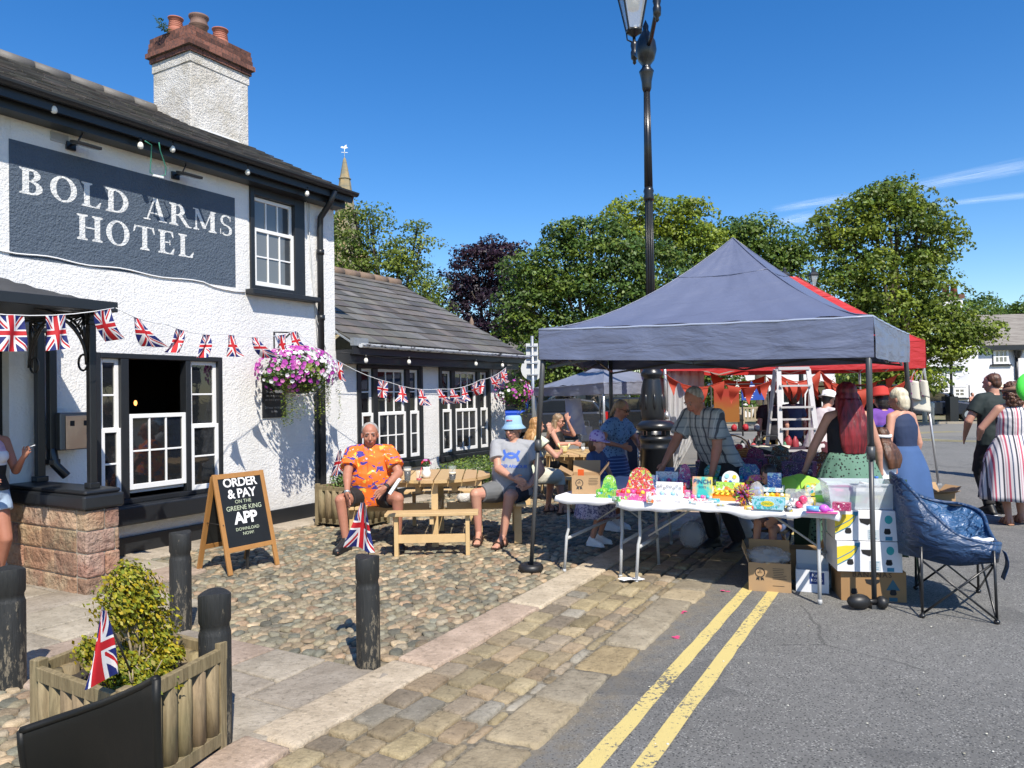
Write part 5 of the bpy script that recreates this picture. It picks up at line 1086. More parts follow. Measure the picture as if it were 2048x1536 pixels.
def display(name, label, u, v, w, d, h, front, inner, hh=0, hm=None, shape='arc', things=None, rz=None, z=TZ+.006, text=None):
    """open-topped counter display box with a header card at the back"""
    t = item(name, label, 'toy display', u, v, z, rz); th = .003
    b = MB(); b.b2((-w/2, 0, 0), (w/2, th, h*.75)); b.b2((-w/2, th, 0), (-w/2+th, d, h)); b.b2((w/2-th, th, 0), (w/2, d, h)); b.b2((-w/2+th, d-th, 0), (w/2-th, d, h)); b.b2((-w/2+th, th, 0), (w/2-th, d-th, th)); b.build('tray', front, t)
    if hh:
        n = 14
        if shape == 'arc': pl = [(-w/2, 0), (w/2, 0)]+[(w/2*.82*cos(pi*k/n), hh*.35+hh*.65*sin(pi*k/n)) for k in range(n+1)]
        elif shape == 'rect': pl = [(-w/2, 0), (w/2, 0), (w/2, hh), (-w/2, hh)]
        elif shape == 'oct': pl = [(-w/2, 0), (w/2, 0), (w/2, hh*.6), (w*.3, hh), (-w*.3, hh), (-w/2, hh*.6)]
        b = MB(); b.prism(pl, .003, (0, d-.001, h), ((1, 0, 0), (0, .12, .99), (0, 1, 0))); b.build('header_card', hm or front, t)
    if text:
        b = MB()
        for s, sz, zz in text[0]: b.text(s, sz, (0, d-.004+.12*zz, h+zz), ((1, 0, 0), (0, .12, .99), (0, -1, .1)), off=.01)
        b.build('lettering', text[1], t)
    for k in range(things or 0):
        b = MB(); x = -w/2+w*(k+.5)/things; r = min(w/things*.42, .028); b.ell((x, d*.45+rnd.uniform(-.02, .02), h*.55+r*.8), (r, r, r*1.1), 10, 7, jit=.05); b.build('toy', inner[k % len(inner)], t)
    return t
mp = {k: plain('toy_'+k, PC[k], .35) for k in PC}
display('toy_display', 'green toy display tray with a leafy green header beside the left carton', 1208, 996, .15, .14, .07, pr('print_green', pal_('glgtw'), 14), [mp['g'], mp['l']], .12, pr('print_leaf', pal_('glg'), 20), 'arc', 4)
display('toy_display', 'red and pink toy box with a tall rounded multicoloured header', 1262, 1001, .28, .2, .08, pr('print_red', pal_('rprwol'), 16, 2), [mp['r'], mp['y'], mp['p']], .19, pr('print_mixed', pal_('lryolwg'), 22, 3), 'arc', 6, rz=RZT-.1)
t = display('toy_display', 'white box doodled with round outline faces, flap raised', 1330, 1000, .24, .14, .055, m_whitecard, [mp['w'], mp['c']], .085, m_whitecard, 'rect', 5)
b = MB(); 
for k in range(8):
    x = -.1+.028*k; z = .095+.012*sin(k*2.3); n = 14; r = .011
    for i in range(n): a0, a1 = 2*pi*i/n, 2*pi*(i+1)/n; b.prism([(x+r*cos(a0), z+r*sin(a0)), (x+r*cos(a1), z+r*sin(a1)), (x+r*.8*cos(a1), z+r*.8*sin(a1)), (x+r*.8*cos(a0), z+r*.8*sin(a0))], .0006, (0, .135+.003*z, 0), ((1, 0, 0), (0, 0, 1), (0, -1, 0)))
    for s in (-1, 1): b.prism([(x+s*.004-.0015, z-.002), (x+s*.004+.0015, z-.002), (x+s*.004+.0015, z+.003), (x+s*.004-.0015, z+.003)], .0006, (0, .135, 0), ((1, 0, 0), (0, 0, 1), (0, -1, 0)))
b.build('doodles', m_ink, t)
m_grad = M('teal_yellow_print', rough=.4, fn=lambda x: x.mix(x.mix((.75, .2, .3), (.8, .6, .1), (x.xyz()[0]+x.noise(12, 3)*.1).ramp(-.1, .1)), (.05, .5, .45), (x.noise(11, 3)-x.xyz()[0].abs()*3+.1).ramp(.4, .6)))
display('toy_display', 'teal and yellow display with PINCH lettering on its upright header', 1398, 1004, .17, .12, .04, pr('print_pink', pal_('pwpr'), 18, 5), [mp['p'], mp['t']], .16, m_grad, 'rect', 4, text=((('PINCH', .052, .115), ('TOYS', .026, .07)), m_inknavy))
t = display('toy_display', 'orange duck tray with white round header, yellow ducks inside', 1452, 1002, .24, .16, .05, plain('orange_card_print', (.8, .28, .04), .4), [mp['y']], .0, None, 'arc', 0)
for k in range(5):
    x = -.09+.045*k; b = MB(); b.ell((x, .06, .05), (.022, .028, .018), 10, 7); b.ell((x, .04, .075), .014, 10, 7); b.ell((x, .022, .073), (.006, .008, .003), 6, 4); b.build('duck', mp['y'], t)
b = MB(); b.prism([(-.12, 0), (.12, 0), (.12, .07), (-.12, .07)], .004, (0, .17, .07), ((1, 0, 0), (0, .2, .98), (0, 1, 0))); b.build('orange_lip', pr('print_orange_lime', pal_('olyo'), 9, 1), t)
b = MB(); n = 26; b.prism([(.075*cos(2*pi*k/n), .075*sin(2*pi*k/n)) for k in range(n)], .004, (0, .2, .16), ((1, 0, 0), (0, .12, .99), (0, 1, 0))); b.build('round_header', m_whitecard, t)
for (x, z, r, m) in ((-.03, .03, .02, 'c'), (.035, .025, .018, 'y'), (0, -.02, .014, 'b'), (-.04, -.02, .014, 'o')):
    b = MB(); b.prism([(x+r*cos(2*pi*k/12), z+r*sin(2*pi*k/12)) for k in range(12)], .001, (0, .1955, .16), ((1, 0, 0), (0, .12, .99), (0, -1, .1))); b.build('dot', mp[m], t)
def koosh(label, u, v, z, r):
    t = item('stretch_ball', label, 'toy ball', u, v, z, 0, 'spiky multicoloured stretch balls'); mats = [mp[c] for c in 'roylgpv']; 
    for mi in range(7):
        b = MB()
        for k in range(16):
            d = V((rnd.gauss(0, 1), rnd.gauss(0, 1), rnd.gauss(0, 1))).normalized(); s = d.cross(V((rnd.random(), rnd.random(), rnd.random()))).normalized()
            c = V((0, 0, r)); b.tube([c, c+d*r*.6+s*r*.1, c+d*r*rnd.uniform(.9, 1.1), c+d*r*.75-s*r*.16, c+d*r*.4-s*r*.1], r*.035, 4)
        tag(b.build('strands', mats[mi], t), kind='stuff')
koosh('spiky multicoloured stretch ball at the front edge of the long table', 1487, 1012, TZ+.006, .09)
koosh('spiky multicoloured stretch ball set up by the clear tub', 1660, 978, TZ+.03, .08)
t = item('cellophane_bag', 'clear cellophane bag of mixed sweets behind the front stretch ball', 'bag', 1512, 1000); b = MB(); b.ell((0, .05, .07), (.06, .05, .08), 14, 9, jit=.08); b.build('film', m_film, t)
for k in range(14): b = MB(); b.ell((rnd.uniform(-.04, .04), .05+rnd.uniform(-.03, .03), rnd.uniform(.015, .11)), rnd.uniform(.01, .016), 7, 5); b.build('sweet', mp[rnd.choice('rogywbn')], t)
t = item('toy_box', 'teal toy box with an oval yellow badge at the front edge of the table', 'toy box', 1535, 1019); carton(t, .235, .13, .085, pr('print_teal', pal_('tctt'), 12, 4), lid=True)
b = MB(); b.prism([(.05*cos(2*pi*k/16), .05+.022*sin(2*pi*k/16)) for k in range(16)], .001, (0, -.0005, -.005), ((1, 0, 0), (0, 0, 1), (0, -1, 0))); b.build('badge', mp['y'], t); b = MB(); b.text('DINOS', .026, (0, -.0018, .045), ((1, 0, 0), (0, 0, 1), (0, -1, 0)), off=.01); b.build('lettering', mp['g'], t)
display('toy_display', 'yellow tray of yellow and white figures just behind the teal box', 1552, 1000, .2, .12, .04, mp['y'], [mp['w'], mp['y'], mp['o']], .0, None, 'rect', 5)
t = item('flying_discs', 'fan of lime green flying discs with a small yellow centre label', 'flying discs', 1597, 990); 
for k in range(5):
    b = MB(); c = V((-.1+.05*k, .09-.01*abs(k-2), .075+.012*(2-abs(k-2)))); R3 = Matrix.Rotation(radians(52), 3, 'X') @ Matrix.Rotation(.1*(k-2), 3, 'Y'); b.lathe([(.001, .012), (.05, .012), (.055, .009), (.085, .009), (.095, 0), (.09, -.004)], c, 24, R=R3); b.build('disc', mp['l'], t)
b = MB(); b.prism([(.022*cos(2*pi*k/14), .022*sin(2*pi*k/14)) for k in range(14)], .001, V((0, .09, .099))+(Matrix.Rotation(radians(52), 3, 'X') @ V((0, 0, .0135))), [tuple(Matrix.Rotation(radians(52), 3, 'X') @ V(a)) for a in ((1, 0, 0), (0, 1, 0), (0, 0, 1))]); b.build('centre_label', mp['y'], t)
t = display('toy_display', 'pale teal tray with a blue toy carton standing in it', 1546, 984, .16, .12, .05, pr('print_paleteal', pal_('cwc'), 9, 8), [mp['c']], .0, None, 'rect', 0, z=TZ+.05); b = MB(); b.b2((-.05, .04, .01), (.06, .1, .16)); b.build('blue_carton', pr('print_blue', pal_('bbcbw'), 16, 9), t)
t = item('cup_and_ball_pack', 'clear pack of pink cups and silver balls near the table corner', 'toy pack', 1597, 1018); b = MB(); b.b2((-.1, .03, 0), (.08, .13, .14)); b.build('clear_box', m_film, t)
for (x, z, r) in ((-.0, .035, .033), (.03, .075, .036)): b = MB(); b.lathe([(r*.5, .035), (r*.8, .0), (r, -.03), (r*.9, -.03), (r*.55, .02)], (x, .02, z), 18, R=Matrix.Rotation(radians(75), 3, 'X')); b.build('cup', plain('cup_pink', (.75, .06, .16), .2), t)
for (x, z) in ((-.07, .025), (-.05, .07)): b = MB(); b.ell((x, .0, z), .02, 12, 8); b.build('ball', m_galv, t)
t = item('bubble_toy', 'blue and pink bubble bottle lying on a pink card at the table corner', 'bubble toy', 1638, 1026, TZ+.008, RZT+.05); b = MB(); b.cyl((-.09, .03, .025), (.0, .03, .025), .022, n=14); b.build('bottle', plain('sky_blue_plastic', (.15, .4, .75), .2), t); b = MB(); b.ell((.035, .03, .032), (.036, .03, .03), 14, 9); b.cyl((.06, .03, .025), (.1, .03, .02), .015, .008, 10); b.build('bulb', plain('violet_plastic', (.6, .15, .7), .15), t); b = MB(); b.b2((-.09, -.01, .0), (.13, .07, .003)); b.build('backing_card', mp['p'], t)
t = display('toy_display', 'mint green display with two coloured circles and a number 12 spot', 1660, 1006, .25, .13, .045, plain('grass_green_print', (.25, .6, .1), .4), [mp['l']], .12, plain('mint_card', (.5, .68, .5), .4), 'oct', 0)
for (x, z, r, m) in ((-.01, .11, .035, 'l'), (.05, .1, .03, 't')): b = MB(); b.prism([(x+r*cos(2*pi*k/18), z+r*sin(2*pi*k/18)) for k in range(18)], .001, (0, .125+.12*(z-.045), 0), ((1, 0, 0), (0, 0, 1), (0, -1, 0))); b.build('circle', mp[m], t)
b = MB(); b.text('12', .03, (-.085, .123, .07), ((1, 0, 0), (0, 0, 1), (0, -1, 0)), off=.015); b.text('25', .028, (.05, .128, .145), ((1, 0, 0), (0, 0, 1), (0, -1, 0)), off=.01); b.build('numbers', m_ink, t)
t = item('toy_box', 'small dark red toy pack lying against the green display', 'toy box', 1683, 1022); carton(t, .13, .08, .06, pr('print_darkred', [(.25, .01, .05), (.35, .02, .1), (.5, .1, .2)], 20, 3), lid=True)
for i, (u, v, w, h, cols, lb) in enumerate(((1352, 990, .09, .05, 'wpk', 'small white and pink carded toy lying before the doodled box'), (1377, 997, .08, .07, 'rpw', 'small upright pink carded toy left of the PINCH display'), (1428, 1006, .09, .035, 'ctw', 'flat aqua packet between the PINCH display and the duck tray'), (1498, 1020, .07, .03, 'oyr', 'little orange packet right of the front stretch ball'), (1578, 1024, .06, .045, 'wky', 'small black and white packet by the teal box corner'), (1622, 1010, .07, .06, 'wyb', 'small white card with coloured dots above the bubble bottle'), (1230, 1003, .08, .04, 'lgw', 'little lime packet at the left corner of the long table'), (1300, 1006, .06, .09, 'rwo', 'little red and white popcorn-striped carton by the red toy box'), (1640, 990, .09, .06, 'lyg', 'small lime packet in front of the spiky ball'), (1515, 985, .08, .05, 'ywr', 'small yellow packet behind the sweets bag'))):
    t = item('toy_pack', lb, 'toy pack', u, v, TZ+.008, RZT+rnd.uniform(-.5, .5)); b = MB(); b.b2((-w/2, 0, 0), (w/2, .035, h)); b.build('card_box', pr('pack%d' % i, pal_(cols), 30, i+21), t, bev=.002); b = MB(); b.ell((0, -.004, h*.5), (w*.3, .012, h*.34), 12, 7); b.build('blister', m_tub, t)
for i, (u, v, w, h, hh, cols, lb) in enumerate(((1288, 984, .2, .06, .09, 'cwb', 'pale blue counter box in the second row left of the doodled box'), (1352, 986, .16, .09, 0, 'wrk', 'white and red carton in the second row behind the doodled box'), (1438, 988, .14, .1, 0, 'lyw', 'lime carton squeezed between the PINCH display and the duck header'), (1512, 982, .2, .08, .06, 'ypo', 'yellow and pink counter box behind the cellophane bag'), (1572, 984, .16, .11, 0, 'vcw', 'lilac carton in the second row before the lime discs'), (1628, 992, .15, .1, 0, 'tyw', 'teal and yellow carton right of the lime discs'), (1330, 974, .22, .07, .07, 'pwc', 'pink counter box in the back row of the long table'), (1400, 976, .2, .09, 0, 'ogw', 'orange and green carton in the back row of the long table'), (1545, 972, .22, .1, 0, 'rbk', 'red and blue carton in the back row behind the blue toy carton'))):
    display('toy_display', lb, u, v, w, .1, h, pr('row%d' % i, pal_(cols), 13, i+41), [mp[cols[0]], mp[cols[2]]], hh, pr('rowh%d' % i, pal_(cols), 17, i+51), 'arc' if i % 2 else 'rect', 4, z=TZ+.008, rz=RZT+rnd.uniform(-.25, .25))
# second-rank headers, shade painted in by darkening their print colours
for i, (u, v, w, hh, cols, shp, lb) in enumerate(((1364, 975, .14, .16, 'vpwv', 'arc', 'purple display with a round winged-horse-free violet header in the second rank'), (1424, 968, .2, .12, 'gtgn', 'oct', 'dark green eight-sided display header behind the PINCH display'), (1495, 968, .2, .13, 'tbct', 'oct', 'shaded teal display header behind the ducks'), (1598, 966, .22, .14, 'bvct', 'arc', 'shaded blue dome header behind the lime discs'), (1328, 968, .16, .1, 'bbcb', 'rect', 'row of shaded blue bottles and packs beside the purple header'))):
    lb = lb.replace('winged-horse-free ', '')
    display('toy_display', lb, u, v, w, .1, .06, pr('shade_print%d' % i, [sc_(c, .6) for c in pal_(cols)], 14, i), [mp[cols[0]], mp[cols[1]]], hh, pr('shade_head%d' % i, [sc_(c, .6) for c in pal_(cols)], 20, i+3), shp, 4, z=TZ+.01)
for i, (u, v) in enumerate(((1318, 1004), (1352, 1006), (1384, 1010), (1415, 1008), (1440, 1014))):
    t = item('cellophane_pack', ['see-through pack in front of the doodled box', 'crinkled clear pack of pale toys left of the PINCH display', 'clear pack with teal trinkets at the cloth edge', 'white frilly pack before the PINCH display', 'flat clear pack by the duck tray corner'][i], 'toy pack', u, v)
    b = MB(); b.ell((0, .03, .018), (.05, .035, .02), 12, 7, jit=.1); b.build('film', m_film, t)
    for k in range(5): b = MB(); b.ell((rnd.uniform(-.03, .03), .03+rnd.uniform(-.015, .015), .014), (.012, .009, .008), 7, 5, jit=.2); b.build('trinket', mp[rnd.choice(['wpc', 'wwc', 'tcw', 'www', 'wcy'][i])], t)
# heap on the rear table, canopy shade painted into its darkened palette
k = 0; names = ['blue', 'violet', 'brown', 'teal', 'red', 'pink', 'dark green', 'yellow', 'navy', 'orange', 'lilac', 'black']
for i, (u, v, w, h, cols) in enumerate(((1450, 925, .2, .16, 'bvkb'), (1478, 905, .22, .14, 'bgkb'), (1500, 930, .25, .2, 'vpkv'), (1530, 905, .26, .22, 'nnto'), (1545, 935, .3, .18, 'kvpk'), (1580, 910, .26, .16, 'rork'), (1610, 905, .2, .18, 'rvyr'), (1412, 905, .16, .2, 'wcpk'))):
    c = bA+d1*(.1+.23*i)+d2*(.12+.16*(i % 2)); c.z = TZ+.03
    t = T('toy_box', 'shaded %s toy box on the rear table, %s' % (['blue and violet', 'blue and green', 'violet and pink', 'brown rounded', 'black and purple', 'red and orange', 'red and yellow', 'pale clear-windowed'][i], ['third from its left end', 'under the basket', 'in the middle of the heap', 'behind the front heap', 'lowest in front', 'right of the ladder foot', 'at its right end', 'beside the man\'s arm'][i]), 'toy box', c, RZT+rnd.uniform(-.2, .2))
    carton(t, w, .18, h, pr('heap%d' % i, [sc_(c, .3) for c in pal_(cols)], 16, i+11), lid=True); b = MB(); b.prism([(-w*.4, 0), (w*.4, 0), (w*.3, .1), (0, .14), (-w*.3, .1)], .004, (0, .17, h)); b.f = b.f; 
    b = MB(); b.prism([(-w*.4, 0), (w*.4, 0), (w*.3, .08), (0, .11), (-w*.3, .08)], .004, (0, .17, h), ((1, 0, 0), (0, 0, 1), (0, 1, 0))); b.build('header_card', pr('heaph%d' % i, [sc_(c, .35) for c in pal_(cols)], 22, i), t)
c = bA+d1*1.35+d2*(-.02); t = T('dark_cloth', 'dark green cloth hung over the front of the rear table', 'cloth', (c.x, c.y, 0), RZT); b = MB(); b.patch(lambda s, v: V((-.35+1.0*s, -.03+.012*sin(s*22)*v, .80-.72*v)), 40, 6); b.build('cloth', plain('bottle_green_cloth', (.012, .045, .035), .8), t, thick=.004)
c = bA+d1*.32+d2*.35; t = T('wicker_basket', 'orange wicker basket with a hooped handle on the rear table', 'basket', (c.x, c.y, TZ+.2), RZT); b = MB()
for j in range(6): r = .13+.008*j; b.tube([(r*1.25*cos(2*pi*k/24), r*.8*sin(2*pi*k/24), .022*j+.006*(k % 2)) for k in range(25)], .008, 5)
for k in range(16): a = 2*pi*k/16; b.tube([(.125*1.25*cos(a), .125*.8*sin(a), 0), (.17*1.25*cos(a), .17*.8*sin(a), .125)], .006, 4)
b.build('weave', M('wicker', (.5, .2, .06), .6), t); b = MB(); b.tube([(.2*cos(a), 0, .12+.14*sin(a)) for a in [pi*k/10 for k in range(11)]], .008, 5); b.build('handle', M('wicker_handle', (.45, .18, .05), .6), t)
b = MB(); 
for k in range(8): b.ell((rnd.uniform(-.12, .12), rnd.uniform(-.06, .06), .13), .035, 8, 5, jit=.2)
b.build('red_toys', mp['r'], t)
# ---------------------------------------------------------------- boxes on the ground and banana boxes
t = item('carton', 'brown carton with ribbon emblem on the asphalt under the long table', 'carton', 1542, 1180, 0, RZT+.16); t.location = G(1540, 1184); carton(t, .33, .3, .235, m_kraft, flaps=[('l', 1.2), ('b', 1.3)]); rosette(t, -.075, .155, .042); lines(t, .02, .14, .19, 7, .014); lines(t, .02, .13, .05, 1, .02)
t2 = T('plastic_wrap', 'crumpled clear wrap heaped on the brown carton under the table', 'plastic wrap', t.location+V((0, .02, .235)), RZT); b = MB(); b.ell((-.03, .12, .03), (.18, .16, .07), 26, 16, jit=.16); b.build('wrap', m_film, t2)
t = item('carton', 'small white carton with a navy label beside the table leg', 'carton', 1625, 1185, 0, RZT+.1); carton(t, .25, .25, .18, m_whitecard, flaps=[('b', 1.2)]); b = MB(); b.b2((-.02, -.002, .07), (.09, -.0005, .165)); b.build('label', m_inknavy, t); b = MB(); b.text('Kara', .04, (.035, -.0035, .14), ((1, 0, 0), (0, 0, 1), (0, -1, 0)), off=.01); b.text('KOKO', .03, (.035, -.0035, .1), ((1, 0, 0), (0, 0, 1), (0, -1, 0)), off=.01); b.build('lettering', m_whitecard, t)
t = item('carton', 'open brown carton standing behind the white carton', 'carton', 1615, 1160, 0, RZT+.3); carton(t, .3, .22, .26, m_kraft, flaps=[('l', 1.3), ('r', 1.1)])
t = item('paper_sheet', 'stray white paper by the table foot on the setts', 'paper', 1262, 1157, .045, .3); b = MB(); b.patch(lambda s, v: V((-.1+.2*s, -.07+.12*v, .006*sin(s*6)+.004*sin(v*5+1))), 8, 6); b.build('sheet', m_whitecard, t)
for i, (u, v, r) in enumerate(((1385, 1095, .13), (1490, 1075, .1))):
    t = item('carrier_bag', ['bulging clear carrier bag on the cobbles under the table', 'pale carrier bag under the table by the dark trousers'][i], 'carrier bag', u, v, .02, 0); b = MB(); b.ell((0, 0, r), (r, r*.8, r*1.1), 16, 10, jit=.12); b.tube([(-.05, 0, r*1.9), (0, 0, r*2.5), (.05, 0, r*1.9)], .008, 5); b.build('bag', m_film if i == 0 else plain('pale_bag', (.6, .6, .62), .4), t)
def banana(label, z, brown, off=(0, 0), rz=.0):
    base = G(1745, 1203); t = T('banana_box', label, 'banana box', (base.x+off[0], base.y+off[1], z), RZT+.27+rz); w, d, h = .47, .38, .232
    m = M('brown_banana_card', (.33, .19, .08), .75) if brown else m_whitecard; carton(t, w, d, h, m, .006, lid=True)
    f = ((1, 0, 0), (0, 0, 1), (0, -1, 0)); y = -.0008
    b = MB()
    for x, ww, zz in ((-.14, .05, .06), (.14, .05, .06)): b.prism([(x-ww/2, zz+.004), (x-ww*.35, zz+.036), (x+ww*.35, zz+.036), (x+ww/2, zz+.004), (x+ww*.3, zz-.008), (x-ww*.3, zz-.008)], .0015, (0, y, 0), f)
    b.prism([(-.06, .17), (.045, .17), (.045, .15), (0, .12), (-.05, .14)], .0015, (0, y, 0), f); b.build('hand_hole', m_dark, t)
    if brown:
        b = MB(); b.text('BANANAS', .055, (-.01, y-.001, .205), f, off=.012, sp=1.2); b.build('lettering', plain('faded_ink', (.09, .05, .03), .7), t)
        b = MB(); b.prism([(.09, .09), (.19, .09), (.14, .175)], .001, (0, y, 0), f); b.b2((.11, y-.001, .005), (.17, y, .035)); b.build('blue_print', plain('dull_blue', (.04, .12, .16), .7), t)
    else:
        b = MB(); pl = [(-.235, .04), (-.2, .075), (-.15, .1), (-.1, .14), (-.075, .2), (-.09, .21), (-.12, .2), (-.17, .2), (-.235, .19)]; b.prism(pl, .001, (0, y, 0), f); b.build('banana_print', m_inky, t)
        b = MB()
        for off_ in (0, .045): 
            q = [V((-.235, y-.002, .05+off_)), V((-.19, y-.002, .075+off_)), V((-.13, y-.002, .11+off_)), V((-.095, y-.002, .155+off_*.7)), V((-.08, y-.002, .2))]
            for a, c in zip(q, q[1:]): b.beam(a, c, .002, .006)
        b.prism([(-.11, .2), (-.07, .19), (-.065, .222), (-.1, .222)], .001, (0, y-.0015, 0), f); b.build('outline_print', m_inkblue, t)
        b = MB(); b.prism([(.15+.028*cos(2*pi*k/20), .165+.033*sin(2*pi*k/20)) for k in range(20)], .001, (0, y, 0), f); b.build('oval_print', plain('turquoise_ink', (.03, .36, .36), .6), t); b = MB(); b.b2((.125, y-.001, .005), (.175, y, .035)); b.build('barcode', m_inkblue, t)
        b = MB(); b.b2((-.0, y-.001, .01), (.08, y, .085)); b.build('label', plain('label_grey', (.5, .56, .6), .6), t); lines(t, .005, .075, .075, 5, .014, m_inkblue, -.003, .003)
    return t
banana('brown banana box lettered BANANAS at the bottom of the stack', 0, True, (.01, .0)); banana('white banana box with yellow fruit print, middle of the stack', .236, False, (-.03, -.03), .03); banana('white banana box with yellow fruit print, directly under the clear tub', .474, False, (-.035, -.02), -.02)
base = G(1745, 1203); t = T('clear_tub', 'clear plastic tub of packets on top of the banana boxes', 'tub', (base.x-.06, base.y+.0, .712), RZT+.27); b = MB(); w, d, h = .5, .36, .2
b.add([(-w/2+.03, .02, 0), (w/2-.03, .02, 0), (w/2-.03, d-.02, 0), (-w/2+.03, d-.02, 0), (-w/2, 0, h), (w/2, 0, h), (w/2, d, h), (-w/2, d, h)], [(3, 2, 1, 0), (0, 1, 5, 4), (1, 2, 6, 5), (2, 3, 7, 6), (3, 0, 4, 7)]); b.build('tub_body', m_tub, t, thick=.004)
b = MB(); b.b2((-w/2-.012, -.012, h-.012), (w/2+.012, .0, h)); b.b2((-w/2-.012, d, h-.012), (w/2+.012, d+.012, h)); b.b2((-w/2-.012, 0, h-.012), (-w/2, d, h)); b.b2((w/2, 0, h-.012), (w/2+.012, d, h)); b.build('rim', m_tub, t)
for i, (x, z, a, m) in enumerate(((-.13, .03, .2, 'w'), (-.05, .05, -.1, 'l'), (.06, .04, .1, 'n'), (.14, .06, -.2, 'y'), (.0, .12, .05, 'w'), (.1, .13, .2, 'w'), (-.12, .11, -.15, 'p'))):
    b = MB(); b.box((x, .16, z+.02), (.13, .22, .05), Matrix.Rotation(a, 3, 'Y')); b.build('packet', mp[m] if i != 2 else pr('packet_print', pal_('nwnr'), 20), t)
t = T('water_bottle', 'clear water bottle with blue cap behind the clear tub', 'bottle', G(1783, 1010, .68)+V((0, .25, .0)), 0); b = MB(); b.lathe([(.03, 0), (.032, .02), (.032, .13), (.014, .17), (.014, .19)], n=16); b.build('bottle_body', m_tub, t); b = MB(); b.cyl((0, 0, .19), (0, 0, .21), .016); b.build('cap', mp['b'], t)
# ---------------------------------------------------------------- moon chair
t = T('camping_chair', 'big navy padded folding moon chair with papers on its seat', 'camping chair', (3.31, 5.72, 0), radians(-19.5))
rim = [(-.40, -.22, .98), (-.33, -.36, .90), (-.2, -.43, .75), (-.05, -.46, .62), (.1, -.46, .565), (.22, -.44, .55), (.3, -.3, .53), (.33, -.05, .5), (.34, .2, .55), (.33, .38, .66), (.2, .47, .71), (0, .49, .73), (-.2, .44, .80), (-.33, .36, .90), (-.41, .2, .98), (-.44, .0, 1.0)]
def cr_(P_, n=4):
    o = []; N = len(P_)
    for i in range(N):
        a, b_, c_, d_ = [V(P_[(i+k) % N]) for k in (-1, 0, 1, 2)]
        for j in range(n): s = j/n; o.append(.5*((2*b_)+(c_-a)*s+(2*a-5*b_+4*c_-d_)*s*s+(3*b_-a-3*c_+d_)*s**3))
    return o
rm = cr_(rim); N = len(rm); ctr = V((-.02, .0, .40)); rings = [rm]
for k, (s, z) in enumerate(((.93, .9), (.8, .62), (.62, .3), (.4, .1), (.15, .02))): rings.append([V((ctr.x+(p.x-ctr.x)*s, ctr.y+(p.y-ctr.y)*s, ctr.z+(p.z-ctr.z)*z+.012*sin(i*1.3+k*2))) for i, p in enumerate(rm)])
b = MB(); b.smooth = True; b.add([p for r in rings for p in r], [(k*N+i, (k+1)*N+i, (k+1)*N+(i+1) % N, k*N+(i+1) % N) for k in range(len(rings)-1) for i in range(N)]+[tuple(range((len(rings)-1)*N, len(rings)*N))[::-1]]); b.build('padded_seat', m_chairin, t)
b = MB(); b.smooth = True; o1 = [V((p.x*1.03, p.y*1.03, p.z+.004)) for p in rm]; o2 = [V((p.x*1.0, p.y*1.02, (p.z+.45)/2)) for p in rm]; o3 = [V((p.x*.96, p.y*.95, .405+.015*sin(i*.4))) for i, p in enumerate(rm)]
b.add(o1+o2+o3, [(k*N+i, k*N+(i+1) % N, (k+1)*N+(i+1) % N, (k+1)*N+i) for k in range(2) for i in range(N)]); b.build('outer_shell', m_chairn, t, thick=.006)
b = MB(); b.tube([p+V((0, 0, .012)) for p in rm]+[rm[0]+V((0, 0, .012))], .016, 8); b.build('piped_rim', m_chairn, t)
ft = [(-.30, -.47), (.22, -.49), (.31, .46), (-.2, .44)]
for i in range(4):
    a = V((ft[i][0], ft[i][1], .015)); q = V((ft[(i+1) % 4][0]*.95, ft[(i+1) % 4][1]*.92, .42)); q2 = V((ft[i][0]*.98, ft[i][1]*.96, .42 if i != 0 else .42)); a2 = V((ft[(i+1) % 4][0], ft[(i+1) % 4][1], .02))
    b = MB(); b.tube([a, q2+V((0, 0, .1))], .011, 7); b.ell(a, (.025, .025, .018), 8, 5); b.build('leg', m_blackiron, t)
    b = MB(); b.tube([a+V((0, .01, .01)), q], .009, 6); b.tube([a2+V((0, -.01, .01)), q2], .009, 6); b.build('cross_brace', m_blackiron, t)
b = MB(); n = 16; b.prism([(.055*cos(2*pi*k/n), .045*sin(2*pi*k/n)) for k in range(n)], .004, (.14, .455, .716)); b.build('cup_holder', m_dark, t)
b = MB(); b.patch(lambda s, v: V((.31+.02*sin(v*4), -.42+.1*s, .50-.2*v)), 4, 6); b.build('strap', m_chairn, t, thick=.004)
t.scale = (.88, .92, .97); c = t.location
t = T('papers', 'untidy white and green papers lying on the navy moon chair', 'papers', c+V((.07, -.13, .46)), .3); 
for k in range(4): b = MB(); b.patch(lambda s, v: V((-.14+.28*s+.02*k, -.1+.16*v+.015*k, .012*k+.012*sin(s*5+k)+.01*sin(v*6))), 8, 6); b.build('sheet', [m_grille, mp['l'], m_grille, m_whitecard][k], t)
# carton and blue box behind the chair
t = T('carton', 'torn open brown carton on the road behind the moon chair', 'carton', G(1888, 1010), .2); carton(t, .38, .3, .16, m_kraft, flaps=[('l', .4), ('r', .7), ('b', 1), ('f', .4)])
t = T('toy_box', 'pale blue flat carton beside the torn brown carton', 'carton', G(1912, 1020), .1); carton(t, .3, .3, .07, pr('print_sky', pal_('ccwb'), 7, 3), lid=True)
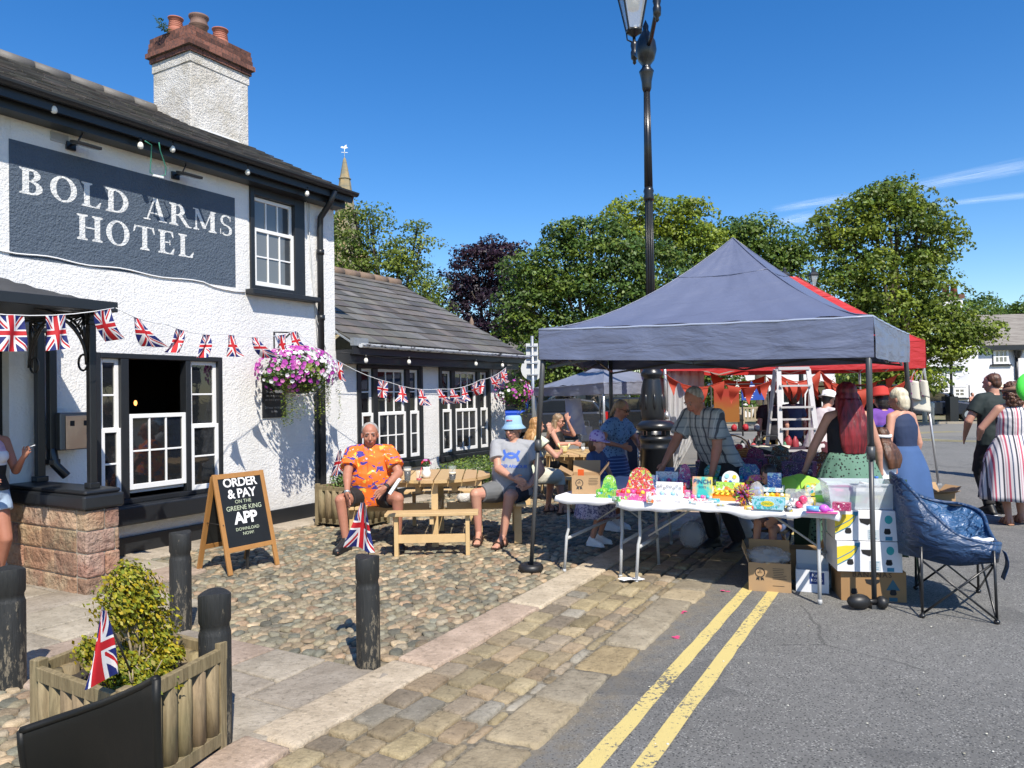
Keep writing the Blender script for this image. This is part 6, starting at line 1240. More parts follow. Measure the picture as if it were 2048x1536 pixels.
# ---------------------------------------------------------------- street lamps
m_lampglass = M('lantern_glass', (.55, .58, .6), .12, alpha=.45)
def lantern(par, c, s=1.0, name='lantern'):
    c = V(c); L = bpy.data.objects.new(name, None); COL.objects.link(L); L.parent = par
    b = MB(); r0, r1, h = .11*s, .235*s, .5*s
    K4 = [radians(45+90*k) for k in range(4)]; lo = [c+V((cos(a)*r0, sin(a)*r0, 0)) for a in K4]; hi = [c+V((cos(a)*r1, sin(a)*r1, h)) for a in K4]
    for i in range(4): j = (i+1) % 4; b.beam(lo[i], hi[i], .018*s, .018*s); b.beam(lo[i], lo[j], .022*s, .022*s); b.beam(hi[i], hi[j], .03*s, .03*s)
    b.lathe([(r1*1.12, h), (r1*1.16, h+.02), (r1*.7, h+.14*s), (r1*.32, h+.2*s), (r1*.3, h+.3*s), (r1*.42, h+.32*s), (.001, h+.42*s)], c, 4, R=Matrix.Rotation(radians(45), 3, 'Z')); b.sm = [False]*len(b.f)
    b.lathe([(.001, -.10*s), (.04*s, -.06*s), (.1*s, -.02*s), (.11*s, 0)], c, 10)
    b.build('lantern_frame', m_blackiron, L)
    b = MB(); b.add([p*1 for p in lo]+[p for p in hi], [(0, 1, 5, 4), (1, 2, 6, 5), (2, 3, 7, 6), (3, 0, 4, 7)]); b.build('lantern_glass', m_lampglass, L)
    b = MB(); b.cyl(c+V((0, 0, h*.55)), c+V((0, 0, h*.98)), .07*s, .1*s, 10); b.build('gas_mantle', M('mantle', (.7, .68, .6), .5), L)
    return L
pL = P(1297, 370, 11); LX, LY = pL.x, 11.0
t = T('street_lamp', 'tall black cast-iron twin-lantern street lamp rising behind the navy gazebo', 'street lamp', (LX, LY, 0))
zc = P(1290, 150, 11).z
b = MB(); b.lathe([(.24, 0), (.24, .25), (.2, .3), (.19, .9), (.22, .95), (.22, 1.0), (.17, 1.06), (.17, 1.12)], n=8); b.lathe([(.14, 1.12), (.17, 1.3), (.175, 1.5), (.16, 1.7), (.135, 1.82), (.13, 1.86), (.165, 1.89), (.165, 1.93), (.13, 1.97), (.105, 2.02), (.1, 2.1), (.125, 2.14), (.13, 2.2), (.1, 2.26), (.075, 2.4)], n=20)
for k in range(8): a = 2*pi*k/8; b.ell((.165*cos(a), .165*sin(a), 1.5), (.03, .03, .12), 8, 6)
b.build('base', m_blackiron, t)
b = MB(); N = 16; pr_ = []
for z, r in ((2.35, .064), (4.45, .053), (4.5, .053)): pr_.append((r, z))
b.lathe(pr_, n=16); b.lathe([(.072, 4.46), (.08, 4.5), (.066, 4.56), (.078, 4.6), (.06, 4.66)], n=16); b.lathe([(.058, 4.6), (.042, zc-.2)], n=16)
for k in range(10): a = 2*pi*k/10; b.tube([(.063*cos(a), .063*sin(a), 2.4), (.052*cos(a), .052*sin(a), 4.45)], .007, 4); b.tube([(.057*cos(a), .057*sin(a), 4.66), (.041*cos(a), .041*sin(a), zc-.22)], .006, 4)
b.build('post', m_blackiron, t)
b = MB(); b.lathe([(.05, zc-.25), (.07, zc-.2), (.075, zc-.1), (.1, zc+.02), (.11, zc+.05), (.07, zc+.1), (.06, zc+.14), (.12, zc+.22), (.155, zc+.36), (.14, zc+.48), (.08, zc+.6), (.04, zc+.66), (.045, zc+.72), (.001, zc+.82)], n=16); b.build('capital_urn', m_blackiron, t)
pl = P(1268, 62, 11.75)-V((LX, LY, 0)); prt = P(1313, -30, 10.4)-V((LX, LY, 0)); zl = pl.z; prt.z = zl
for q, uu, vv, yy in ((pl, 1268, 130, 11.75), (prt, 1313, 45, 10.4)):
    tip = V((q.x, q.y, P(uu, vv, yy).z)); b = MB(); b.tube([(0, 0, zc+.36), (q.x*.5, q.y*.5, zc+.42), (q.x*.85, q.y*.85, tip.z+.12), (q.x, q.y, tip.z+.14)], .032, 8)
    b.lathe([(.001, 0), (.03, .03), (.025, .07), (.055, .1), (.06, .2), (.045, .24), (.06, .3), (.05, .36), (.025, .38), (.025, zl-tip.z)], tip, 12)
    for sx in (-1, 1): b.tube([(tip.x+sx*.03, tip.y, tip.z+.36), (tip.x+sx*.11, tip.y, tip.z+.4), (tip.x+sx*.12, tip.y, tip.z+.5), (tip.x+sx*.06, tip.y, tip.z+.5)], .012, 6)
    b.build('arm', m_blackiron, t); lantern(t, (q.x, q.y, zl), 1.25)
c = P(1903, 780, 36); t = T('street_lamp', 'short black lamp post with a square plinth in front of the far white inn', 'street lamp', (c.x, c.y, 0)); b = MB(); b.b2((-.2, -.2, 0), (.2, .2, 1.2)); b.lathe([(.12, 1.2), (.07, 1.35), (.05, 2.6), (.09, 2.65), (.04, 2.7)], n=12); b.beam((-.22, 0, 2.3), (.22, 0, 2.3), .03, .03); b.build('post', m_blackiron, t); lantern(t, (0, 0, 2.75), 1.15)
c = P(1598, 550, 21); t = T('street_lamp', 'distant twin lantern post seen just above the red canopy peak', 'street lamp', (c.x, c.y, 0)); b = MB(); b.lathe([(.16, 0), (.14, .8), (.07, 1.2), (.05, c.z-.5), (.08, c.z-.45), (.001, c.z+.1)], n=12); b.beam((-.42, 0, c.z-.4), (.42, 0, c.z-.4), .04, .04); b.build('post', m_blackiron, t)
for s in (-1, 1): lantern(t, (s*.4, 0, c.z-.32), .6)
# bin and road sign
c = G(1306, 1002); t = T('litter_bin', 'black round litter bin with a wide lid beside the lamp post base', 'litter bin', (1.97, 10.3, 0)); b = MB(); b.lathe([(.2, 0), (.22, .04), (.22, .85), (.235, .87), (.235, .9), (.22, .92), (.22, .97), (.235, .99), (.22, 1.05)], n=24); b.build('body', m_blackiron, t)
b = MB(); b.lathe([(.24, 1.12), (.27, 1.14), (.27, 1.2), (.2, 1.25), (.001, 1.27)], n=24)
for k in range(4): a = pi/4+pi/2*k; b.b2((.18*cos(a)-.03, .18*sin(a)-.03, 1.04), (.18*cos(a)+.03, .18*sin(a)+.03, 1.15))
b.build('lid', m_blackiron, t)
c = P(1066, 780, 19.5); t = T('road_sign', 'grey backs of a round and a square road sign on one galvanised pole', 'road sign', (c.x, c.y, 0), radians(8)); zt = P(1066, 672, 19.5).z; b = MB(); b.cyl((0, 0, 0), (0, 0, zt), .04); b.build('pole', m_galv, t)
zr = P(1066, 738, 19.5).z; m_signback = plain('grey_sign_back', (.55, .56, .55), .5)
b = MB(); b.prism([(.3*cos(2*pi*k/32), .3*sin(2*pi*k/32)) for k in range(32)], .006, (0, .05, zr), ((1, 0, 0), (0, 0, 1), (0, 1, 0))); b.build('round_plate', m_signback, t); b = MB(); zs = P(1066, 702, 19.5).z; b.b2((-.16, .05, zs-.2), (.16, .056, zs+.2)); b.build('square_plate', m_signback, t)
b = MB(); 
for z in (zr-.15, zr+.15, zs-.12, zs+.12): b.b2((-.14, -.05, z-.015), (.14, .048, z+.015))
b.build('clamps', m_galv, t)
# ---------------------------------------------------------------- bollards
def bollard(label, u, v, r, h, flag=False):
    p = G(u, v, .03); t = T('bollard', label, 'bollard', p, rnd.uniform(0, 3), 'black timber bollards round the pub forecourt'); b = MB()
    n = 20; prof = [(1.0, -.06), (1.0, 0), (1.0, h-.19), (.96, h-.18), (.9, h-.165), (.9, h-.145), (1.0, h-.13), (1.01, h-.01), (.97, h)]
    vs = []; ph = rnd.uniform(0, 6)
    for q, z in prof:
        for k in range(n): a = 2*pi*k/n; rr = r*q*(1+.012*sin(3*a+ph)+.01*sin(7*a)); vs.append((rr*cos(a)+.004*z*sin(ph), rr*sin(a), z+(.008*sin(2*a+ph) if z == h else 0)))
    b.smooth = True; b.add(vs, [(i*n+k, i*n+(k+1) % n, (i+1)*n+(k+1) % n, (i+1)*n+k) for i in range(len(prof)-1) for k in range(n)]); b.smooth = False; m_ = len(prof); b.add(vs[(m_-1)*n:], [tuple(range(n))]); b.build('post', m_bollard, t); return t
bollard('black timber bollard cut off by the left edge of the photo', 20, 1368, .082, .66)
bollard('black timber bollard between the stone porch wall and the A-board', 362, 1258, .073, .68)
bc_ = bollard('black timber bollard at the corner of the cobbles, a union flag drooping behind its top', 737, 1333, .071, .66)
bollard('black timber bollard tight behind the foreground planter', 432, 1490, .073, .71)
def clothflag(label, poly, Y0, dY, stick, name='hand_flag', nu=10):
    """poly: four pixel corners A,B (hoist end) and C,D (fly end), hung from a thin stick"""
    A, B_, C_, D = [P(u, v, y) for u, v, y in poly]; o = P(*stick[0]); t = T(name, label, 'flag', o, 0, 'small union flags on sticks')
    b = MB(); ph = rnd.uniform(0, 6)
    b.patch(lambda s, v: A.lerp(B_, s).lerp(D.lerp(C_, s), v)-o+V((0, .035*sin(s*7+ph+v*2)*(.3+v), 0)), nu, 14); b.build('cloth', m_union, t)
    b = MB(); b.tube([P(*q)-o for q in stick], .004, 6); b.build('stick', plain('black_stick', (.03, .03, .03), .5), t)
clothflag('union flag drooping on a stick behind the corner bollard', [(722, 1005, 4.75), (731, 1006, 4.75), (751, 1104, 4.72), (689, 1092, 4.74)], 4.75, 0, [(727, 1003, 4.76), (733, 1060, 4.72), (738, 1120, 4.68)])
clothflag('union flag drooping over the near corner of the foreground planter', [(202, 1216, 2.86), (210, 1222, 2.88), (236, 1350, 2.88), (163, 1380, 2.84)], 2.86, 0, [(204, 1213, 2.88), (232, 1275, 2.94), (262, 1345, 3.02)])
# ---------------------------------------------------------------- planters
def planter(name, label, q, h, nlog, plant):
    """q: four ground corners near, right, back, left"""
    q = [V((p[0], p[1], 0)) for p in q]; c = sum(q, V((0, 0, 0)))/4; t = T(name, label, 'planter', c); L = [p-c for p in q]; z0 = .03
    b = MB()
    for i in range(4):
        a, e = L[i], L[(i+1) % 4]; n = nlog[i % 2]; d = (e-a); out = V((d.y, -d.x, 0)).normalized()
        for k in range(n):
            p = a.lerp(e, (k+.62)/(n+.24)); r = d.length/(n+.3)*.46; kk = rnd.uniform(.8, 1.2)
            b.tube([p+V((0, 0, z0+.05))-out*.012, p+V((0, 0, h-.05))-out*.012], r, 10, col=(kk, kk*rnd.uniform(.93, 1.03), kk*.97))
    b.build('half_log_sides', m_planter, t)
    for i in range(4):
        b = MB(); p = L[i]; b.box(p+V((0, 0, (h+z0)/2+.01)), (.052, .052, h-z0+.02), Matrix.Rotation(atan2((L[1]-L[0]).y, (L[1]-L[0]).x), 3, 'Z'), (1.1, 1.1, 1.1)); b.build('corner_post', m_planter, t, bev=.004)
        a, e = L[i], L[(i+1) % 4]; d = (e-a).normalized(); out = V((d.y, -d.x, 0))
        b = MB(); b.beam(a+d*.028+out*.014+V((0, 0, h-.035)), e-d*.028+out*.014+V((0, 0, h-.035)), .03, .06, (1.05, 1.05, 1)); b.build('top_rail', m_planter, t, bev=.003)
        b = MB(); b.beam(a+d*.028+out*.014+V((0, 0, z0+.06)), e-d*.028+out*.014+V((0, 0, z0+.06)), .03, .06); b.build('bottom_rail', m_planter, t, bev=.003)
    b = MB(); b.add([p*.93+V((0, 0, h-.1+rnd.uniform(-.01, .01))) for p in L], [(0, 1, 2, 3)]); b.build('soil', M('soil', (.035, .027, .02), .95, bump=(30, 1, .02)), t)
    return t, c
def bush(label, c, blobs, n, size, mat, cols, twigs=20, name='box_bush'):
    t = T(name, label, 'shrub', c); b = MB()
    for (p, r) in blobs:
        q3 = r if hasattr(r, '__len__') else (r, r, r); leafy(b, p, q3, int(n*q3[0]**1.2*6), size, cols, shell=.35); leafy(b, p, tuple(k*1.25 for k in q3), int(n*q3[0]**1.2*1.2), size, cols, shell=.8)
    tag(b.build('foliage', mat, t), kind='stuff'); b = MB()
    for k in range(twigs):
        p, r = rnd.choice(blobs); r = r[0] if hasattr(r, '__len__') else r; d = V((rnd.gauss(0, 1), rnd.gauss(0, 1), rnd.gauss(0, 1))).normalized()*r*.9; p = V(p); b.tube([(p.x*.3, p.y*.3, -.02), p*.6, p+d*.5, p+d], .004, 5, rs=[.008, .006, .004, .002])
    tag(b.build('twigs', M('twig', (.3, .24, .15), .8), t), kind='stuff')
q = [(-1.53, 2.95), (-1.375, 3.49), None, (-2.09, 3.30)]; q[2] = (q[1][0]+q[3][0]-q[0][0], q[1][1]+q[3][1]-q[0][1])
t, c = planter('wooden_planter', 'square half-log timber planter in the foreground with a box topiary', [q[0], q[1], q[2], q[3]], .505, (6, 7), None)
cb = V((-1.66, 3.36, .42)); off = lambda u, v, Y: P(u, v, Y)-cb
bc1 = [(1.0, 1.0, .55), (1.2, 1.05, .5), (.7, .85, .5), (1.35, 1.0, .35)]
bush('tiered box topiary, yellowing and bare in the middle, in the foreground planter', cb, [(off(262, 1175, 3.4), 0.111), (off(255, 1150, 3.4), (.065, .065, .06)), (off(250, 1205, 3.4), 0.130), (off(285, 1200, 3.42), 0.104), (off(300, 1250, 3.45), 0.111), (off(315, 1275, 3.45), 0.078), (off(240, 1240, 3.35), (.07, .07, .04)), (off(275, 1340, 3.25), (.13, .12, .06)), (off(225, 1330, 3.2), (.09, .1, .06)), (off(300, 1365, 3.2), (.12, .1, .05)), (off(265, 1385, 3.1), (.1, .08, .05)), (off(180, 1300, 3.25), (.06, .07, .06)), (off(340, 1310, 3.4), (.06, .07, .045)), (off(270, 1270, 3.45), (.05, .05, .06))], 1900, .026, m_boxleaf, bc1, 60)
g1 = G(636, 1054); 
q = [g1, g1+V((.62, -.36, 0)), g1+V((.62+.25, -.36+.42, 0)), g1+V((.25, .42, 0))]; pc = sum([V(p) for p in q], V((0, 0, 0)))/4
planter('wooden_planter', 'half-log planter against the black drainpipe behind the man in orange', q, .53, (6, 4), None)
bush('small light green shrub in the planter by the black drainpipe', (pc.x, pc.y, .45), [((-.12, -.05, .12), .16), ((.1, 0, .2), .17), ((-.02, 0, .3), .14), ((.2, 0, .1), .14)], 800, .035, m_gleaf, [(1.4, 1.5, 1), (1.8, 1.8, 1), (1, 1.2, .8)], 30)
Yf = pc.y-.15; clothflag('union flag stuck in the planter by the black drainpipe', [(678, 900, Yf), (684, 903, Yf), (686, 945, Yf), (660, 955, Yf)], Yf, 0, [(681, 898, Yf), (676, 960, Yf)])
# low hedge and rockery against the extension
t = T('low_hedge', 'low clipped hedge growing against the extension behind the pub table', 'hedge', PM @ V((10.9, -.55, 0)), PUB_RZ); b = MB()
leafy(b, (0, 0, .42), (1.5, .42, .2), 3600, .045, [(1, 1, 1), (1.4, 1.3, .8), (.6, .8, .6)], shell=.55); leafy(b, (.5, -.1, .25), (1.1, .5, .3), 2600, .045, [(1, 1, 1), (.6, .8, .6)], shell=.55); tag(b.build('foliage', m_hedge, t), kind='stuff'); b = MB()
for k in range(16): x = -1.4+.19*k; b.ell((x, -.45+rnd.uniform(-.05, .05), .09), (rnd.uniform(.09, .15), .1, rnd.uniform(.07, .13)), 9, 6, jit=.1)
b.build('edging_stones', m_stackcast, t); b = MB()
for k in range(12): x = -1.3+.24*k; b.tube([(x, 0, 0), (x+.05, 0, .35)], .012, 5)
b.build('stems', m_bark, t)
# ---------------------------------------------------------------- round picnic tables
def picnic(label, X_, Y_, rz, mat, group='round timber picnic tables'):
    t = T('picnic_table', label, 'picnic table', (X_, Y_, .03), rz, group); R_ = .6; b = MB(); n = 8; w = 2*R_/n
    for k in range(n):
        x0 = -R_+k*w+.006; x1 = x0+w-.014; pts = []
        for s in sub(x0, x1, 5): pts.append((s, -sqrt(max(R_*R_-s*s, .012))))
        for s in sub(x1, x0, 5): pts.append((s, sqrt(max(R_*R_-s*s, .012))))
        c = rnd.uniform(.85, 1.12); b.prism(pts, .032, (0, 0, .69), col=(c, c*rnd.uniform(.94, 1.02), c*.97))
    b.build('table_top', mat, t)
    b = MB()
    for y in (-.28, .28): b.b2((-.5, y-.03, .62), (.5, y+.03, .688))
    for x in (-.2, .2): b.b2((x-.03, -.25, .55), (x+.03, .25, .618))
    b.build('top_bearers', mat, t)
    for k in range(4):
        R = Matrix.Rotation(pi/2*k, 4, 'Z'); c = rnd.uniform(.9, 1.1)
        b = MB(R); b.b2((-.47, -.98, .405), (.47, -.865, .437), (c, c, c)); b.b2((-.47, -.855, .405), (.47, -.74, .437), (c*.95, c*.93, c*.9)); b.build('seat', mat, t, bev=.004)
        for s in (-1, 1): b = MB(R); b.b2((s*.36-.02, -.93, .0), (s*.36+.02, -.85, .404)); b.build('leg', mat, t)
        b = MB(R); b.b2((-.34, -.915, .13), (.34, -.885, .21)); b.build('stretcher', mat, t)
        b = MB(R); b.b2((-.02, -.95, .32), (.02, -.1, .402)); b.b2((-.035, -.5, .0), (.035, -.46, .688)); b.build('post', mat, t)
    return t
TCX, TCY = -.86, 8.52
picnic('round pale pine picnic table where the two men sit', TCX, TCY, .03, m_wood)
picnic('round picnic table beside the blonde woman in the pale top', 1.0, 11.5, .2, m_wood); picnic('farther round picnic table by the woman in the black top', 1.75, 14.2, .1, m_wood)
def glass(label, p, r, h, fill, top, fillh, name='pint_glass', straw=False):
    t = T(name, label, 'glass', p); b = MB(); b.lathe([(r*.75, 0), (r*.78, .004), (r*.95, h*.75), (r, h)], n=16); b.build('glass_body', m_glassware, t)
    b = MB(); b.lathe([(r*.7, .006), (r*.88, h*fillh)], n=14); b.build('drink', fill, t)
    if top: b = MB(); b.lathe([(r*.88, h*fillh), (r*.93, h*(fillh+.16))], n=14); b.build('froth', top, t)
    if straw: b = MB(); b.tube([(0, 0, .02), (.03, 0, h*1.3)], .004, 5); b.build('straw', mp['r'], t)
m_stout = plain('stout', (.012, .006, .004), .2); m_froth = plain('cream_froth', (.7, .62, .48), .8); tzv = .725
glass('full pint of stout with a cream head on the left of the pub table', G(815, 962, tzv+.03), .042, .15, m_stout, m_froth, .7)
glass('half drunk pint of stout in the middle of the pub table', G(905, 960, tzv+.03), .042, .15, m_stout, m_froth, .4)
glass('tumbler with a red drink and straw by the white flower jug', G(838, 962, tzv+.03), .034, .11, plain('red_drink', (.5, .03, .03), .2), None, .25, 'tumbler', True)
t = T('flower_jug', 'small white jug of red and pink flowers on the pub table', 'jug', G(853, 956, tzv+.03)); b = MB(); b.lathe([(.03, 0), (.045, .02), (.05, .06), (.035, .1), (.04, .12)], n=16); b.build('jug', m_white, t); b = MB(); leafy(b, (0, 0, .15), (.05, .05, .04), 60, .03, [(1, 1, 1)]); tag(b.build('leaves', m_gleaf, t), kind='stuff'); b = MB()
for k in range(12): d = V((rnd.gauss(0, 1), rnd.gauss(0, 1), abs(rnd.gauss(0, 1)))).normalized(); bloom(b, V((0, 0, .15))+d*.055, d, .02, k % 2)
b.build('blooms', [m_redpetal, m_pink], t)
t = T('menu', 'white folded paper by the hand of the man in orange', 'menu', G(790, 985, .72)+V((0, 0, .0))); b = MB(); b.box((0, 0, .06), (.03, .12, .16), Matrix.Rotation(.6, 3, 'Y')); b.build('paper', m_whitecard, t)
glass('tumbler of cloudy water on the middle picnic table', G(1166, 902, .76), .035, .12, mp['w'], None, .5, 'tumbler'); glass('tall clear glass on the farther picnic table', G(1160, 888, .76), .035, .14, mp['c'], None, .3, 'tumbler')
t = T('sauce_bottle', 'pale yellow squeezy holder with two handles on the middle picnic table', 'sauce holder', G(1128, 905, .76)); b = MB(); b.lathe([(.03, 0), (.06, .03), (.05, .09), (.055, .1)], n=12); b.tube([(-.05, 0, .06), (-.09, 0, .14)], .014, 6); b.tube([(.05, 0, .06), (.09, 0, .13)], .014, 6); b.build('holder', plain('cream_plastic', (.7, .66, .35), .4), t)
t = T('handbag', 'white tote bag standing on the farther picnic table', 'bag', G(1166, 884, .78)+V((.1, .3, 0))); b = MB(); b.b2((-.1, -.05, 0), (.1, .05, .26)); b.build('bag', m_whitecard, t, bev=.02); b = MB(); b.tube([(-.05, 0, .25), (-.04, 0, .36), (.04, 0, .36), (.05, 0, .25)], .008, 5); b.build('handle', m_whitecard, t)
# ---------------------------------------------------------------- A-board
bl = V((-2.61, 6.86, .03)); br = V((-2.29, 7.31, .03)); cc = (bl+br)/2; rz = atan2((br-bl).y, (br-bl).x)
t = T('pavement_board', 'timber-framed chalkboard sign reading ORDER & PAY ON THE GREENE KING APP', 'A-board', cc, rz); Wd = (br-bl).length; H = .92; lean = .25
R = Matrix.Rotation(-atan2(lean, H), 4, 'X'); fm = MB(R); hw = Wd/2-.02; 
for s in (-1, 1): fm.b2((s*hw-.022, -.012, 0), (s*hw+.022, .012, H+.02), (1, 1, 1))
fm.b2((-hw+.022, -.011, H-.03), (hw-.022, .011, H+.018)); fm.b2((-hw+.022, -.011, .2), (hw-.022, .011, .245)); fm.build('front_frame', m_boardframe, t, bev=.003)
b = MB(R); b.b2((-hw+.022, -.004, .245), (hw-.022, .006, H-.03)); bo = b.build('chalkboard', m_chalk, t)
f = (tuple(R.to_3x3() @ V((1, 0, 0))), tuple(R.to_3x3() @ V((0, 0, 1))), tuple(R.to_3x3() @ V((0, -1, 0))))
def bt(b, s, sz, z, off=.0, sp=1.0, x=0): b.text(s, sz, R.to_3x3() @ V((x, -.0048, z)), f, off=off, sp=sp)
b = MB(); bt(b, 'ORDER', .118, .845, .022, .92); bt(b, '& PAY', .122, .735, .022, .92); bt(b, 'APP', .15, .50, .035, .95); b.build('bold_lettering', m_chalkw, bo)
b = MB(); bt(b, 'ON THE', .048, .66, .002); bt(b, 'GREENE KING', .062, .60, .004, .98); bt(b, 'DOWNLOAD', .042, .40, .003); bt(b, 'NOW!', .042, .355, .003); b.build('thin_lettering', m_chalkg, bo)
Rb = Matrix.Translation((0, .5, 0)) @ Matrix.Rotation(atan2(lean, H), 4, 'X'); b = MB(Rb)
for s in (-1, 1): b.b2((s*hw-.022, -.012, 0), (s*hw+.022, .012, H+.0))
b.b2((-hw+.022, -.011, H-.05), (hw-.022, .011, H-.01)); b.b2((-hw+.022, -.011, .2), (hw-.022, .011, .245)); b.build('rear_frame', m_boardframe, t)
b = MB(Rb); b.b2((-hw+.022, -.004, .245), (hw-.022, .006, H-.05)); b.build('rear_board', m_chalk, t); b = MB(); b.b2((-.01, .1, .0), (.01, .12, .3)); b.tube([(-hw, .1, .45), (-hw, .38, .45)], .004, 4); b.build('stay', m_ink, t)
# ---------------------------------------------------------------- black moulded chair, foreground
cB = P(170, 1600, 1.95); t = T('moulded_chair', 'black moulded chair with a curved backrest cut off at the bottom left corner', 'chair', (cB.x, cB.y, .0), 0)
pts = [P(42, 1462, 2.0), P(90, 1450, 1.99), P(140, 1437, 1.97), P(190, 1421, 1.94), P(235, 1402, 1.9), P(278, 1380, 1.87), P(313, 1358, 1.84)]; o = V((cB.x, cB.y, 0))
b = MB(); 
def back(s, v): k = s*(len(pts)-1); i = min(int(k), len(pts)-2); p = pts[i].lerp(pts[i+1], k-i)-o; return V((p.x*(1-.06*v), p.y+.10*v*v+.05*sin(pi*s)*1, p.z*(1-v)+.46*v))
m_blkpl = M('black_moulded_plastic', (.009, .009, .008), .5, spec=.3, bump=(120, .15, .002)); b.patch(back, 30, 12, uv=False); b.build('backrest', m_blkpl, t, thick=.014, bev=.003)
b = MB(); b.tube([back(s, 0) for s in sub(0, 1, 24)], .011, 8); b.tube([back(1, v) for v in sub(0, 1, 8)], .011, 8); b.tube([back(0, v) for v in sub(0, 1, 8)], .011, 8); b.build('rolled_rim', m_blkpl, t)
b = MB(); b.b2((-.23, -.42, .43), (.2, .12, .46)); b.build('seat', m_blkpl, t, bev=.012)
for x, y in ((-.2, -.38), (.17, -.38), (-.2, .1), (.17, .1)): b = MB(); b.cyl((x*1.08, y*1.08, 0.03), (x, y, .43), .014, .018, 10); b.build('leg', m_blkpl, t)
# ---------------------------------------------------------------- stepladder
t = T('stepladder', 'white aluminium stepladder standing in the red stall', 'stepladder', (P(1590, 900, 9.9).x, 9.9, 0), radians(-4)); zt_ = 1.92
def lad(name, y0, yt, w0, w1, rungs, m):
    b = MB()
    for s in (-1, 1): b.beam((s*w0, y0, 0), (s*w1, yt, zt_), .025, .06)
    b.build(name+'_rails', m, t)
    for z in rungs: b = MB(); k = z/zt_; w = w0+(w1-w0)*k; y = y0+(yt-y0)*k; b.b2((-w, y-.05, z-.012), (w, y+.03, z+.012)); b.build('tread', m, t)
m_alu = plain('pale_aluminium', (.52, .5, .49), .4, metal=.15)
lad('front', -.35, 0, .28, .19, [.3, .58, .86, 1.14, 1.42, 1.7], m_alu); lad('rear', .5, .06, .34, .22, [.5, 1.25], m_alu)
b = MB(); b.b2((-.2, -.03, zt_-.01), (.2, .12, zt_+.03)); b.build('top_cap', m_alu, t)
# striped bag by the ladder, hanging bags on the red stall
t = T('striped_bag', 'black and cream striped beach bag beside the stepladder', 'bag', (P(1540, 900, 9.3).x, 9.3, .72)); b = MB(); b.lathe([(.16, 0), (.2, .15), (.24, .24)], n=16); b.build('bag', M('stripes', rough=.7, fn=lambda x: x.mix((.02, .02, .025), (.68, .64, .5), (x.xyz()[2]*9+x.xyz()[0]*3).frac().gt(.5))), t); b = MB(); b.tube([(-.15, 0, .22), (-.08, 0, .36), (.08, 0, .36), (.15, 0, .22)], .01, 5); b.build('handle', m_ink, t)
cR = P(1836, 742, 11.9); 
for i, (u, v, w, h, cols) in enumerate(((1838, 752, .28, .42, 'wpww'), (1828, 745, .16, .3, 'wwnw'), (1846, 744, .12, .26, 'wcww'))):
    p = P(u, v, 11.9-.05*i); t = T('cloth_bag', ['white floral cloth shoulder bag hanging from the right end of the red stall', 'cream cloth strap bag hung behind the floral bag', 'small pale cloth bag at the outer corner of the red stall'][i], 'bag', p); b = MB(); b.patch(lambda s, q: V((-w/2+w*s+.03*q, .05*sin(pi*s)*(1-.2*q)*-1, -.12-h*q-.1*s*h)), 10, 10); b.build('bag', M('floral%d' % i, rough=.8, fn=lambda x: x.mix((.62, .58, .48), (.45, .15, .32), x.vor(16).lt(.3)*x.noise(5, 2).gt(.5))), t, thick=.02)
    b = MB(); b.tube([(-w*.35, 0, -.13), (0, 0, .03), (w*.35, 0, -.15)], .008, 5); b.build('strap', m_sheer, t)
t = T('display_rack', 'orange and red printed cloths on a black wire rack in the red stall', 'rack', (P(1478, 800, 11.9).x, 11.9, 0)); b = MB(); b.b2((-.4, -.01, 1.15), (.0, .02, 1.68)); b.build('printed_cloth', M('orange_print', rough=.8, fn=lambda x: x.mix((.3, .025, .01), (.25, .09, .01), (x.xyz()[2]*-3+4.5+x.noise(6, 3)).ramp(.3, .9))), t); b = MB(); b.cyl((-.44, 0, 0), (-.44, 0, 1.8), .012); b.cyl((.46, 0, 0), (.46, 0, 1.8), .012); b.cyl((-.44, 0, 1.75), (.46, 0, 1.75), .01)
for z in (.4, .7, 1.0): b.b2((-.44, -.1, z), (.46, .1, z+.012))
b.build('wire_frame', m_ink, t); b = MB()
for k in range(14): b.ell((-.4+.06*k, -.05, .46+.3*(k % 3)), (.05, .05, .06), 8, 5, rnd.choice([(.4, .02, .03), (.3, .3, .3), (.5, .1, .1)]), jit=.1)
tag(b.build('trinkets', M('trinket', attr=True, col=(1, 1, 1)), t), kind='stuff')
c = P(1700, 800, 13.6); t = T('added_clothes_rail', 'rail of dark garments added to fill shade in the red stall, right of the ladder', 'clothes rail', (c.x, c.y, 0), -.15); b = MB(); b.cyl((-.8, 0, 1.7), (.8, 0, 1.7), .015)  # dark garments added to fill a gap where only tree shade lies
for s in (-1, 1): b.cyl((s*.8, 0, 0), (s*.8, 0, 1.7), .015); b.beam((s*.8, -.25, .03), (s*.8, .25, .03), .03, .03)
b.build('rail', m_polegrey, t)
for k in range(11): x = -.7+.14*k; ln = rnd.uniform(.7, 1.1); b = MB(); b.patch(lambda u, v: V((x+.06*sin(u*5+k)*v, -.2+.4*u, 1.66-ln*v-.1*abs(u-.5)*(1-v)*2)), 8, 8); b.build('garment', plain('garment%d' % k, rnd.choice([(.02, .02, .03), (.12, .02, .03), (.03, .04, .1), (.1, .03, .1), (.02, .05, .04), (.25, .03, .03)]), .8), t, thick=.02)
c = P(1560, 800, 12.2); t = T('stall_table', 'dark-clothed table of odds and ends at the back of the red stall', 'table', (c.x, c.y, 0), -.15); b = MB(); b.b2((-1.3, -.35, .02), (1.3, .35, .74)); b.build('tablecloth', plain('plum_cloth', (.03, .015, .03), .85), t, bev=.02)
b = MB()
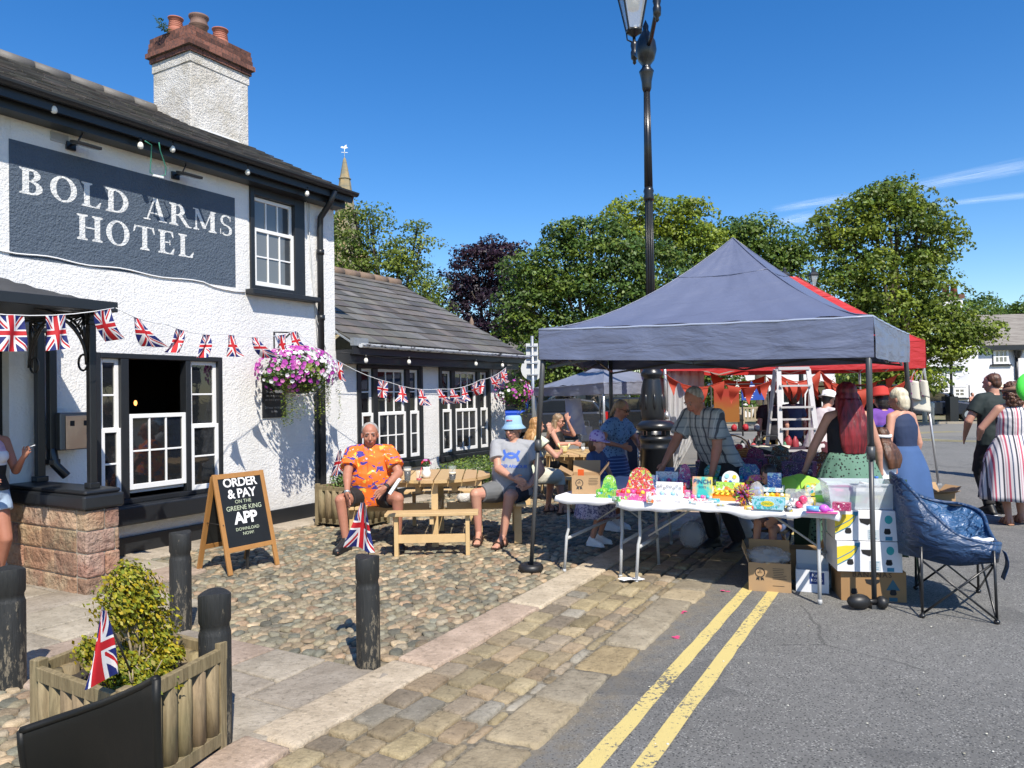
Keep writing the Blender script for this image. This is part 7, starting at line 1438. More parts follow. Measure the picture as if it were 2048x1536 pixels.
for k in range(46): b.ell((rnd.uniform(-1.25, 1.25), rnd.uniform(-.3, .3), .77), (rnd.uniform(.03, .08), .05, rnd.uniform(.03, .14)), 8, 6, rnd.choice([(.3, .03, .04), (.05, .06, .2), (.4, .3, .1), (.3, .3, .3), (.05, .2, .1), (.02, .02, .02)]), jit=.2)
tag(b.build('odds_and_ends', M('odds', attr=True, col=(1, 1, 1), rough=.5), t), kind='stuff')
# ---------------------------------------------------------------- vehicles
def car(label, loc, rz, col, kind='hatch', plate=None, rear=True, cat='car', name='parked_car'):
    t = T(name, label, cat, loc, rz); L, Wc = (4.1, 1.74) if kind != 'van' else (4.9, 1.95)
    paint = M('paint_'+label[:8], col, .25, metal=.3, coat=1)
    if kind == 'hatch': low = [(-2.0, .3), (-2.05, .55), (-1.98, .95), (-1.7, 1.0), (.75, .98), (1.6, .82), (1.98, .68), (2.05, .45), (2.0, .28)]; top = [(-1.93, .95), (-1.6, 1.38), (-1.1, 1.46), (-.1, 1.46), (.35, 1.36), (1.0, .93)]
    else: low = [(-2.4, .35), (-2.45, 1.1), (1.2, 1.15), (2.1, 1.0), (2.42, .8), (2.45, .4)]; top = [(-2.43, 1.1), (-2.38, 1.85), (-2.2, 1.95), (.5, 1.95), (.8, 1.85), (1.55, 1.1)]
    b = MB(); f = ((1, 0, 0), (0, 0, 1), (0, 1, 0)); b.prism(low, Wc, (0, -Wc/2, 0), f); b.build('body', paint, t, bev=.07)
    b = MB(); b.prism(top, Wc*.84, (0, -Wc*.42, 0), f); b.build('cabin', paint, t, bev=.06)
    g = MB(); ins = [((x-sum(p[0] for p in top)/len(top))*.88+sum(p[0] for p in top)/len(top), (z-1.18)*.72+1.18) for x, z in top] if kind != 'van' else [(.1, 1.2), (.1, 1.78), (.6, 1.78), (1.25, 1.2)]
    g.prism(ins, Wc*.86, (0, -Wc*.43, 0), f); g.build('side_window', m_glass, t)
    b = MB(); x0, x1 = (top[0], top[1]); b.add([(x0[0]-.012, -Wc*.36, x0[1]+.06), (x0[0]-.012, Wc*.36, x0[1]+.06), (x1[0]-.02, Wc*.34, x1[1]-.03), (x1[0]-.02, -Wc*.34, x1[1]-.03)], [(0, 1, 2, 3)]); b.build('rear_window', m_glass, t)
    a_, c_ = top[-1], top[-2]; b = MB(); b.add([(a_[0]+.0, -Wc*.38, a_[1]+.03), (a_[0]+.0, Wc*.38, a_[1]+.03), (c_[0]+.03, Wc*.35, c_[1]-.02), (c_[0]+.03, -Wc*.35, c_[1]-.02)], [(0, 1, 2, 3)]); b.build('windscreen', m_glass, t)
    for x in (-1.28, 1.28):
        for s in (-1, 1):
            b = MB(); b.cyl((x, s*(Wc/2-.2), .31), (x, s*(Wc/2+.005), .31), .31, n=20); w = b.build('wheel', m_rubber, t); b = MB(); b.cyl((x, s*(Wc/2+.002), .31), (x, s*(Wc/2+.012), .31), .2, n=16); b.build('rim', m_galv, w)
    xe = low[0][0]
    for s in (-1, 1):
        b = MB(); b.b2((xe-.05, s*Wc*.44-.1, .72), (xe+.06, s*Wc*.44+.06, .95)); b.build('tail_light', plain('tail_red', (.4, .01, .01), .2), t)
        b = MB(); b.b2((-low[0][0]-.05, s*Wc*.36-.16, .6), (-low[0][0]+.03, s*Wc*.36+.16, .74)); b.build('headlight', plain('headlamp', (.7, .72, .75), .1), t)
    b = MB(); b.b2((xe-.07, -.26, .52), (xe-.05, .26, .63)); b.build('rear_plate', plain('plate_yellow', (.6, .5, .05), .5), t); b = MB(); b.b2((-xe+.05, -.26, .42), (-xe+.07, .26, .53)); b.build('front_plate', m_whitecard, t)
c = P(1024, 800, 33); car('bright blue hatchback seen from behind past the extension corner', (c.x, c.y, 0), radians(88), (.01, .06, .4))
c = P(1150, 800, 34); car('pale silver van parked side-on beyond the grey gazebo', (c.x, c.y, 0), radians(178), (.5, .53, .56), 'van', cat='van', name='parked_van')
c = P(1100, 800, 27); car('dark grey car parked behind the picnic tables', (c.x, c.y, 0), radians(172), (.03, .032, .036))
c = P(1225, 800, 29); car('black car in the shade right of the silver van', (c.x, c.y, 0), radians(168), (.012, .013, .015))
c = P(1872, 800, 37.5); car('dark blue car parked on the verge before the far white inn', (c.x, c.y, 0), radians(-22), (.008, .014, .03))
# ---------------------------------------------------------------- far street things
for i, u in enumerate((1883, 1938, 1990)):
    c = P(u, 770, 45); t = T('parasol', ['left of three white parasols before the inn', 'middle white parasol before the inn, beside the bare wall', 'right white parasol, half hidden by the man with brown hair'][i], 'parasol', (c.x, c.y, 0), .2*i, 'white cafe parasols'); b = MB(); b.lathe([(1.45, 1.75), (1.42, 1.8), (.001, 2.45)], n=8); b.sm = [False]*len(b.f); b.build('canopy', M('parasol_cloth', (.75, .75, .76), .8, tl=.3), t); b = MB(); b.cyl((0, 0, 0), (0, 0, 2.5), .03); b.build('pole', m_ink, t)
    t = T('cafe_table', 'dark cafe table under the %s white parasol' % ['left', 'middle', 'right'][i], 'table', (c.x, c.y-.4, 0)); b = MB(); b.b2((-.8, -.5, .68), (.8, .5, .74)); b.build('table_top', m_blackiron, t)
    for x in (-.7, .7): b = MB(); b.b2((x-.04, -.4, 0), (x+.04, .4, .68)); b.build('leg', m_blackiron, t)
for i, (u, v, h) in enumerate(((1864, 850, 1.0), (1850, 848, 1.0), (1213, 850, .9), (1227, 848, .9))):
    p = G(u, v); t = T('bollard', ['pale stone bollard in front of the dark blue car', 'second pale bollard left of the dark blue car', 'white stubby bollard on the verge by the woman in sunglasses', 'white stubby bollard right of its pair on the verge'][i], 'bollard', p); b = MB(); b.lathe([(.1, 0), (.1, h*.75), (.115, h*.77), (.115, h*.95), (.06, h)], n=12); b.build('post', plain('cream_paint', (.6, .58, .5), .7), t)
c = P(1506, 780, 27); t = T('notice_board', 'blue and white notice board on posts seen under the red bunting', 'notice board', (c.x, c.y, 0)); z0, z1 = P(1506, 800, 27).z, P(1506, 763, 27).z; b = MB(); b.b2((-.42, -.03, z0), (.42, .03, z1)); b.build('board', plain('sign_blue', (.015, .06, .32), .5), t); lines(t, -.34, .1, z1-.1, 8, .07, m_whitecard, -.032, .03, 'white_lettering'); b = MB()
for x in (-.38, .38): b = MB(); b.cyl((x, 0.05, 0), (x, 0.05, z1), .03); b.build('post', m_ink, t)
for i, (u, Y) in enumerate(((1512, 31), (1545, 31.5), (1455, 32))):
    c = P(u, 800, Y); t = T('park_bench', ['slatted timber bench left of the stepladder', 'slatted timber bench seen through the stepladder', 'timber bench behind the checked-shirt man'][i], 'bench', (c.x, c.y, 0), .1*i, 'park benches beyond the road'); b = MB()
    for k in range(9): b.b2((-.62+.15*k, .2, .45), (-.55+.15*k, .23, .9))
    b.b2((-.65, .19, .88), (.68, .24, .95)); b.build('backrest', m_greywood, t); b = MB(); b.b2((-.65, -.25, .4), (.68, .2, .45)); b.build('seat', m_greywood, t)
    for x in (-.62, .62): b = MB(); b.b2((x-.03, -.25, 0), (x+.03, .24, .65)); b.build('leg', m_greywood, t)
p = G(1580, 872); t = T('traffic_cone', 'red and white traffic cone across the road behind the stepladder', 'traffic cone', p); b = MB(); b.lathe([(.15, .03), (.11, .3)], n=14); b.b2((-.2, -.2, 0), (.2, .2, .03)); b.build('cone', plain('cone_red', (.7, .06, .03), .5), t); b = MB(); b.lathe([(.112, .3), (.06, .62), (.03, .75)], n=14); b.build('reflective_sleeve', m_whitecard, t)
p = G(1965, 842, 0); p = P(1940, 810, 41); t = T('planter_tub', 'dark round tub beside the cafe tables of the inn', 'tub', (p.x, p.y, 0)); b = MB(); b.lathe([(.6, 0), (.75, .75), (.7, .75), (.66, .6)], n=16); b.build('tub', m_blackiron, t)
# ---------------------------------------------------------------- people
m_skin = M('skin', rough=.5, fn=lambda x: x.mix(x.mix((.55, .3, .21), (.45, .22, .155), x.noise(14, 4)), (.6, .27, .21), x.noise(5, 2).ramp(.55, .7)*.6), spec=.35); m_tan = M('tanned_skin', rough=.5, fn=lambda x: x.mix(x.mix((.43, .2, .13), (.34, .14, .09), x.noise(14, 4)), (.5, .19, .14), x.noise(5, 2).ramp(.55, .7)*.6), spec=.35)
m_eyew = plain('eye_white', (.3, .26, .24), .3); m_iris = plain('iris', (.03, .02, .015), .1); m_lip = plain('lip', (.35, .1, .09), .5); m_shades = plain('sunglass', (.008, .008, .008), .08); m_brow = plain('brow_hair', (.12, .08, .05), .8)
def hairm(n, a, b): return M(n, rough=.45, fn=lambda x: x.mix(a, b, x.noise(34, 3, x.map(x.obj(), (1, 1, .13)), .6).ramp(.4, .62)), bump=(70, .8, .008, (1, 1, .08)))
H_ = dict(grey=hairm('grey_hair', (.42, .4, .37), (.25, .23, .21)), white=hairm('white_blonde_hair', (.72, .66, .5), (.5, .44, .32)), blonde=hairm('blonde_hair', (.5, .28, .1), (.28, .13, .04)), brown=hairm('brown_hair', (.12, .05, .025), (.05, .022, .012)), dark=hairm('dark_hair', (.03, .02, .015), (.012, .009, .008)), red=hairm('dark_red_hair', (.22, .012, .018), (.08, .008, .012)), ash=hairm('ash_blonde_hair', (.32, .22, .13), (.2, .13, .07)))
def remesh(objs_mb, name, mat, par, vox, smooth=4, disp=None, seed=0):
    o = objs_mb.build(name+'_src', mat); m1 = o.modifiers.new('r', 'REMESH'); m1.mode = 'VOXEL'; m1.voxel_size = vox
    m2 = o.modifiers.new('s', 'SMOOTH'); m2.factor = .5; m2.iterations = smooth
    dg = bpy.context.evaluated_depsgraph_get(); me = bpy.data.meshes.new_from_object(o.evaluated_get(dg)); old = o.data; bpy.data.objects.remove(o); bpy.data.meshes.remove(old)
    n = len(me.vertices); co = np.empty(n*3, np.float32); me.vertices.foreach_get('co', co); co = co.reshape(-1, 3)
    if disp:
        no = np.empty(n*3, np.float32); me.vertices.foreach_get('normal', no); no = no.reshape(-1, 3); a, sc = disp[:2]; st = disp[2] if len(disp) > 2 else (1, 1, 1)
        d = np.array([noise.noise((p[0]*sc*st[0]+seed, p[1]*sc*st[1], p[2]*sc*st[2]))+.5*noise.noise((p[0]*sc*2.3*st[0], p[1]*sc*2.3*st[1]+seed, p[2]*sc*2.3*st[2])) for p in co], np.float32)
        co += no*d[:, None]*a; me.vertices.foreach_set('co', co.ravel())
    me.polygons.foreach_set('use_smooth', [True]*len(me.polygons)); me.name = name; me.materials.clear(); me.materials.append(mat)
    q = bpy.data.objects.new(name, me); COL.objects.link(q); q.parent = par; return q
def cap(b, p, q, r0, r1, n=14, fl=1.0, up=None):     # tapered limb with round ends
    p, q = V(p), V(q); d = (q-p); L = d.length
    if L < 1e-5: d = V((0, 0, 1))
    d.normalize(); u = V(up) if up else (V((0, 0, 1)) if abs(d.z) < .9 else V((0, -1, 0))); x = d.cross(u).normalized(); y = x.cross(d); rings = []
    for a in (-80, -50, -22): rings.append((p+d*r0*sin(radians(a)), r0*cos(radians(a))))
    rings += [(p, r0), (p.lerp(q, .35), r0*.62+r1*.38), (p.lerp(q, .7), r0*.3+r1*.7), (q, r1)]
    for a in (22, 50, 80): rings.append((q+d*r1*sin(radians(a)), r1*cos(radians(a))))
    vs = [c+(x*cos(2*pi*k/n)+y*sin(2*pi*k/n)*fl)*r for c, r in rings for k in range(n)]; m = len(rings)
    b.add(vs, [(i*n+k, (i+1)*n+k, (i+1)*n+(k+1) % n, i*n+(k+1) % n) for i in range(m-1) for k in range(n)]+[tuple(range(n)), tuple(range(m*n-1, (m-1)*n-1, -1))])
def loft(b, rings, n=24, sq=1.0):            # rings: (centre, side vector, front vector)
    vs = []
    for c, a, f in rings:
        for k in range(n):
            t = 2*pi*k/n; cx_, sy = cos(t), sin(t); e = sq; vs.append(V(c)+V(a)*(abs(cx_)**e*(1 if cx_ > 0 else -1))+V(f)*(abs(sy)**e*(1 if sy > 0 else -1)))
    m = len(rings); fs = [(i*n+k, i*n+(k+1) % n, (i+1)*n+(k+1) % n, (i+1)*n+k) for i in range(m-1) for k in range(n)]+[tuple(range(n-1, -1, -1)), tuple(range((m-1)*n, m*n))]
    b.add(vs, fs)
def ik(a, c, l1, l2, pole):
    a, c = V(a), V(c); d = c-a; L = min(d.length, (l1+l2)*.995); dn = d.normalized(); c = a+dn*L; x = (l1*l1-l2*l2+L*L)/(2*L); h = sqrt(max(l1*l1-x*x, 1e-5)); p = V(pole); p = (p-dn*p.dot(dn))
    p = p.normalized() if p.length > 1e-4 else V((0, -1, 0)); return a+dn*x+p*h, c
class Fig:
    """local frame: faces -Y, +X is to the right as seen from the front. All joints in metres."""
    def __init__(s, label, loc, rz, H=1.7, hip=None, lean=0, side=0, twist=0, fat=1.0, wide=1.0, skin=None, vox=.0075, female=False, hy=0):
        s.t = T('person', label, 'person', loc, rz); s.H = H; s.fat = fat; s.skin = skin or m_skin; s.vox = vox; s.fem = female
        s.hip = V((0, hy, hip if hip is not None else .53*H)); R = Matrix.Rotation(radians(side), 3, 'Y') @ Matrix.Rotation(radians(lean), 3, 'X'); s.R = R
        s.up = R @ V((0, 0, 1)); Rt = R @ Matrix.Rotation(radians(twist), 3, 'Z'); s.sx = Rt @ V((1, 0, 0)); s.sy = Rt @ V((0, 1, 0)); s.hx = Matrix.Rotation(radians(side*.3), 3, 'Y') @ V((1, 0, 0))
        s.waist = s.hip+s.up*.09*H; s.chest = s.hip+s.up*.20*H; s.sh = s.hip+s.up*.285*H; s.neck = s.hip+s.up*.305*H; w = (.094 if female else .106)*H*wide; s.w = w
        s.S = [s.sh+s.sx*(k*w)-s.up*.014*H for k in (-1, 1)]; s.Hj = [s.hip+s.hx*(k*.052*H)-V((0, 0, .015*H)) for k in (-1, 1)]
        s.ua, s.fa, s.th, s.sn = .172*H, .15*H, .245*H, .245*H
        s.E = [None]*2; s.Wr = [None]*2; s.Kn = [None]*2; s.An = [None]*2; s.hd = [None]*2; s.head(0, 0, 0)
        for i, k in enumerate((-1, 1)):
            s.arm(i, s.S[i]+V((k*.05, -.03, -.31*H)), (k*.3, 1, 0)); s.leg(i, (k*.09, 0, .055*H))
    def arm(s, i, wrist, pole=(0, 1, -.3), hand=None): s.E[i], s.Wr[i] = ik(s.S[i], wrist, s.ua, s.fa, pole); s.hd[i] = V(hand).normalized() if hand else (s.Wr[i]-s.E[i]).normalized(); return s
    def leg(s, i, ankle, pole=(0, -1, .1), toe=None): s.Kn[i], s.An[i] = ik(s.Hj[i], ankle, s.th, s.sn, pole); s.toe = getattr(s, 'toe', [None, None]); s.toe[i] = V(toe).normalized() if toe else V((0, -1, 0)); return s
    def head(s, pitch, yaw, roll=0): s.HR = Matrix.Rotation(radians(yaw), 3, 'Z') @ Matrix.Rotation(radians(roll), 3, 'Y') @ Matrix.Rotation(radians(pitch), 3, 'X'); s.hc = s.neck+s.up*.03*s.H+s.HR @ V((0, -.012, .075))*(s.H/1.7)**.5; return s
    def hp(s, x, y, z): k = s.hs; return s.hc+s.HR @ V((x*k, y*k, z*k))
    def body(s, hk=1.0):
        H, f = s.H, s.fat; s.hs = hs_ = (.5+.5*H/1.7 if H < 1.5 else H/1.72)*hk; b = MB()
        g = sqrt(f)
        up, X_, Y_ = s.up, s.sx, s.sy; HX = s.hx; HY = V((0, 1, 0))
        hw = (.1 if s.fem else .095)*H*g; ww = (.078 if s.fem else .088)*H*f; cw = (.088 if s.fem else .1)*H*g
        bl = V((0, 0, 0))-Y_*.018*H*(f-1)*4
        loft(b, [(s.hip-up*.055*H, HX*hw*.55, HY*.05*H), (s.hip-up*.03*H, HX*hw*.92, HY*.066*H*g), (s.hip+up*.01*H, HX*hw, HY*.072*H*g), (s.waist+bl*.8, X_*ww, Y_*.06*H*f), (s.hip+up*.15*H+bl*.6, X_*cw*.95, Y_*.064*H*f), (s.chest+up*.01*H, X_*cw*1.04, Y_*.066*H*g), (s.sh-up*.035*H, X_*cw*.98, Y_*.058*H*g), (s.sh-up*.004*H, X_*cw*.72, Y_*.042*H), (s.neck, X_*.036*H, Y_*.036*H)])
        if s.fem:
            for k in (-1, 1): b.ell(s.chest+X_*(k*.045*H)-Y_*.05*H-up*.005*H, (.034*H*g,)*3, 12, 8)
        cap(b, s.sh-up*.01*H, s.hp(0, .012, -.06), .036*H*g, .033*H)
        for i, k in enumerate((-1, 1)):
            a = .86 if s.fem else 1.0
            cap(b, s.neck-up*.012*H+X_*k*.015*H, s.S[i], .026*H, .031*H*g*a); cap(b, s.S[i], s.E[i], .032*H*g*a, .0245*H*g*a); cap(b, s.E[i], s.Wr[i], .0255*H*g*a, .0155*H*a); m_ = s.E[i].lerp(s.Wr[i], .25); cap(b, s.E[i].lerp(s.Wr[i], .1), s.E[i].lerp(s.Wr[i], .42), .026*H*g*a, .022*H*g*a)
            cap(b, s.Hj[i], s.Kn[i], .053*H*g, .034*H*g); cap(b, s.Kn[i], s.An[i], .033*H*g, .021*H); c = s.Kn[i].lerp(s.An[i], .3)+(s.Kn[i]-s.Hj[i]).cross(s.An[i]-s.Kn[i]).cross(s.An[i]-s.Kn[i]).normalized()*-.0*H; sh = (s.An[i]-s.Kn[i]).normalized(); back = V((0, 1, 0)); back = back-sh*back.dot(sh)
            cap(b, s.Kn[i].lerp(s.An[i], .12)+back*.008*H, s.Kn[i].lerp(s.An[i], .5)+back*.006*H, .029*H*g, .024*H*g)
            t = s.toe[i]; an = s.An[i]; z0 = an.z-.055*H+.022; heel = V((an.x, an.y, z0))-t*.02*H; ball = V((an.x, an.y, z0-.004))+t*.085*H
            cap(b, an, heel+V((0, 0, .005)), .021*H, .02*H); cap(b, heel, ball, .02*H, .021*H, fl=.8); cap(b, an, ball, .02*H, .014*H)
            for q in range(3): sd = t.cross(V((0, 0, 1))); cap(b, ball+sd*(q-1)*.012*H, ball+sd*(q-1)*.014*H+t*.03*H-V((0, 0, .004)), .008*H, .007*H, 8)
            # hand: palm, four fingers of unequal length, thumb
            d = s.hd[i]; w = s.Wr[i]; hk = hs_; ref = V((0, 0, 1)) if abs(d.z) < .85 else s.sx*k; pn = d.cross(ref).normalized(); sd = pn.cross(d).normalized()
            if abs(d.z) > .85: sd = V((0, -1, 0)); sd = (sd-d*sd.dot(d)).normalized(); pn = d.cross(sd)
            cap(b, w, w+d*.05*hk, .017*H*.95, .02*hk, fl=.75); 
            loft(b, [(w+d*.005*hk, sd*.024*hk, pn*.017*hk), (w+d*.04*hk, sd*.038*hk, pn*.017*hk), (w+d*.085*hk, sd*.04*hk, pn*.014*hk)], 12)
            curl = V((0, 0, -.25)) if abs(d.z) < .85 else pn*(.3*k)
            for q, Lf in enumerate((.068, .078, .072, .055)):
                o = w+d*.08*hk+sd*(1.5-q)*.0205*hk; m1 = o+(d+curl*.4+sd*(1.5-q)*.08).normalized()*Lf*.52*hk; m2 = m1+(d*.8+curl*1.6).normalized()*Lf*.48*hk; cap(b, o, m1, .0088*hk, .0082*hk, 8); cap(b, m1, m2, .0082*hk, .0068*hk, 8)
            o = w+d*.03*hk+sd*.03*hk; m1 = o+(d*.7+sd*.8+curl*.3).normalized()*.036*hk; cap(b, o, m1, .0115*hk, .01*hk, 8); cap(b, m1, m1+(d+sd*.2+curl*.5).normalized()*.03*hk, .0098*hk, .008*hk, 8)
        # head
        def he(x, y, z, rx, ry, rz, n=14): b.ell(s.hp(x, y, z), (rx*hs_, ry*hs_, rz*hs_), n, 10, R=s.HR)
        he(0, .012, .035, .076, .094, .082, 20); he(0, -.018, -.02, .064, .074, .085, 18); he(0, -.045, -.078, .034, .034, .026); he(0, -.02, -.055, .052, .056, .04)
        for k in (-1, 1): he(k*.034, -.065, -.028, .022, .018, .02, 10); he(k*.077, .012, -.008, .01, .02, .03, 10); he(k*.028, -.082, .03, .026, .01, .009, 10)
        he(0, -.085, .0, .011, .013, .024, 8); cap(b, s.hp(0, -.088, .008), s.hp(0, -.106, -.026), .0085*hs_, .0135*hs_, 8); he(0, -.084, -.056, .022, .01, .009, 10)
        s.bodyo = remesh(b, 'body', s.skin, s.t, s.vox, 2); return s
    def face(s, brow=None, smile=False, shades=False):
        k = s.hs
        for sx in (-1, 1):
            if not shades:
                b = MB(); b.ell(s.hp(sx*.03, -.083, .012), (.0115*k, .006*k, .0045*k), 10, 7, R=s.HR); e = b.build('eye', m_eyew, s.t); b = MB(); b.ell(s.hp(sx*.03, -.0885, .011), (.0055*k, .003*k, .0055*k), 8, 6, R=s.HR); b.build('iris', m_iris, e)
            b = MB(); cap(b, s.hp(sx*.016, -.093, .034), s.hp(sx*.044, -.084, .036), .004*k, .003*k, 6); b.build('eyebrow', brow or m_brow, s.t)
        b = MB(); cap(b, s.hp(-.022, -.087, -.056 if not smile else -.051), s.hp(0, -.095, -.058), .0045*k, .0055*k, 6); cap(b, s.hp(0, -.095, -.058), s.hp(.022, -.087, -.056 if not smile else -.051), .0055*k, .0045*k, 6); b.build('mouth', m_lip, s.t)
        if shades:
            b = MB(); 
            for sx in (-1, 1):
                b.ell(s.hp(sx*.032, -.096, .012), (.027*k, .006*k, .02*k), 14, 8, R=s.HR); b.tube([s.hp(sx*.058, -.09, .018), s.hp(sx*.079, .01, .012)], .003*k, 5)
            b.tube([s.hp(-.01, -.1, .018), s.hp(.01, -.1, .018)], .003*k, 5); b.build('sunglasses', m_shades, s.t)
        return s
    def hair(s, m, kind='short', L=.3, vox=None):
        k = s.hs; b = MB(); v = vox or s.vox; st = (1, 1, .12)
        def he(x, y, z, rx, ry, rz): b.ell(s.hp(x, y, z), (rx*k, ry*k, rz*k), 18, 12, R=s.HR)
        if kind == 'short': he(0, .03, .048, .08, .088, .078); he(0, .062, .0, .066, .05, .062); amp = .005
        elif kind == 'balding': he(0, .045, .028, .0805, .076, .05); he(0, .066, -.01, .064, .045, .05); amp = .003
        elif kind == 'cropped': he(0, .032, .046, .082, .09, .079); amp = .003
        elif kind == 'bob': he(0, .02, .05, .087, .094, .085); he(0, .045, -.02, .094, .07, .1); he(0, .05, -.07, .085, .055, .06); amp = .007
        elif kind == 'curly': he(0, .02, .055, .1, .11, .09); he(0, .05, -.03, .12, .085, .12); he(0, .06, -.09, .11, .07, .08); amp = .022; st = (1, 1, 1)
        elif kind == 'tied': he(0, .025, .048, .082, .092, .08); he(0, .075, .01, .05, .05, .06); cap(b, s.hp(0, .1, .0), s.hp(0, .12, -.11), .03*k, .018*k); amp = .005
        else:
            he(0, .022, .05, .088, .095, .084); he(0, .05, -.02, .09, .065, .1)
            dn = V((0, 0, -1)); sx = s.HR @ V((1, 0, 0)); bk = (s.HR @ V((0, 1, 0))); o = s.hp(0, .068, -.04); n = 7
            rg = []
            for i in range(n): q = i/(n-1); rg.append((o+dn*L*q+bk*(.085*sin(q*1.9))*1, sx*(.09+.05*sin(q*2.6)-.03*q*q)*k, bk*(.06-.02*q)*k))
            loft(b, rg[::-1], 18); amp = .009
            for e in (-1, 1): cap(b, s.hp(e*.078, .02, .0), s.hp(e*.09, .03, -.05)+dn*L*.45, .028*k, .02*k)
        remesh(b, 'hair', m, s.t, v, 2, (amp, 26, st), seed=rnd.random()*9); return s
    def shirt(s, m, sleeve=.55, ext=0, infl=1.12, name='shirt', hem=.03, loose=.0, vox=None, dis=.006):
        H, g, f = s.H, sqrt(s.fat), s.fat; b = MB(); up, X_, Y_ = s.up, s.sx, s.sy; HX = s.hx; HY = V((0, 1, 0)); hw = (.1 if s.fem else .098)*H*g*infl; ww = (.08 if s.fem else .094)*H*f*infl; cw = (.09 if s.fem else .102)*H*g*infl; bl = V((0, 0, 0))-Y_*.018*H*(f-1)*4
        loft(b, [(s.hip-up*hem*H, HX*(hw*1.02+loose), HY*(.076*H*g*infl+loose)), (s.hip+up*.02*H+bl*.5, HX*(hw+loose*.6), HY*(.078*H*g*infl+loose*.5)), (s.waist+bl, X_*(ww+loose*.5), Y_*.066*H*f*infl), (s.hip+up*.15*H+bl*.6, X_*cw*.98, Y_*.069*H*f*infl), (s.chest+up*.01*H, X_*cw*1.02, Y_*.07*H*g*infl), (s.sh-up*.03*H, X_*cw*(1.0 if sleeve > 0 else .86), Y_*.06*H*g*infl), (s.sh+up*(.004 if sleeve > 0 else -.008)*H, X_*cw*(.8 if sleeve > 0 else .68), Y_*.046*H*infl), (s.neck-up*(.008 if sleeve > 0 else .016)*H, X_*.046*H, Y_*.044*H)])
        if s.fem:
            for k in (-1, 1): b.ell(s.chest+X_*(k*.045*H)-Y_*.054*H-up*.005*H, (.037*H*g*infl,)*3, 12, 8)
        for i, k in enumerate((-1, 1)):
            if sleeve > 0: cap(b, s.neck-up*.012*H+X_*k*.02*H, s.S[i]+up*.006*H, .03*H, .034*H*g)
            if sleeve > 0:
                e = s.S[i].lerp(s.E[i], min(sleeve, 1)); cap(b, s.sh+X_*k*.04*H-up*.01*H, s.S[i], .038*H*g*infl, .036*H*g*infl); d = (e-s.S[i]).normalized(); x = d.cross(Y_).normalized(); y = x.cross(d)
                loft(b, [(s.S[i]-d*.01, x*.036*H*g*infl, y*.036*H*g*infl), (s.S[i].lerp(e, .6), x*(.0385*H*g*infl+loose*.3), y*(.0385*H*g*infl+loose*.3)), (e, x*(.0395*H*g*infl+loose*.4), y*(.0395*H*g*infl+loose*.4))], 16)
                if sleeve > 1: cap(b, s.E[i], s.E[i].lerp(s.Wr[i], sleeve-1), .032*H*g*infl, .026*H*infl)
        s.sho = remesh(b, name, m, s.t, vox or s.vox*1.1, 2, (dis, 9), rnd.random()*9); return s
    def shorts(s, m, k=.75, name='shorts', infl=1.17, loose=.012):
        H, g = s.H, sqrt(s.fat); b = MB(); HX = s.hx; HY = V((0, 1, 0)); up = s.up
        loft(b, [(s.hip-V((0, 0, .06*H)), HX*.075*H*g, HY*.066*H*g), (s.hip-V((0, 0, .03*H)), HX*.104*H*g*1.05, HY*.08*H*g), (s.hip+up*.02*H, HX*.104*H*g*1.05, HY*.08*H*g), (s.hip+up*.065*H, HX*.09*H*g*1.05, HY*.07*H*g)])
        for i in range(2):
            if k <= 1: e = s.Hj[i].lerp(s.Kn[i], k); r1 = .053+(.034-.053)*k
            else: e = s.Kn[i]; r1 = .036
            d = (e-s.Hj[i]).normalized(); x = d.cross(V((0, 1, .2))).normalized(); y = x.cross(d); loft(b, [(s.Hj[i]-d*.03*H, x*.052*H*g*infl, y*.055*H*g*infl), (s.Hj[i].lerp(e, .5), x*(.05*H*g*infl+loose*.5), y*(.05*H*g*infl+loose*.5)), (e, x*(r1*H*g*infl+loose), y*(r1*H*g*infl+loose))], 18)
            if k > 1:
                q = s.Kn[i].lerp(s.An[i], k-1); cap(b, s.Kn[i], s.Kn[i], .039*H*g, .039*H*g); d = (q-s.Kn[i]).normalized(); x = d.cross(V((0, 1, .2))).normalized(); y = x.cross(d); loft(b, [(s.Kn[i], x*.04*H*g, y*.04*H*g), (s.Kn[i].lerp(q, .5), x*(.034*H*g+loose*.6), y*(.036*H*g+loose*.6)), (q, x*(.028*H*g+loose), y*(.032*H*g+loose))], 16)
        remesh(b, name, m, s.t, s.vox*1.1, 2, (.006, 9), rnd.random()*9); return s
    def skirt(s, m, z1, r1, name='skirt', fr=None, top=.06, n=48, fold=.018, nf=11):
        H = s.H; b = MB(); top_c = s.hip+s.up*top*H; rw = .088*H*sqrt(s.fat)
        def fn(u, v):
            a = 2*pi*u; hipb = sin(min(v*2.2, 1)*pi/2); r = rw+(r1-rw)*(hipb*.55+v*.45); f_ = fold*v*sin(a*nf+2*sin(a*2)); c = top_c.lerp(V(fr) if fr else V((s.hip.x, s.hip.y, z1)), v); return V((c.x+(r+f_)*cos(a)*1.05, c.y+(r*.85+f_)*sin(a), top_c.z+(z1-top_c.z)*v))
        b.patch(fn, n*2, 14, uv=False); b.build(name, m, s.t, thick=.006); return s
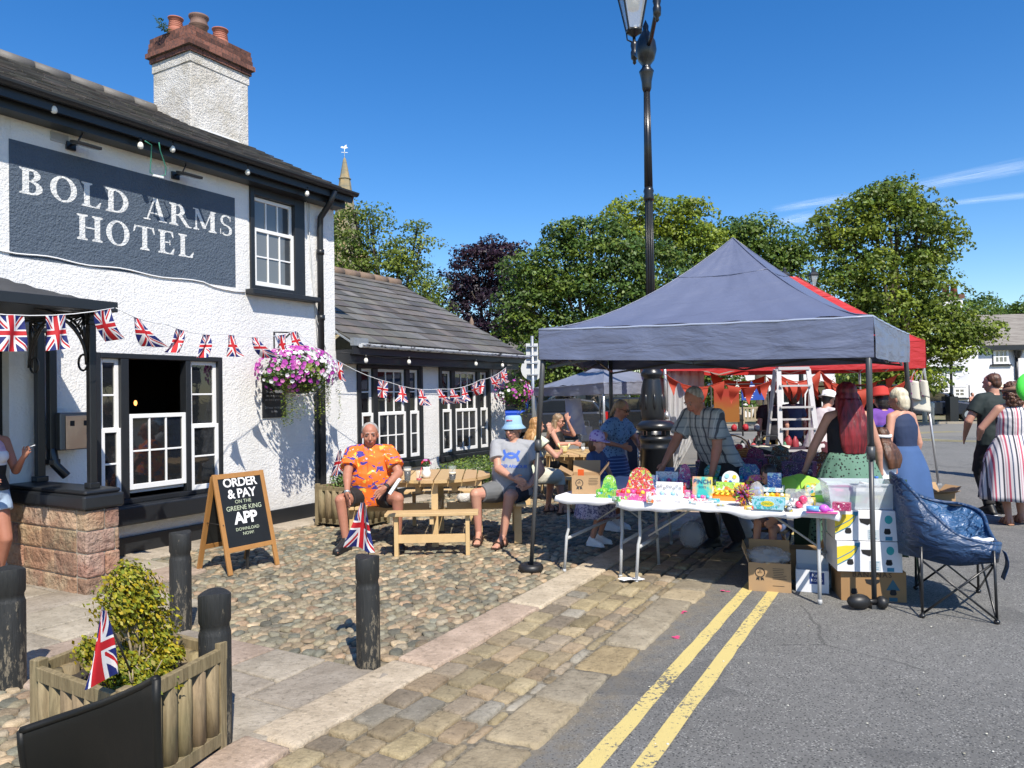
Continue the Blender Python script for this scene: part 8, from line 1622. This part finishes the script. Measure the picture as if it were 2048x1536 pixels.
    def shoe(s, m, kind='shoe', sole=None):
        H = s.H
        for i in range(2):
            t = s.toe[i]; an = s.An[i]; z0 = an.z-.055*H+.02; heel = V((an.x, an.y, z0))-t*.024*H; ball = V((an.x, an.y, z0-.002))+t*.1*H; sd = t.cross(V((0, 0, 1))); b = MB()
            if kind == 'sandal':
                loft(b, [(heel-t*.02*H+V((0, 0, -.012)), sd*.018*H, V((0, 0, .008))), (heel+V((0, 0, -.014)), sd*.025*H, V((0, 0, .012))), ((heel+ball)/2+V((0, 0, -.014)), sd*.025*H, V((0, 0, .011))), (ball+V((0, 0, -.014)), sd*.031*H, V((0, 0, .01))), (ball+t*.035*H+V((0, 0, -.014)), sd*.018*H, V((0, 0, .008)))], 14)
                for q, w in ((.15, .027), (.55, .028), (.85, .029)):
                    c = heel.lerp(ball, q); zt = .034*H*(1.5-q*.95); b.tube([c-sd*w*H+V((0, 0, -.01)), c-sd*w*.75*H+V((0, 0, zt*.75)), c+V((0, 0, zt)), c+sd*w*.75*H+V((0, 0, zt*.75)), c+sd*w*H+V((0, 0, -.01))], .0085, 6)
                b.tube([heel-t*.022*H+V((0, 0, .01)), an-t*.014*H+V((0, 0, 0)), an+sd*.022*H, an+t*.024*H, an-sd*.022*H, an-t*.014*H], .008, 6); b.build('sandal', m, s.t)
            else:
                cap(b, heel+V((0, 0, .004)), ball, .027*H, .027*H, fl=.95); cap(b, an+V((0, 0, -.01)), ball+V((0, 0, .003)), .029*H, .02*H); cap(b, an+V((0, 0, .01)), heel, .027*H, .026*H); remesh(b, 'shoe', m, s.t, .008, 2)
                b = MB(); loft(b, [(heel-t*.025*H+V((0, 0, -.018)), sd*.016*H, V((0, 0, .006))), (heel+V((0, 0, -.018)), sd*.027*H, V((0, 0, .009))), (ball+V((0, 0, -.018)), sd*.03*H, V((0, 0, .009))), (ball+t*.03*H+V((0, 0, -.018)), sd*.014*H, V((0, 0, .006)))], 14); b.build('sole', sole or m_whitecard, s.t)
        return s
    def decal(s, polys, size, mat, name, face=-1, up=.0, side=0, target=None):
        o = target or s.sho; bv = BVHTree.FromPolygons([v.co.copy() for v in o.data.vertices], [tuple(p.vertices) for p in o.data.polygons]); b = MB(); c = s.chest+s.up*up+s.sx*side; d = s.sy*-face*-1
        for poly in polys:
            for q in poly:
                P4 = []
                for (x, z) in q:
                    h = bv.ray_cast(c+s.sx*x*size+s.up*z*size+s.sy*face*.6, -s.sy*face)
                    if h[0] is None: break
                    P4.append(h[0]+h[1]*.0025)
                if len(P4) == len(q): b.add(P4, [tuple(range(len(q)))])
        if b.f: b.build(name, mat, s.t)
        return s
def strip(pts, w, n=1):           # polyline band as small quads, w may be a list
    o = []
    for i in range(len(pts)-1):
        a, c = pts[i], pts[i+1]; dx, dz = c[0]-a[0], c[1]-a[1]; L = math.hypot(dx, dz) or 1; nx, nz = -dz/L, dx/L; w0 = (w[i] if hasattr(w, '__len__') else w)/2; w1 = (w[i+1] if hasattr(w, '__len__') else w)/2
        o.append([(a[0]-nx*w0, a[1]-nz*w0), (c[0]-nx*w1, c[1]-nz*w1), (c[0]+nx*w1, c[1]+nz*w1), (a[0]+nx*w0, a[1]+nz*w0)])
    return o
def dots(bg_, fg, sc=14, th=.28): return lambda x: x.mix(bg_, fg, x.vor(sc).lt(th))
SEAT = .472
# --- the man in the orange shirt
m_hawaii = M('orange_print_shirt', rough=.75, fn=lambda x: x.mix(x.mix(x.mix((.78, .15, .012), (.05, .04, .28), x.noise(9, 2, x.map(x.obj(), (1, 1, 1.6)), .5, 1.2).gt(.585)), (.75, .45, .06), x.noise(11, 2, x.map(x.obj(), (1, 1, 1), (4, 2, 7)), .5, 1).gt(.64)), (.62, .55, .6), x.noise(16, 2, x.map(x.obj(), (1, 1, 2), (9, 1, 3)), .5, 1).gt(.68)), bump=(8, .4, .02))
pO = P(742, 1000, 8.3); px0, py0 = pO.x, 8.35
f = Fig('man in an orange tropical print shirt sitting on the left bench of the pub table', (px0, py0, .03), radians(0), 1.74, hip=SEAT+.065, lean=6, fat=1.3, wide=1.08, skin=m_tan, vox=.006)
f.S = f.S; loc0 = V((px0, py0, .03)); lw = lambda u, v, Y: P(u, v, Y)-loc0
f.leg(0, lw(712, 1085, 7.95)*V((1, 1, 0)).length*0+V((-.2, -.42, .1)), (-.5, -1, .6), (-.35, -1, 0)); f.leg(1, V((.33, -.30, .1)), (.7, -1, .6), (.4, -1, 0))
f.arm(0, V((-.17, -.52, .53)), (-1, .3, -.3), (.25, -.5, -.75)); f.arm(1, V((.23, -.40, .66)), (1, .2, -.5), (-.6, -.6, -.5)); f.head(6, 12); f.body(1.12); f.face(H_['grey'] and plain('grey_brow', (.3, .27, .25), .8), True); f.hair(H_['grey'], 'balding'); f.hair(H_['grey'], 'cropped')
f.shirt(m_hawaii, .72, hem=.07, loose=.018, infl=1.12, dis=.009); f.shorts(plain('black_shorts', (.015, .014, .015), .8), .72); f.shoe(m_rubber, 'shoe', m_rubber)
b = MB(); b.lathe([(.034, -.012), (.037, 0), (.034, .012)], f.Wr[0], 16, R=(f.E[0]-f.Wr[0]).to_track_quat('Z', 'Y').to_matrix()); b.build('wristwatch', m_galv, f.t); b = MB(); b.lathe([(.034, -.016), (.037, 0), (.034, .016)], f.Wr[1], 16, R=(f.E[1]-f.Wr[1]).to_track_quat('Z', 'Y').to_matrix()); b.build('watch_strap', m_ink, f.t)
f.decal([strip([(0, .16), (-.005, .05), (0, -.06), (.004, -.2)], .006)], 1.0, plain('placket', (.5, .09, .02), .8), 'placket'); f.decal([[[(-.05, .2), (0, .09), (0, .2)], [(0, .2), (0, .09), (.05, .2)]]], 1.0, m_tan, 'open_neckline'); f.decal([[[(-.075, .19), (-.05, .205), (-.006, .09), (-.05, .12)], [(.075, .19), (.05, .12), (.006, .09), (.05, .205)]]], 1.02, plain('orange_collar', (.62, .1, .01), .8), 'collar')
# --- the man in the grey T-shirt and bucket hat
f = Fig('man in a grey logo T-shirt, pale blue bucket hat and sunglasses on the right bench', (P(1025, 1000, 8.45).x, 8.5, .03), radians(-10), 1.76, hip=SEAT+.08, lean=-4, side=2, fat=1.24, wide=1.05, skin=m_skin, vox=.006)
f.leg(0, V((-.33, -.30, .1)), (-.7, -1, .7), (.1, -1, 0)); f.leg(1, V((-.03, -.46, .1)), (0, -1, .6), (-.25, -1, 0)); f.arm(0, V((.06, -.30, .70)), (-1, .3, -.5), (1, -.2, -.3)); f.arm(1, V((.24, -.27, .62)), (1, .5, -.3), (-.9, -.35, -.2)); f.head(2, -18); f.body(1.07); f.face(None, False, True)
m_tee = M('grey_marl', (.31, .32, .345), .85, bump=(9, .35, .02)); f.shirt(m_tee, .62, hem=.035, loose=.014, dis=.008); f.shorts(M('grey_shorts', rough=.8, fn=lambda x: x.mix((.13, .135, .14), (.015, .02, .035), x.xyz()[0].gt(.1))), .82); f.shoe(plain('brown_leather', (.06, .03, .02), .6), 'sandal')
def arcp(cx_, cz, r, a0, a1, n=14, sx=1.0): return [(cx_+sx*r*cos(radians(a0+(a1-a0)*k/n)), cz+r*sin(radians(a0+(a1-a0)*k/n))) for k in range(n+1)]
tw = [.2, .19, .18, .17, .16, .16, .15, .15, .15, .16, .16, .17, .18, .19, .2]
f.decal([strip([(.44*cos(radians(a)), .42+.54*sin(radians(a))) for a in range(192, 349, 11)], .15), strip([(.44*cos(radians(a)), -.42+.54*sin(radians(a))) for a in range(12, 169, 11)], .15)], .2, plain('logo_blue', (.05, .13, .5), .7), 'logo', up=.02)
tm = text_mesh('UNDER ARMOUR', .02, 'CENTER', .9); f.decal([[[(tm[0][i][0], tm[0][i][1]) for i in p] for p in tm[1]]], .05, plain('logo_ink', (.05, .13, .5), .7), 'lettering', up=-.10); 
b = MB(); k = f.hs; b.lathe([(.125*k, -.028), (.128*k, -.02), (.094*k, .018), (.09*k, .03), (.082*k, .1), (.07*k, .118), (.001, .122)], f.hp(0, .008, .035), 28, R=f.HR); b.build('bucket_hat', M('pale_blue_cotton', (.28, .47, .68), .85, bump=(12, .3, .01)), f.t, thick=.004)
b = MB(); b.text('GOLF', .04*k, f.hp(0, -.083, .1), (tuple(f.HR @ V((1, 0, 0))), tuple(f.HR @ V((0, .15, 1))), tuple(f.HR @ V((0, -1, .1)))), off=.01) if False else None
for q in range(6): b.ell(f.hp(-.03+.012*q, -.086+abs(q-2.5)*.003, .1), (.006, .003, .01), 6, 5, R=f.HR)
b.build('hat_badge', plain('badge_red', (.5, .05, .12), .7), f.t)
m_watch = m_ink
# --- women at the second table
f = Fig('strawberry-blonde woman in a pale top and cream trousers, back turned, beyond the bucket-hat man', (P(1058, 950, 10.0).x, 10.0, .03), radians(118), 1.68, hip=SEAT+.08, lean=12, female=True, fat=1.12, vox=.008); f.leg(0, V((-.14, -.42, .1))); f.leg(1, V((.12, -.36, .1))); f.arm(0, V((-.12, -.42, .82)), (-1, .3, -.6)); f.arm(1, V((.04, -.36, 1.08)), (1, -.2, -1), (0, .1, 1)); f.head(4, 0); f.body(); f.hair(H_['blonde'], 'long', .3); f.shirt(plain('pale_green_top', (.55, .58, .45), .8), .3, hem=.04); f.shorts(M('cream_trousers', (.55, .52, .42), .85, bump=(9, .5, .02)), 1.3, loose=.02); f.shoe(plain('brown_sandal', (.07, .035, .025), .6), 'sandal')
f = Fig('woman in a black sleeveless top resting her chin on her hand at a picnic table', (P(1102, 930, 12.2).x, 12.3, .03), radians(62), 1.66, hip=SEAT+.08, lean=14, female=True, fat=1.12, vox=.009); f.leg(0, V((-.12, -.4, .09))); f.leg(1, V((.12, -.4, .09))); f.arm(1, V((-.02, -.33, 1.16)), (.4, -.5, -1), (.0, .25, 1)); f.arm(0, V((-.15, -.48, .82)), (-1, .2, -.6), (0, -1, -.1)); f.head(8, 0); f.body(); f.face(None, False, True); f.hair(H_['ash'], 'long', .3); f.shirt(plain('black_top', (.012, .012, .013), .7), 0); f.shorts(plain('dark_jeans', (.02, .03, .05), .8), 1.85)
# --- woman with sunglasses, girl in the lilac cap
m_floral = M('blue_floral', rough=.8, fn=lambda x: x.mix((.13, .24, .42), (.03, .06, .17), x.vor(34).lt(.33)))
f = Fig('woman in sunglasses and blue floral puff-sleeved top at the left of the stall', (P(1222, 900, 8.9).x, 8.95, .03), radians(48), 1.58, lean=14, female=True, fat=1.08, vox=.0085, skin=m_tan); f.arm(0, V((-.16, -.26, 1.0)), (-1, .2, -.6)); f.arm(1, V((.12, -.32, .98)), (1, .2, -.6)); f.head(20, 8); f.body(); f.face(None, False, True); f.hair(H_['ash'], 'tied'); f.shirt(m_floral, .6, loose=.012); 
for i in range(2): b = MB(); b.ell(f.S[i].lerp(f.E[i], .35), (.075, .075, .1), 16, 10); remesh(b, 'puffed_sleeve', m_floral, f.t, .01, 2, (.006, 14))
f.skirt(M('navy_stripe_skirt', rough=.8, fn=lambda x: x.mix((.025, .05, .16), (.12, .2, .4), (x.xyz()[2]*26).frac().gt(.72))), .3, .26, 'long_skirt'); f.shoe(m_whitecard)
f = Fig('small girl in a lilac patterned cap and printed dress behind the left folding table', (P(1190, 960, 8.0).x, 8.05, .03), radians(55), 1.18, lean=4, female=True, vox=.0075); f.arm(0, V((-.13, -.16, .62)), (-1, .2, -.6)); f.arm(1, V((.13, -.18, .62)), (1, .2, -.6)); f.head(5, 5); f.body(); f.face(); f.hair(H_['brown'], 'bob'); m_dress = M('lilac_swirl_dress', rough=.8, fn=lambda x: x.mix((.42, .4, .55), (.12, .12, .25), x.noise(26, 2, None, .5, 1.5).gt(.52))); f.shirt(plain('navy_bodice', (.03, .06, .16), .8), .4); f.skirt(m_dress, .3, .24, 'dress', nf=8, fold=.012); f.shoe(m_whitecard)
k = f.hs; b = MB(); b.lathe([(.098*k, 0), (.1*k, .03), (.085*k, .08), (.05*k, .11), (.001, .118)], f.hp(0, .01, .03), 22, R=f.HR); b.prism([(-.075*k, 0), (.075*k, 0), (.07*k, -.055*k), (.04*k, -.085*k), (-.04*k, -.085*k), (-.07*k, -.055*k)], .006, f.hp(0, -.07, .035), [tuple(f.HR @ V(a)) for a in ((1, 0, 0), (0, 1, .15), (0, -.15, 1))]); b.build('cap', M('lilac_pattern', rough=.8, fn=dots((.45, .38, .68), (.16, .08, .38), 26, .3)), f.t, thick=.003)
f = Fig('bare-shouldered person leaning back in a dark folding chair beyond the stall', (P(1247, 900, 11.6).x, 11.6, .03), radians(160), 1.7, hip=.5, lean=-8, vox=.01); f.leg(0, V((-.15, -.45, .09))); f.leg(1, V((.15, -.45, .09))); f.arm(0, V((-.45, .02, .95)), (-1, .2, -.2)); f.arm(1, V((.3, -.3, .75)), (1, .2, -.6)); f.head(10, 30); f.body(); f.hair(H_['dark']); f.shirt(plain('maroon_vest', (.12, .02, .03), .8), 0); f.shorts(plain('dark_shorts', (.02, .02, .03), .8), .8)
p = f.t.location; t = T('folding_chair', 'dark fabric folding chair with pale frame under the bare-shouldered person', 'folding chair', (p.x, p.y, .03), radians(160)); b = MB(); b.b2((-.25, .14, .4), (.25, .17, .9)); b.build('backrest', plain('navy_canvas_chair', (.02, .03, .06), .8), t); b = MB(); b.b2((-.25, -.25, .38), (.25, .2, .41)); b.build('seat', plain('navy_seat', (.02, .03, .06), .8), t)
for s in (-1, 1): b = MB(); b.tube([(s*.26, -.25, 0), (s*.26, .18, .42), (s*.26, .2, .92)], .012, 6); b.tube([(s*.26, .28, 0), (s*.26, -.22, .4), (s*.26, -.22, .62), (s*.26, .2, .64)], .012, 6); b.build('side_frame', m_galv, t)
# --- stall holder in the checked shirt
def plaid(x):
    a, bb, c = x.xyz(); st = ((a*11).frac()-.5).abs().gt(.40); s2 = ((a*11+.35).frac()-.5).abs().gt(.46); hz = ((c*11).frac()-.5).abs().gt(.41); q = x.mix((.34, .37, .38), (.1, .13, .17), hz*.6); q = x.mix(q, (.025, .03, .05), st*.85); return x.mix(q, (.6, .6, .58), s2*.6)
f = Fig('grey-haired man in a checked shirt leaning over the toy stall', (P(1440, 900, 7.75).x, 7.75, .01), radians(-58), 1.82, lean=30, fat=1.16, wide=1.0, skin=m_tan, vox=.0075); f.leg(0, V((-.13, .04, .1))); f.leg(1, V((.15, .1, .1))); f.arm(0, V((-.2, -.66, .82)), (-.6, .6, -.3), (-.1, -.45, -.85)); f.arm(1, V((.22, -.36, .82)), (1, .8, -.2), (-.1, -.5, -.8)); f.head(36, 0); f.body(); f.face(plain('grey_brow2', (.3, .28, .26), .8)); f.hair(H_['grey'], 'balding'); f.hair(H_['grey'], 'cropped'); f.shirt(M('checked_shirt', rough=.8, fn=plaid, bump=(8, .4, .02)), .75, hem=.06, loose=.022, dis=.009); f.shorts(plain('black_trousers', (.01, .01, .013), .85), 1.95); f.shoe(m_rubber, 'shoe', m_rubber)
# --- red haired woman, girl, white-haired woman
f = Fig('woman with long dark red hair, black vest and spotted green skirt, back to the camera', (P(1698, 900, 6.85).x, 6.85, 0), radians(172), 1.74, lean=2, female=True, fat=1.12, vox=.0075); f.arm(0, V((-.3, -.1, .86)), (-1, .6, -.2), (.2, -.8, -.3)); f.arm(1, V((.36, -.14, .88)), (1, .7, -.2), (-.2, -.8, -.2)); f.head(8, 6); f.body(); f.hair(H_['red'], 'long', .50); f.shirt(plain('black_vest', (.008, .009, .016), .8), 0, hem=-.0); f.skirt(M('spotted_green_skirt', rough=.8, fn=dots((.11, .22, .16), (.008, .012, .012), 34, .3)), .25, .33, nf=13, fold=.02, top=.085); f.shoe(m_rubber)
f = Fig('brown-haired girl in a white headband and white top beside the clear tub', (P(1768, 930, 7.2).x, 7.2, 0), radians(200), 1.27, lean=3, female=True, vox=.0075); f.arm(0, V((-.12, -.2, .72)), (-1, .4, -.4), (.8, -.5, 0)); f.arm(1, V((.13, -.22, .72)), (1, .4, -.4)); f.head(8, 10); f.body(); f.hair(H_['brown'], 'long', .26); f.shirt(m_clothw, .12); f.skirt(plain('white_dress', (.6, .6, .62), .8), .35, .22); f.shoe(m_whitecard)
k = f.hs; b = MB(); b.lathe([(.1*k, -.012), (.102*k, 0), (.1*k, .012)], f.hp(0, .03, .035), 24, R=f.HR @ Matrix.Rotation(-.2, 3, 'X')); b.build('headband', m_clothw, f.t, thick=.003)
f = Fig('woman with a white-blonde bob, navy top and denim skirt right of the stall', (P(1808, 900, 7.9).x, 7.9, 0), radians(205), 1.68, lean=3, female=True, fat=1.0, vox=.0085, skin=m_skin); f.arm(1, V((.02, -.06, .80)) if False else f.S[1]+V((.07, -.06, -.50)), (.6, .8, 0), (0, -.1, -1)); f.head(10, 20); f.body(); f.hair(H_['white'], 'bob'); f.shirt(plain('navy_sleeveless', (.015, .03, .08), .8), 0); f.skirt(M('denim', (.045, .1, .24), .85, var=(5, .25)), .25, .30, nf=7, fold=.015, top=.09); f.shoe(m_ink)
f = Fig('woman in a purple and blue top under a red sun hat behind the white-haired woman', (P(1765, 850, 9.2).x, 9.2, 0), radians(190), 1.66, female=True, vox=.01); f.head(10, 0); f.body(); f.hair(H_['dark'], 'bob'); f.shirt(M('purple_blue', rough=.8, fn=lambda x: x.mix((.14, .05, .3), (.03, .05, .28), x.xyz()[2].lt(1.2))), .5, hem=.05); f.skirt(plain('navy_skirt', (.02, .03, .09), .8), .3, .25)
k = f.hs; b = MB(); b.lathe([(.17*k, -.01), (.1*k, .02), (.095*k, .09), (.06*k, .115), (.001, .12)], f.hp(0, .01, .05), 22, R=f.HR); b.build('sun_hat', plain('red_hat', (.45, .03, .02), .8), f.t, thick=.004)
f = Fig('person in a white hat and pale shirt bending behind the stepladder', (P(1632, 850, 10.9).x, 10.9, 0), radians(110), 1.68, lean=22, vox=.01); f.arm(0, V((-.2, -.45, .9)), (-1, .2, -.4)); f.arm(1, V((.2, -.45, .9)), (1, .2, -.4)); f.head(15, 10); f.body(); f.hair(H_['dark']); f.shirt(plain('pale_pink_shirt', (.62, .55, .55), .8), .6, hem=.05); f.shorts(plain('maroon_trousers', (.1, .02, .03), .8), 1.9)
k = f.hs; b = MB(); b.lathe([(.15*k, 0), (.1*k, .02), (.095*k, .09), (.05*k, .11), (.001, .115)], f.hp(0, .01, .045), 22, R=f.HR); b.build('white_hat', m_clothw, f.t, thick=.004)
for i, (u, Y, c, rz, hc) in enumerate(((1545, 12.8, (.012, .012, .016), 170, 'dark'), (1585, 13.2, (.02, .05, .12), 185, 'brown'))):
    f = Fig(['person in black standing beyond the stepladder, left of the one in blue', 'person in a blue top seen through the rungs of the stepladder'][i], (P(u, 850, Y).x, Y, 0), radians(rz), 1.66, vox=.011, female=i == 1); f.body(); f.hair(H_[hc], 'bob'); f.shirt(plain('far_top%d' % i, c, .8), .6, hem=.05); f.shorts(plain('far_trousers%d' % i, (.02, .02, .025), .8), 1.9)
f = Fig('seated child with bare legs and pink shoes behind the long table', (P(1545, 1010, 6.95).x, 6.95, 0), radians(-35), 1.12, hip=.44, lean=12, vox=.007); f.leg(0, V((-.05, -.36, .2)), (0, -1, .6)); f.leg(1, V((.1, -.34, .13)), (0, -1, .6)); f.arm(0, V((-.1, -.22, .5)), (-1, .2, -.4)); f.arm(1, V((.1, -.22, .5)), (1, .2, -.4)); f.head(20, 0); f.body(); f.face(); f.hair(H_['dark'], 'bob'); f.shirt(plain('dark_green_tee', (.01, .035, .03), .8), .5); f.shorts(plain('blue_shorts', (.1, .15, .3), .8), .45); f.shoe(plain('pink_trainer', (.55, .03, .2), .6))
p = f.t.location; t = T('stool', 'small dark folding stool under the child with pink shoes', 'stool', (p.x, p.y+.02, 0), radians(-35)); b = MB(); b.b2((-.15, -.14, .35), (.15, .14, .37)); b.build('seat', m_ink, t)
for s in (-1, 1): b = MB(); b.tube([(s*.14, -.14, 0), (s*.14, .12, .35)], .009, 5); b.tube([(s*.14, .14, 0), (s*.14, -.12, .35)], .009, 5); b.build('leg_pair', m_ink, t)
# --- right edge group
def vstripe(x):
    a = x.xyz()[0]; q = (a*7.5); r = q.frac(); c = x.mix((.66, .62, .62), (.5, .09, .14), r.lt(.13)); c = x.mix(c, (.05, .05, .07), (r-.45).abs().lt(.06)); c = x.mix(c, (.5, .3, .33), (r-.27).abs().lt(.035)); return x.mix(c, (.08, .1, .16), (r-.78).abs().lt(.05))
m_vs = M('striped_cotton', rough=.8, fn=vstripe); gR = G(2040, 1050)
f = Fig('woman with curly brown hair in a long striped dress walking away at the right edge', (gR.x, gR.y+.06, 0), radians(165), 1.72, female=True, fat=1.22, vox=.0075, skin=m_skin); f.leg(1, V((.1, .06, .1))); f.leg(0, V((-.09, -.12, .1))); f.arm(1, V((.3, -.26, 1.0)), (.9, .8, -.3), (-.2, -.9, .2)); f.arm(0, V((-.28, -.26, .98)), (-.9, .8, -.3), (.2, -.9, 0)); f.head(6, 5); f.body(); f.hair(H_['brown'], 'curly'); f.shirt(m_vs, 0, hem=.0, infl=1.1); f.skirt(m_vs, .30, .36, 'dress_skirt', nf=9, fold=.02, top=.09); f.shoe(plain('tan_sandal', (.5, .25, .14), .6), 'sandal')
k = f.hs; b = MB(); b.lathe([(.118*k, -.02), (.122*k, 0), (.118*k, .022)], f.hp(0, .03, .03), 24, R=f.HR @ Matrix.Rotation(.15, 3, 'X')); b.build('visor_band', plain('brown_visor', (.25, .14, .09), .7), f.t, thick=.003); b = MB()
for e in (-1, 1): b.tube([f.sh+f.sx*e*.06+f.sy*.085-f.up*.06, f.sh+f.sx*e*.075+f.sy*.03+f.up*.022, f.sh+f.sx*e*.07-f.sy*.07-f.up*.02], .008, 5)
b.build('dress_strap', m_vs, f.t)
f = Fig('tall man with brown hair in a dark T-shirt ahead of the woman in stripes', (P(1990, 900, 9.7).x, 9.7, 0), radians(190), 1.86, fat=1.05, vox=.009); f.arm(0, V((-.25, -.2, 1.02)), (-1, .6, -.3)); f.arm(1, V((.24, -.22, 1.02)), (1, .6, -.3)); f.head(8, 18); f.body(); f.hair(H_['brown'], 'short'); f.shirt(plain('dark_green_black_tee', (.012, .022, .022), .8), .6, hem=.05, loose=.015); f.shorts(plain('black_jeans', (.012, .012, .014), .8), 1.95); f.shoe(m_rubber, 'shoe', m_whitecard)
f = Fig('person in a cream straw hat and black top beyond the tall man', (P(1998, 900, 13.5).x, 13.5, 0), radians(175), 1.7, female=True, vox=.011); f.body(); f.hair(H_['dark'], 'bob'); f.shirt(plain('black_blouse', (.015, .015, .018), .8), .6, hem=.05); f.skirt(M('cream_floral_skirt', rough=.8, fn=dots((.6, .58, .58), (.1, .1, .14), 30, .25)), .2, .26)
k = f.hs; b = MB(); b.lathe([(.19*k, 0), (.1*k, .015), (.095*k, .09), (.07*k, .11), (.001, .105)], f.hp(0, .01, .05), 22, R=f.HR); b.build('straw_hat', plain('straw', (.62, .55, .4), .8), f.t, thick=.004); b = MB(); b.lathe([(.102*k, .018), (.1*k, .04)], f.hp(0, .01, .05), 22, R=f.HR); b.build('hat_band', plain('brown_band', (.25, .08, .05), .8), f.t)
p = P(2056, 775, 8.2); t = T('balloon', 'bright green foil balloon cut off by the right edge of the photo', 'balloon', p); b = MB(); b.ell((.03, 0, 0), (.16, .07, .17), 20, 12, jit=.02); b.build('foil', plain('lime_foil', (.1, .75, .08), .3), t); b = MB(); b.tube([(.03, 0, -.17), (.06, 0, -.6)], .003, 4); b.build('ribbon', m_whitecard, t)
# --- woman at the left edge
pw = G(14, 1150); f = Fig('woman in a pink and white vest and denim shorts smoking by the pub porch', (P(-36, 1000, 6.35).x, 6.4, .03), radians(62), 1.60, female=True, fat=1.0, skin=m_tan, vox=.0075); f.leg(0, V((-.08, -.05, .09))); f.leg(1, V((.1, .04, .09))); f.arm(0, V((-.13, -.2, .95)), (-1, .3, -1), (.5, -.6, .2)); f.arm(1, V((.16, -.26, 1.14)), (.3, .5, -1), (0, -.6, .6)); f.head(3, 0); f.body(); f.face(); f.hair(H_['dark'], 'bob'); f.shirt(M('pink_white_vest', rough=.8, fn=lambda x: x.mix(x.mix((.012, .012, .014), (.7, .7, .74), x.xyz()[2].gt(1.08)), (.62, .4, .5), x.xyz()[2].gt(1.2))), 0, hem=-.01); f.shorts(M('pale_denim', (.35, .45, .58), .85, var=(8, .2)), .38); f.shoe(m_whitecard)
b = MB(); o = f.Wr[1]+f.hd[1]*.13; b.cyl(o, o+V((.0, -.08, .02)), .004, n=6); b.build('cigarette', m_whitecard, f.t)
# --- a few drinkers far off
for i, (u, Y, c, hc) in enumerate(((1888, 44, (.6, .5, .48), 'white'), (1945, 43.5, (.5, .25, .18), 'dark'), (1868, 44.5, (.05, .05, .06), 'dark'), (1972, 42, (.02, .02, .025), 'dark'))):
    f = Fig(['distant drinker in a pale hat under the left white parasol', 'distant bare-armed drinker under the middle white parasol', 'distant drinker in black at the left of the inn tables', 'distant person in black beside the middle parasol'][i], (P(u, 800, Y).x, Y, 0), radians(20*i), 1.7, hip=.55, vox=.022); f.leg(0, V((-.1, -.4, .09))); f.leg(1, V((.1, -.4, .09))); f.arm(0, V((-.2, -.35, .85)), (-1, .2, -.4)); f.arm(1, V((.2, -.35, .85)), (1, .2, -.4)); f.body(); f.hair(H_[hc], 'short', vox=.02); f.shirt(plain('cafe_top%d' % i, c, .8), .5, vox=.022)
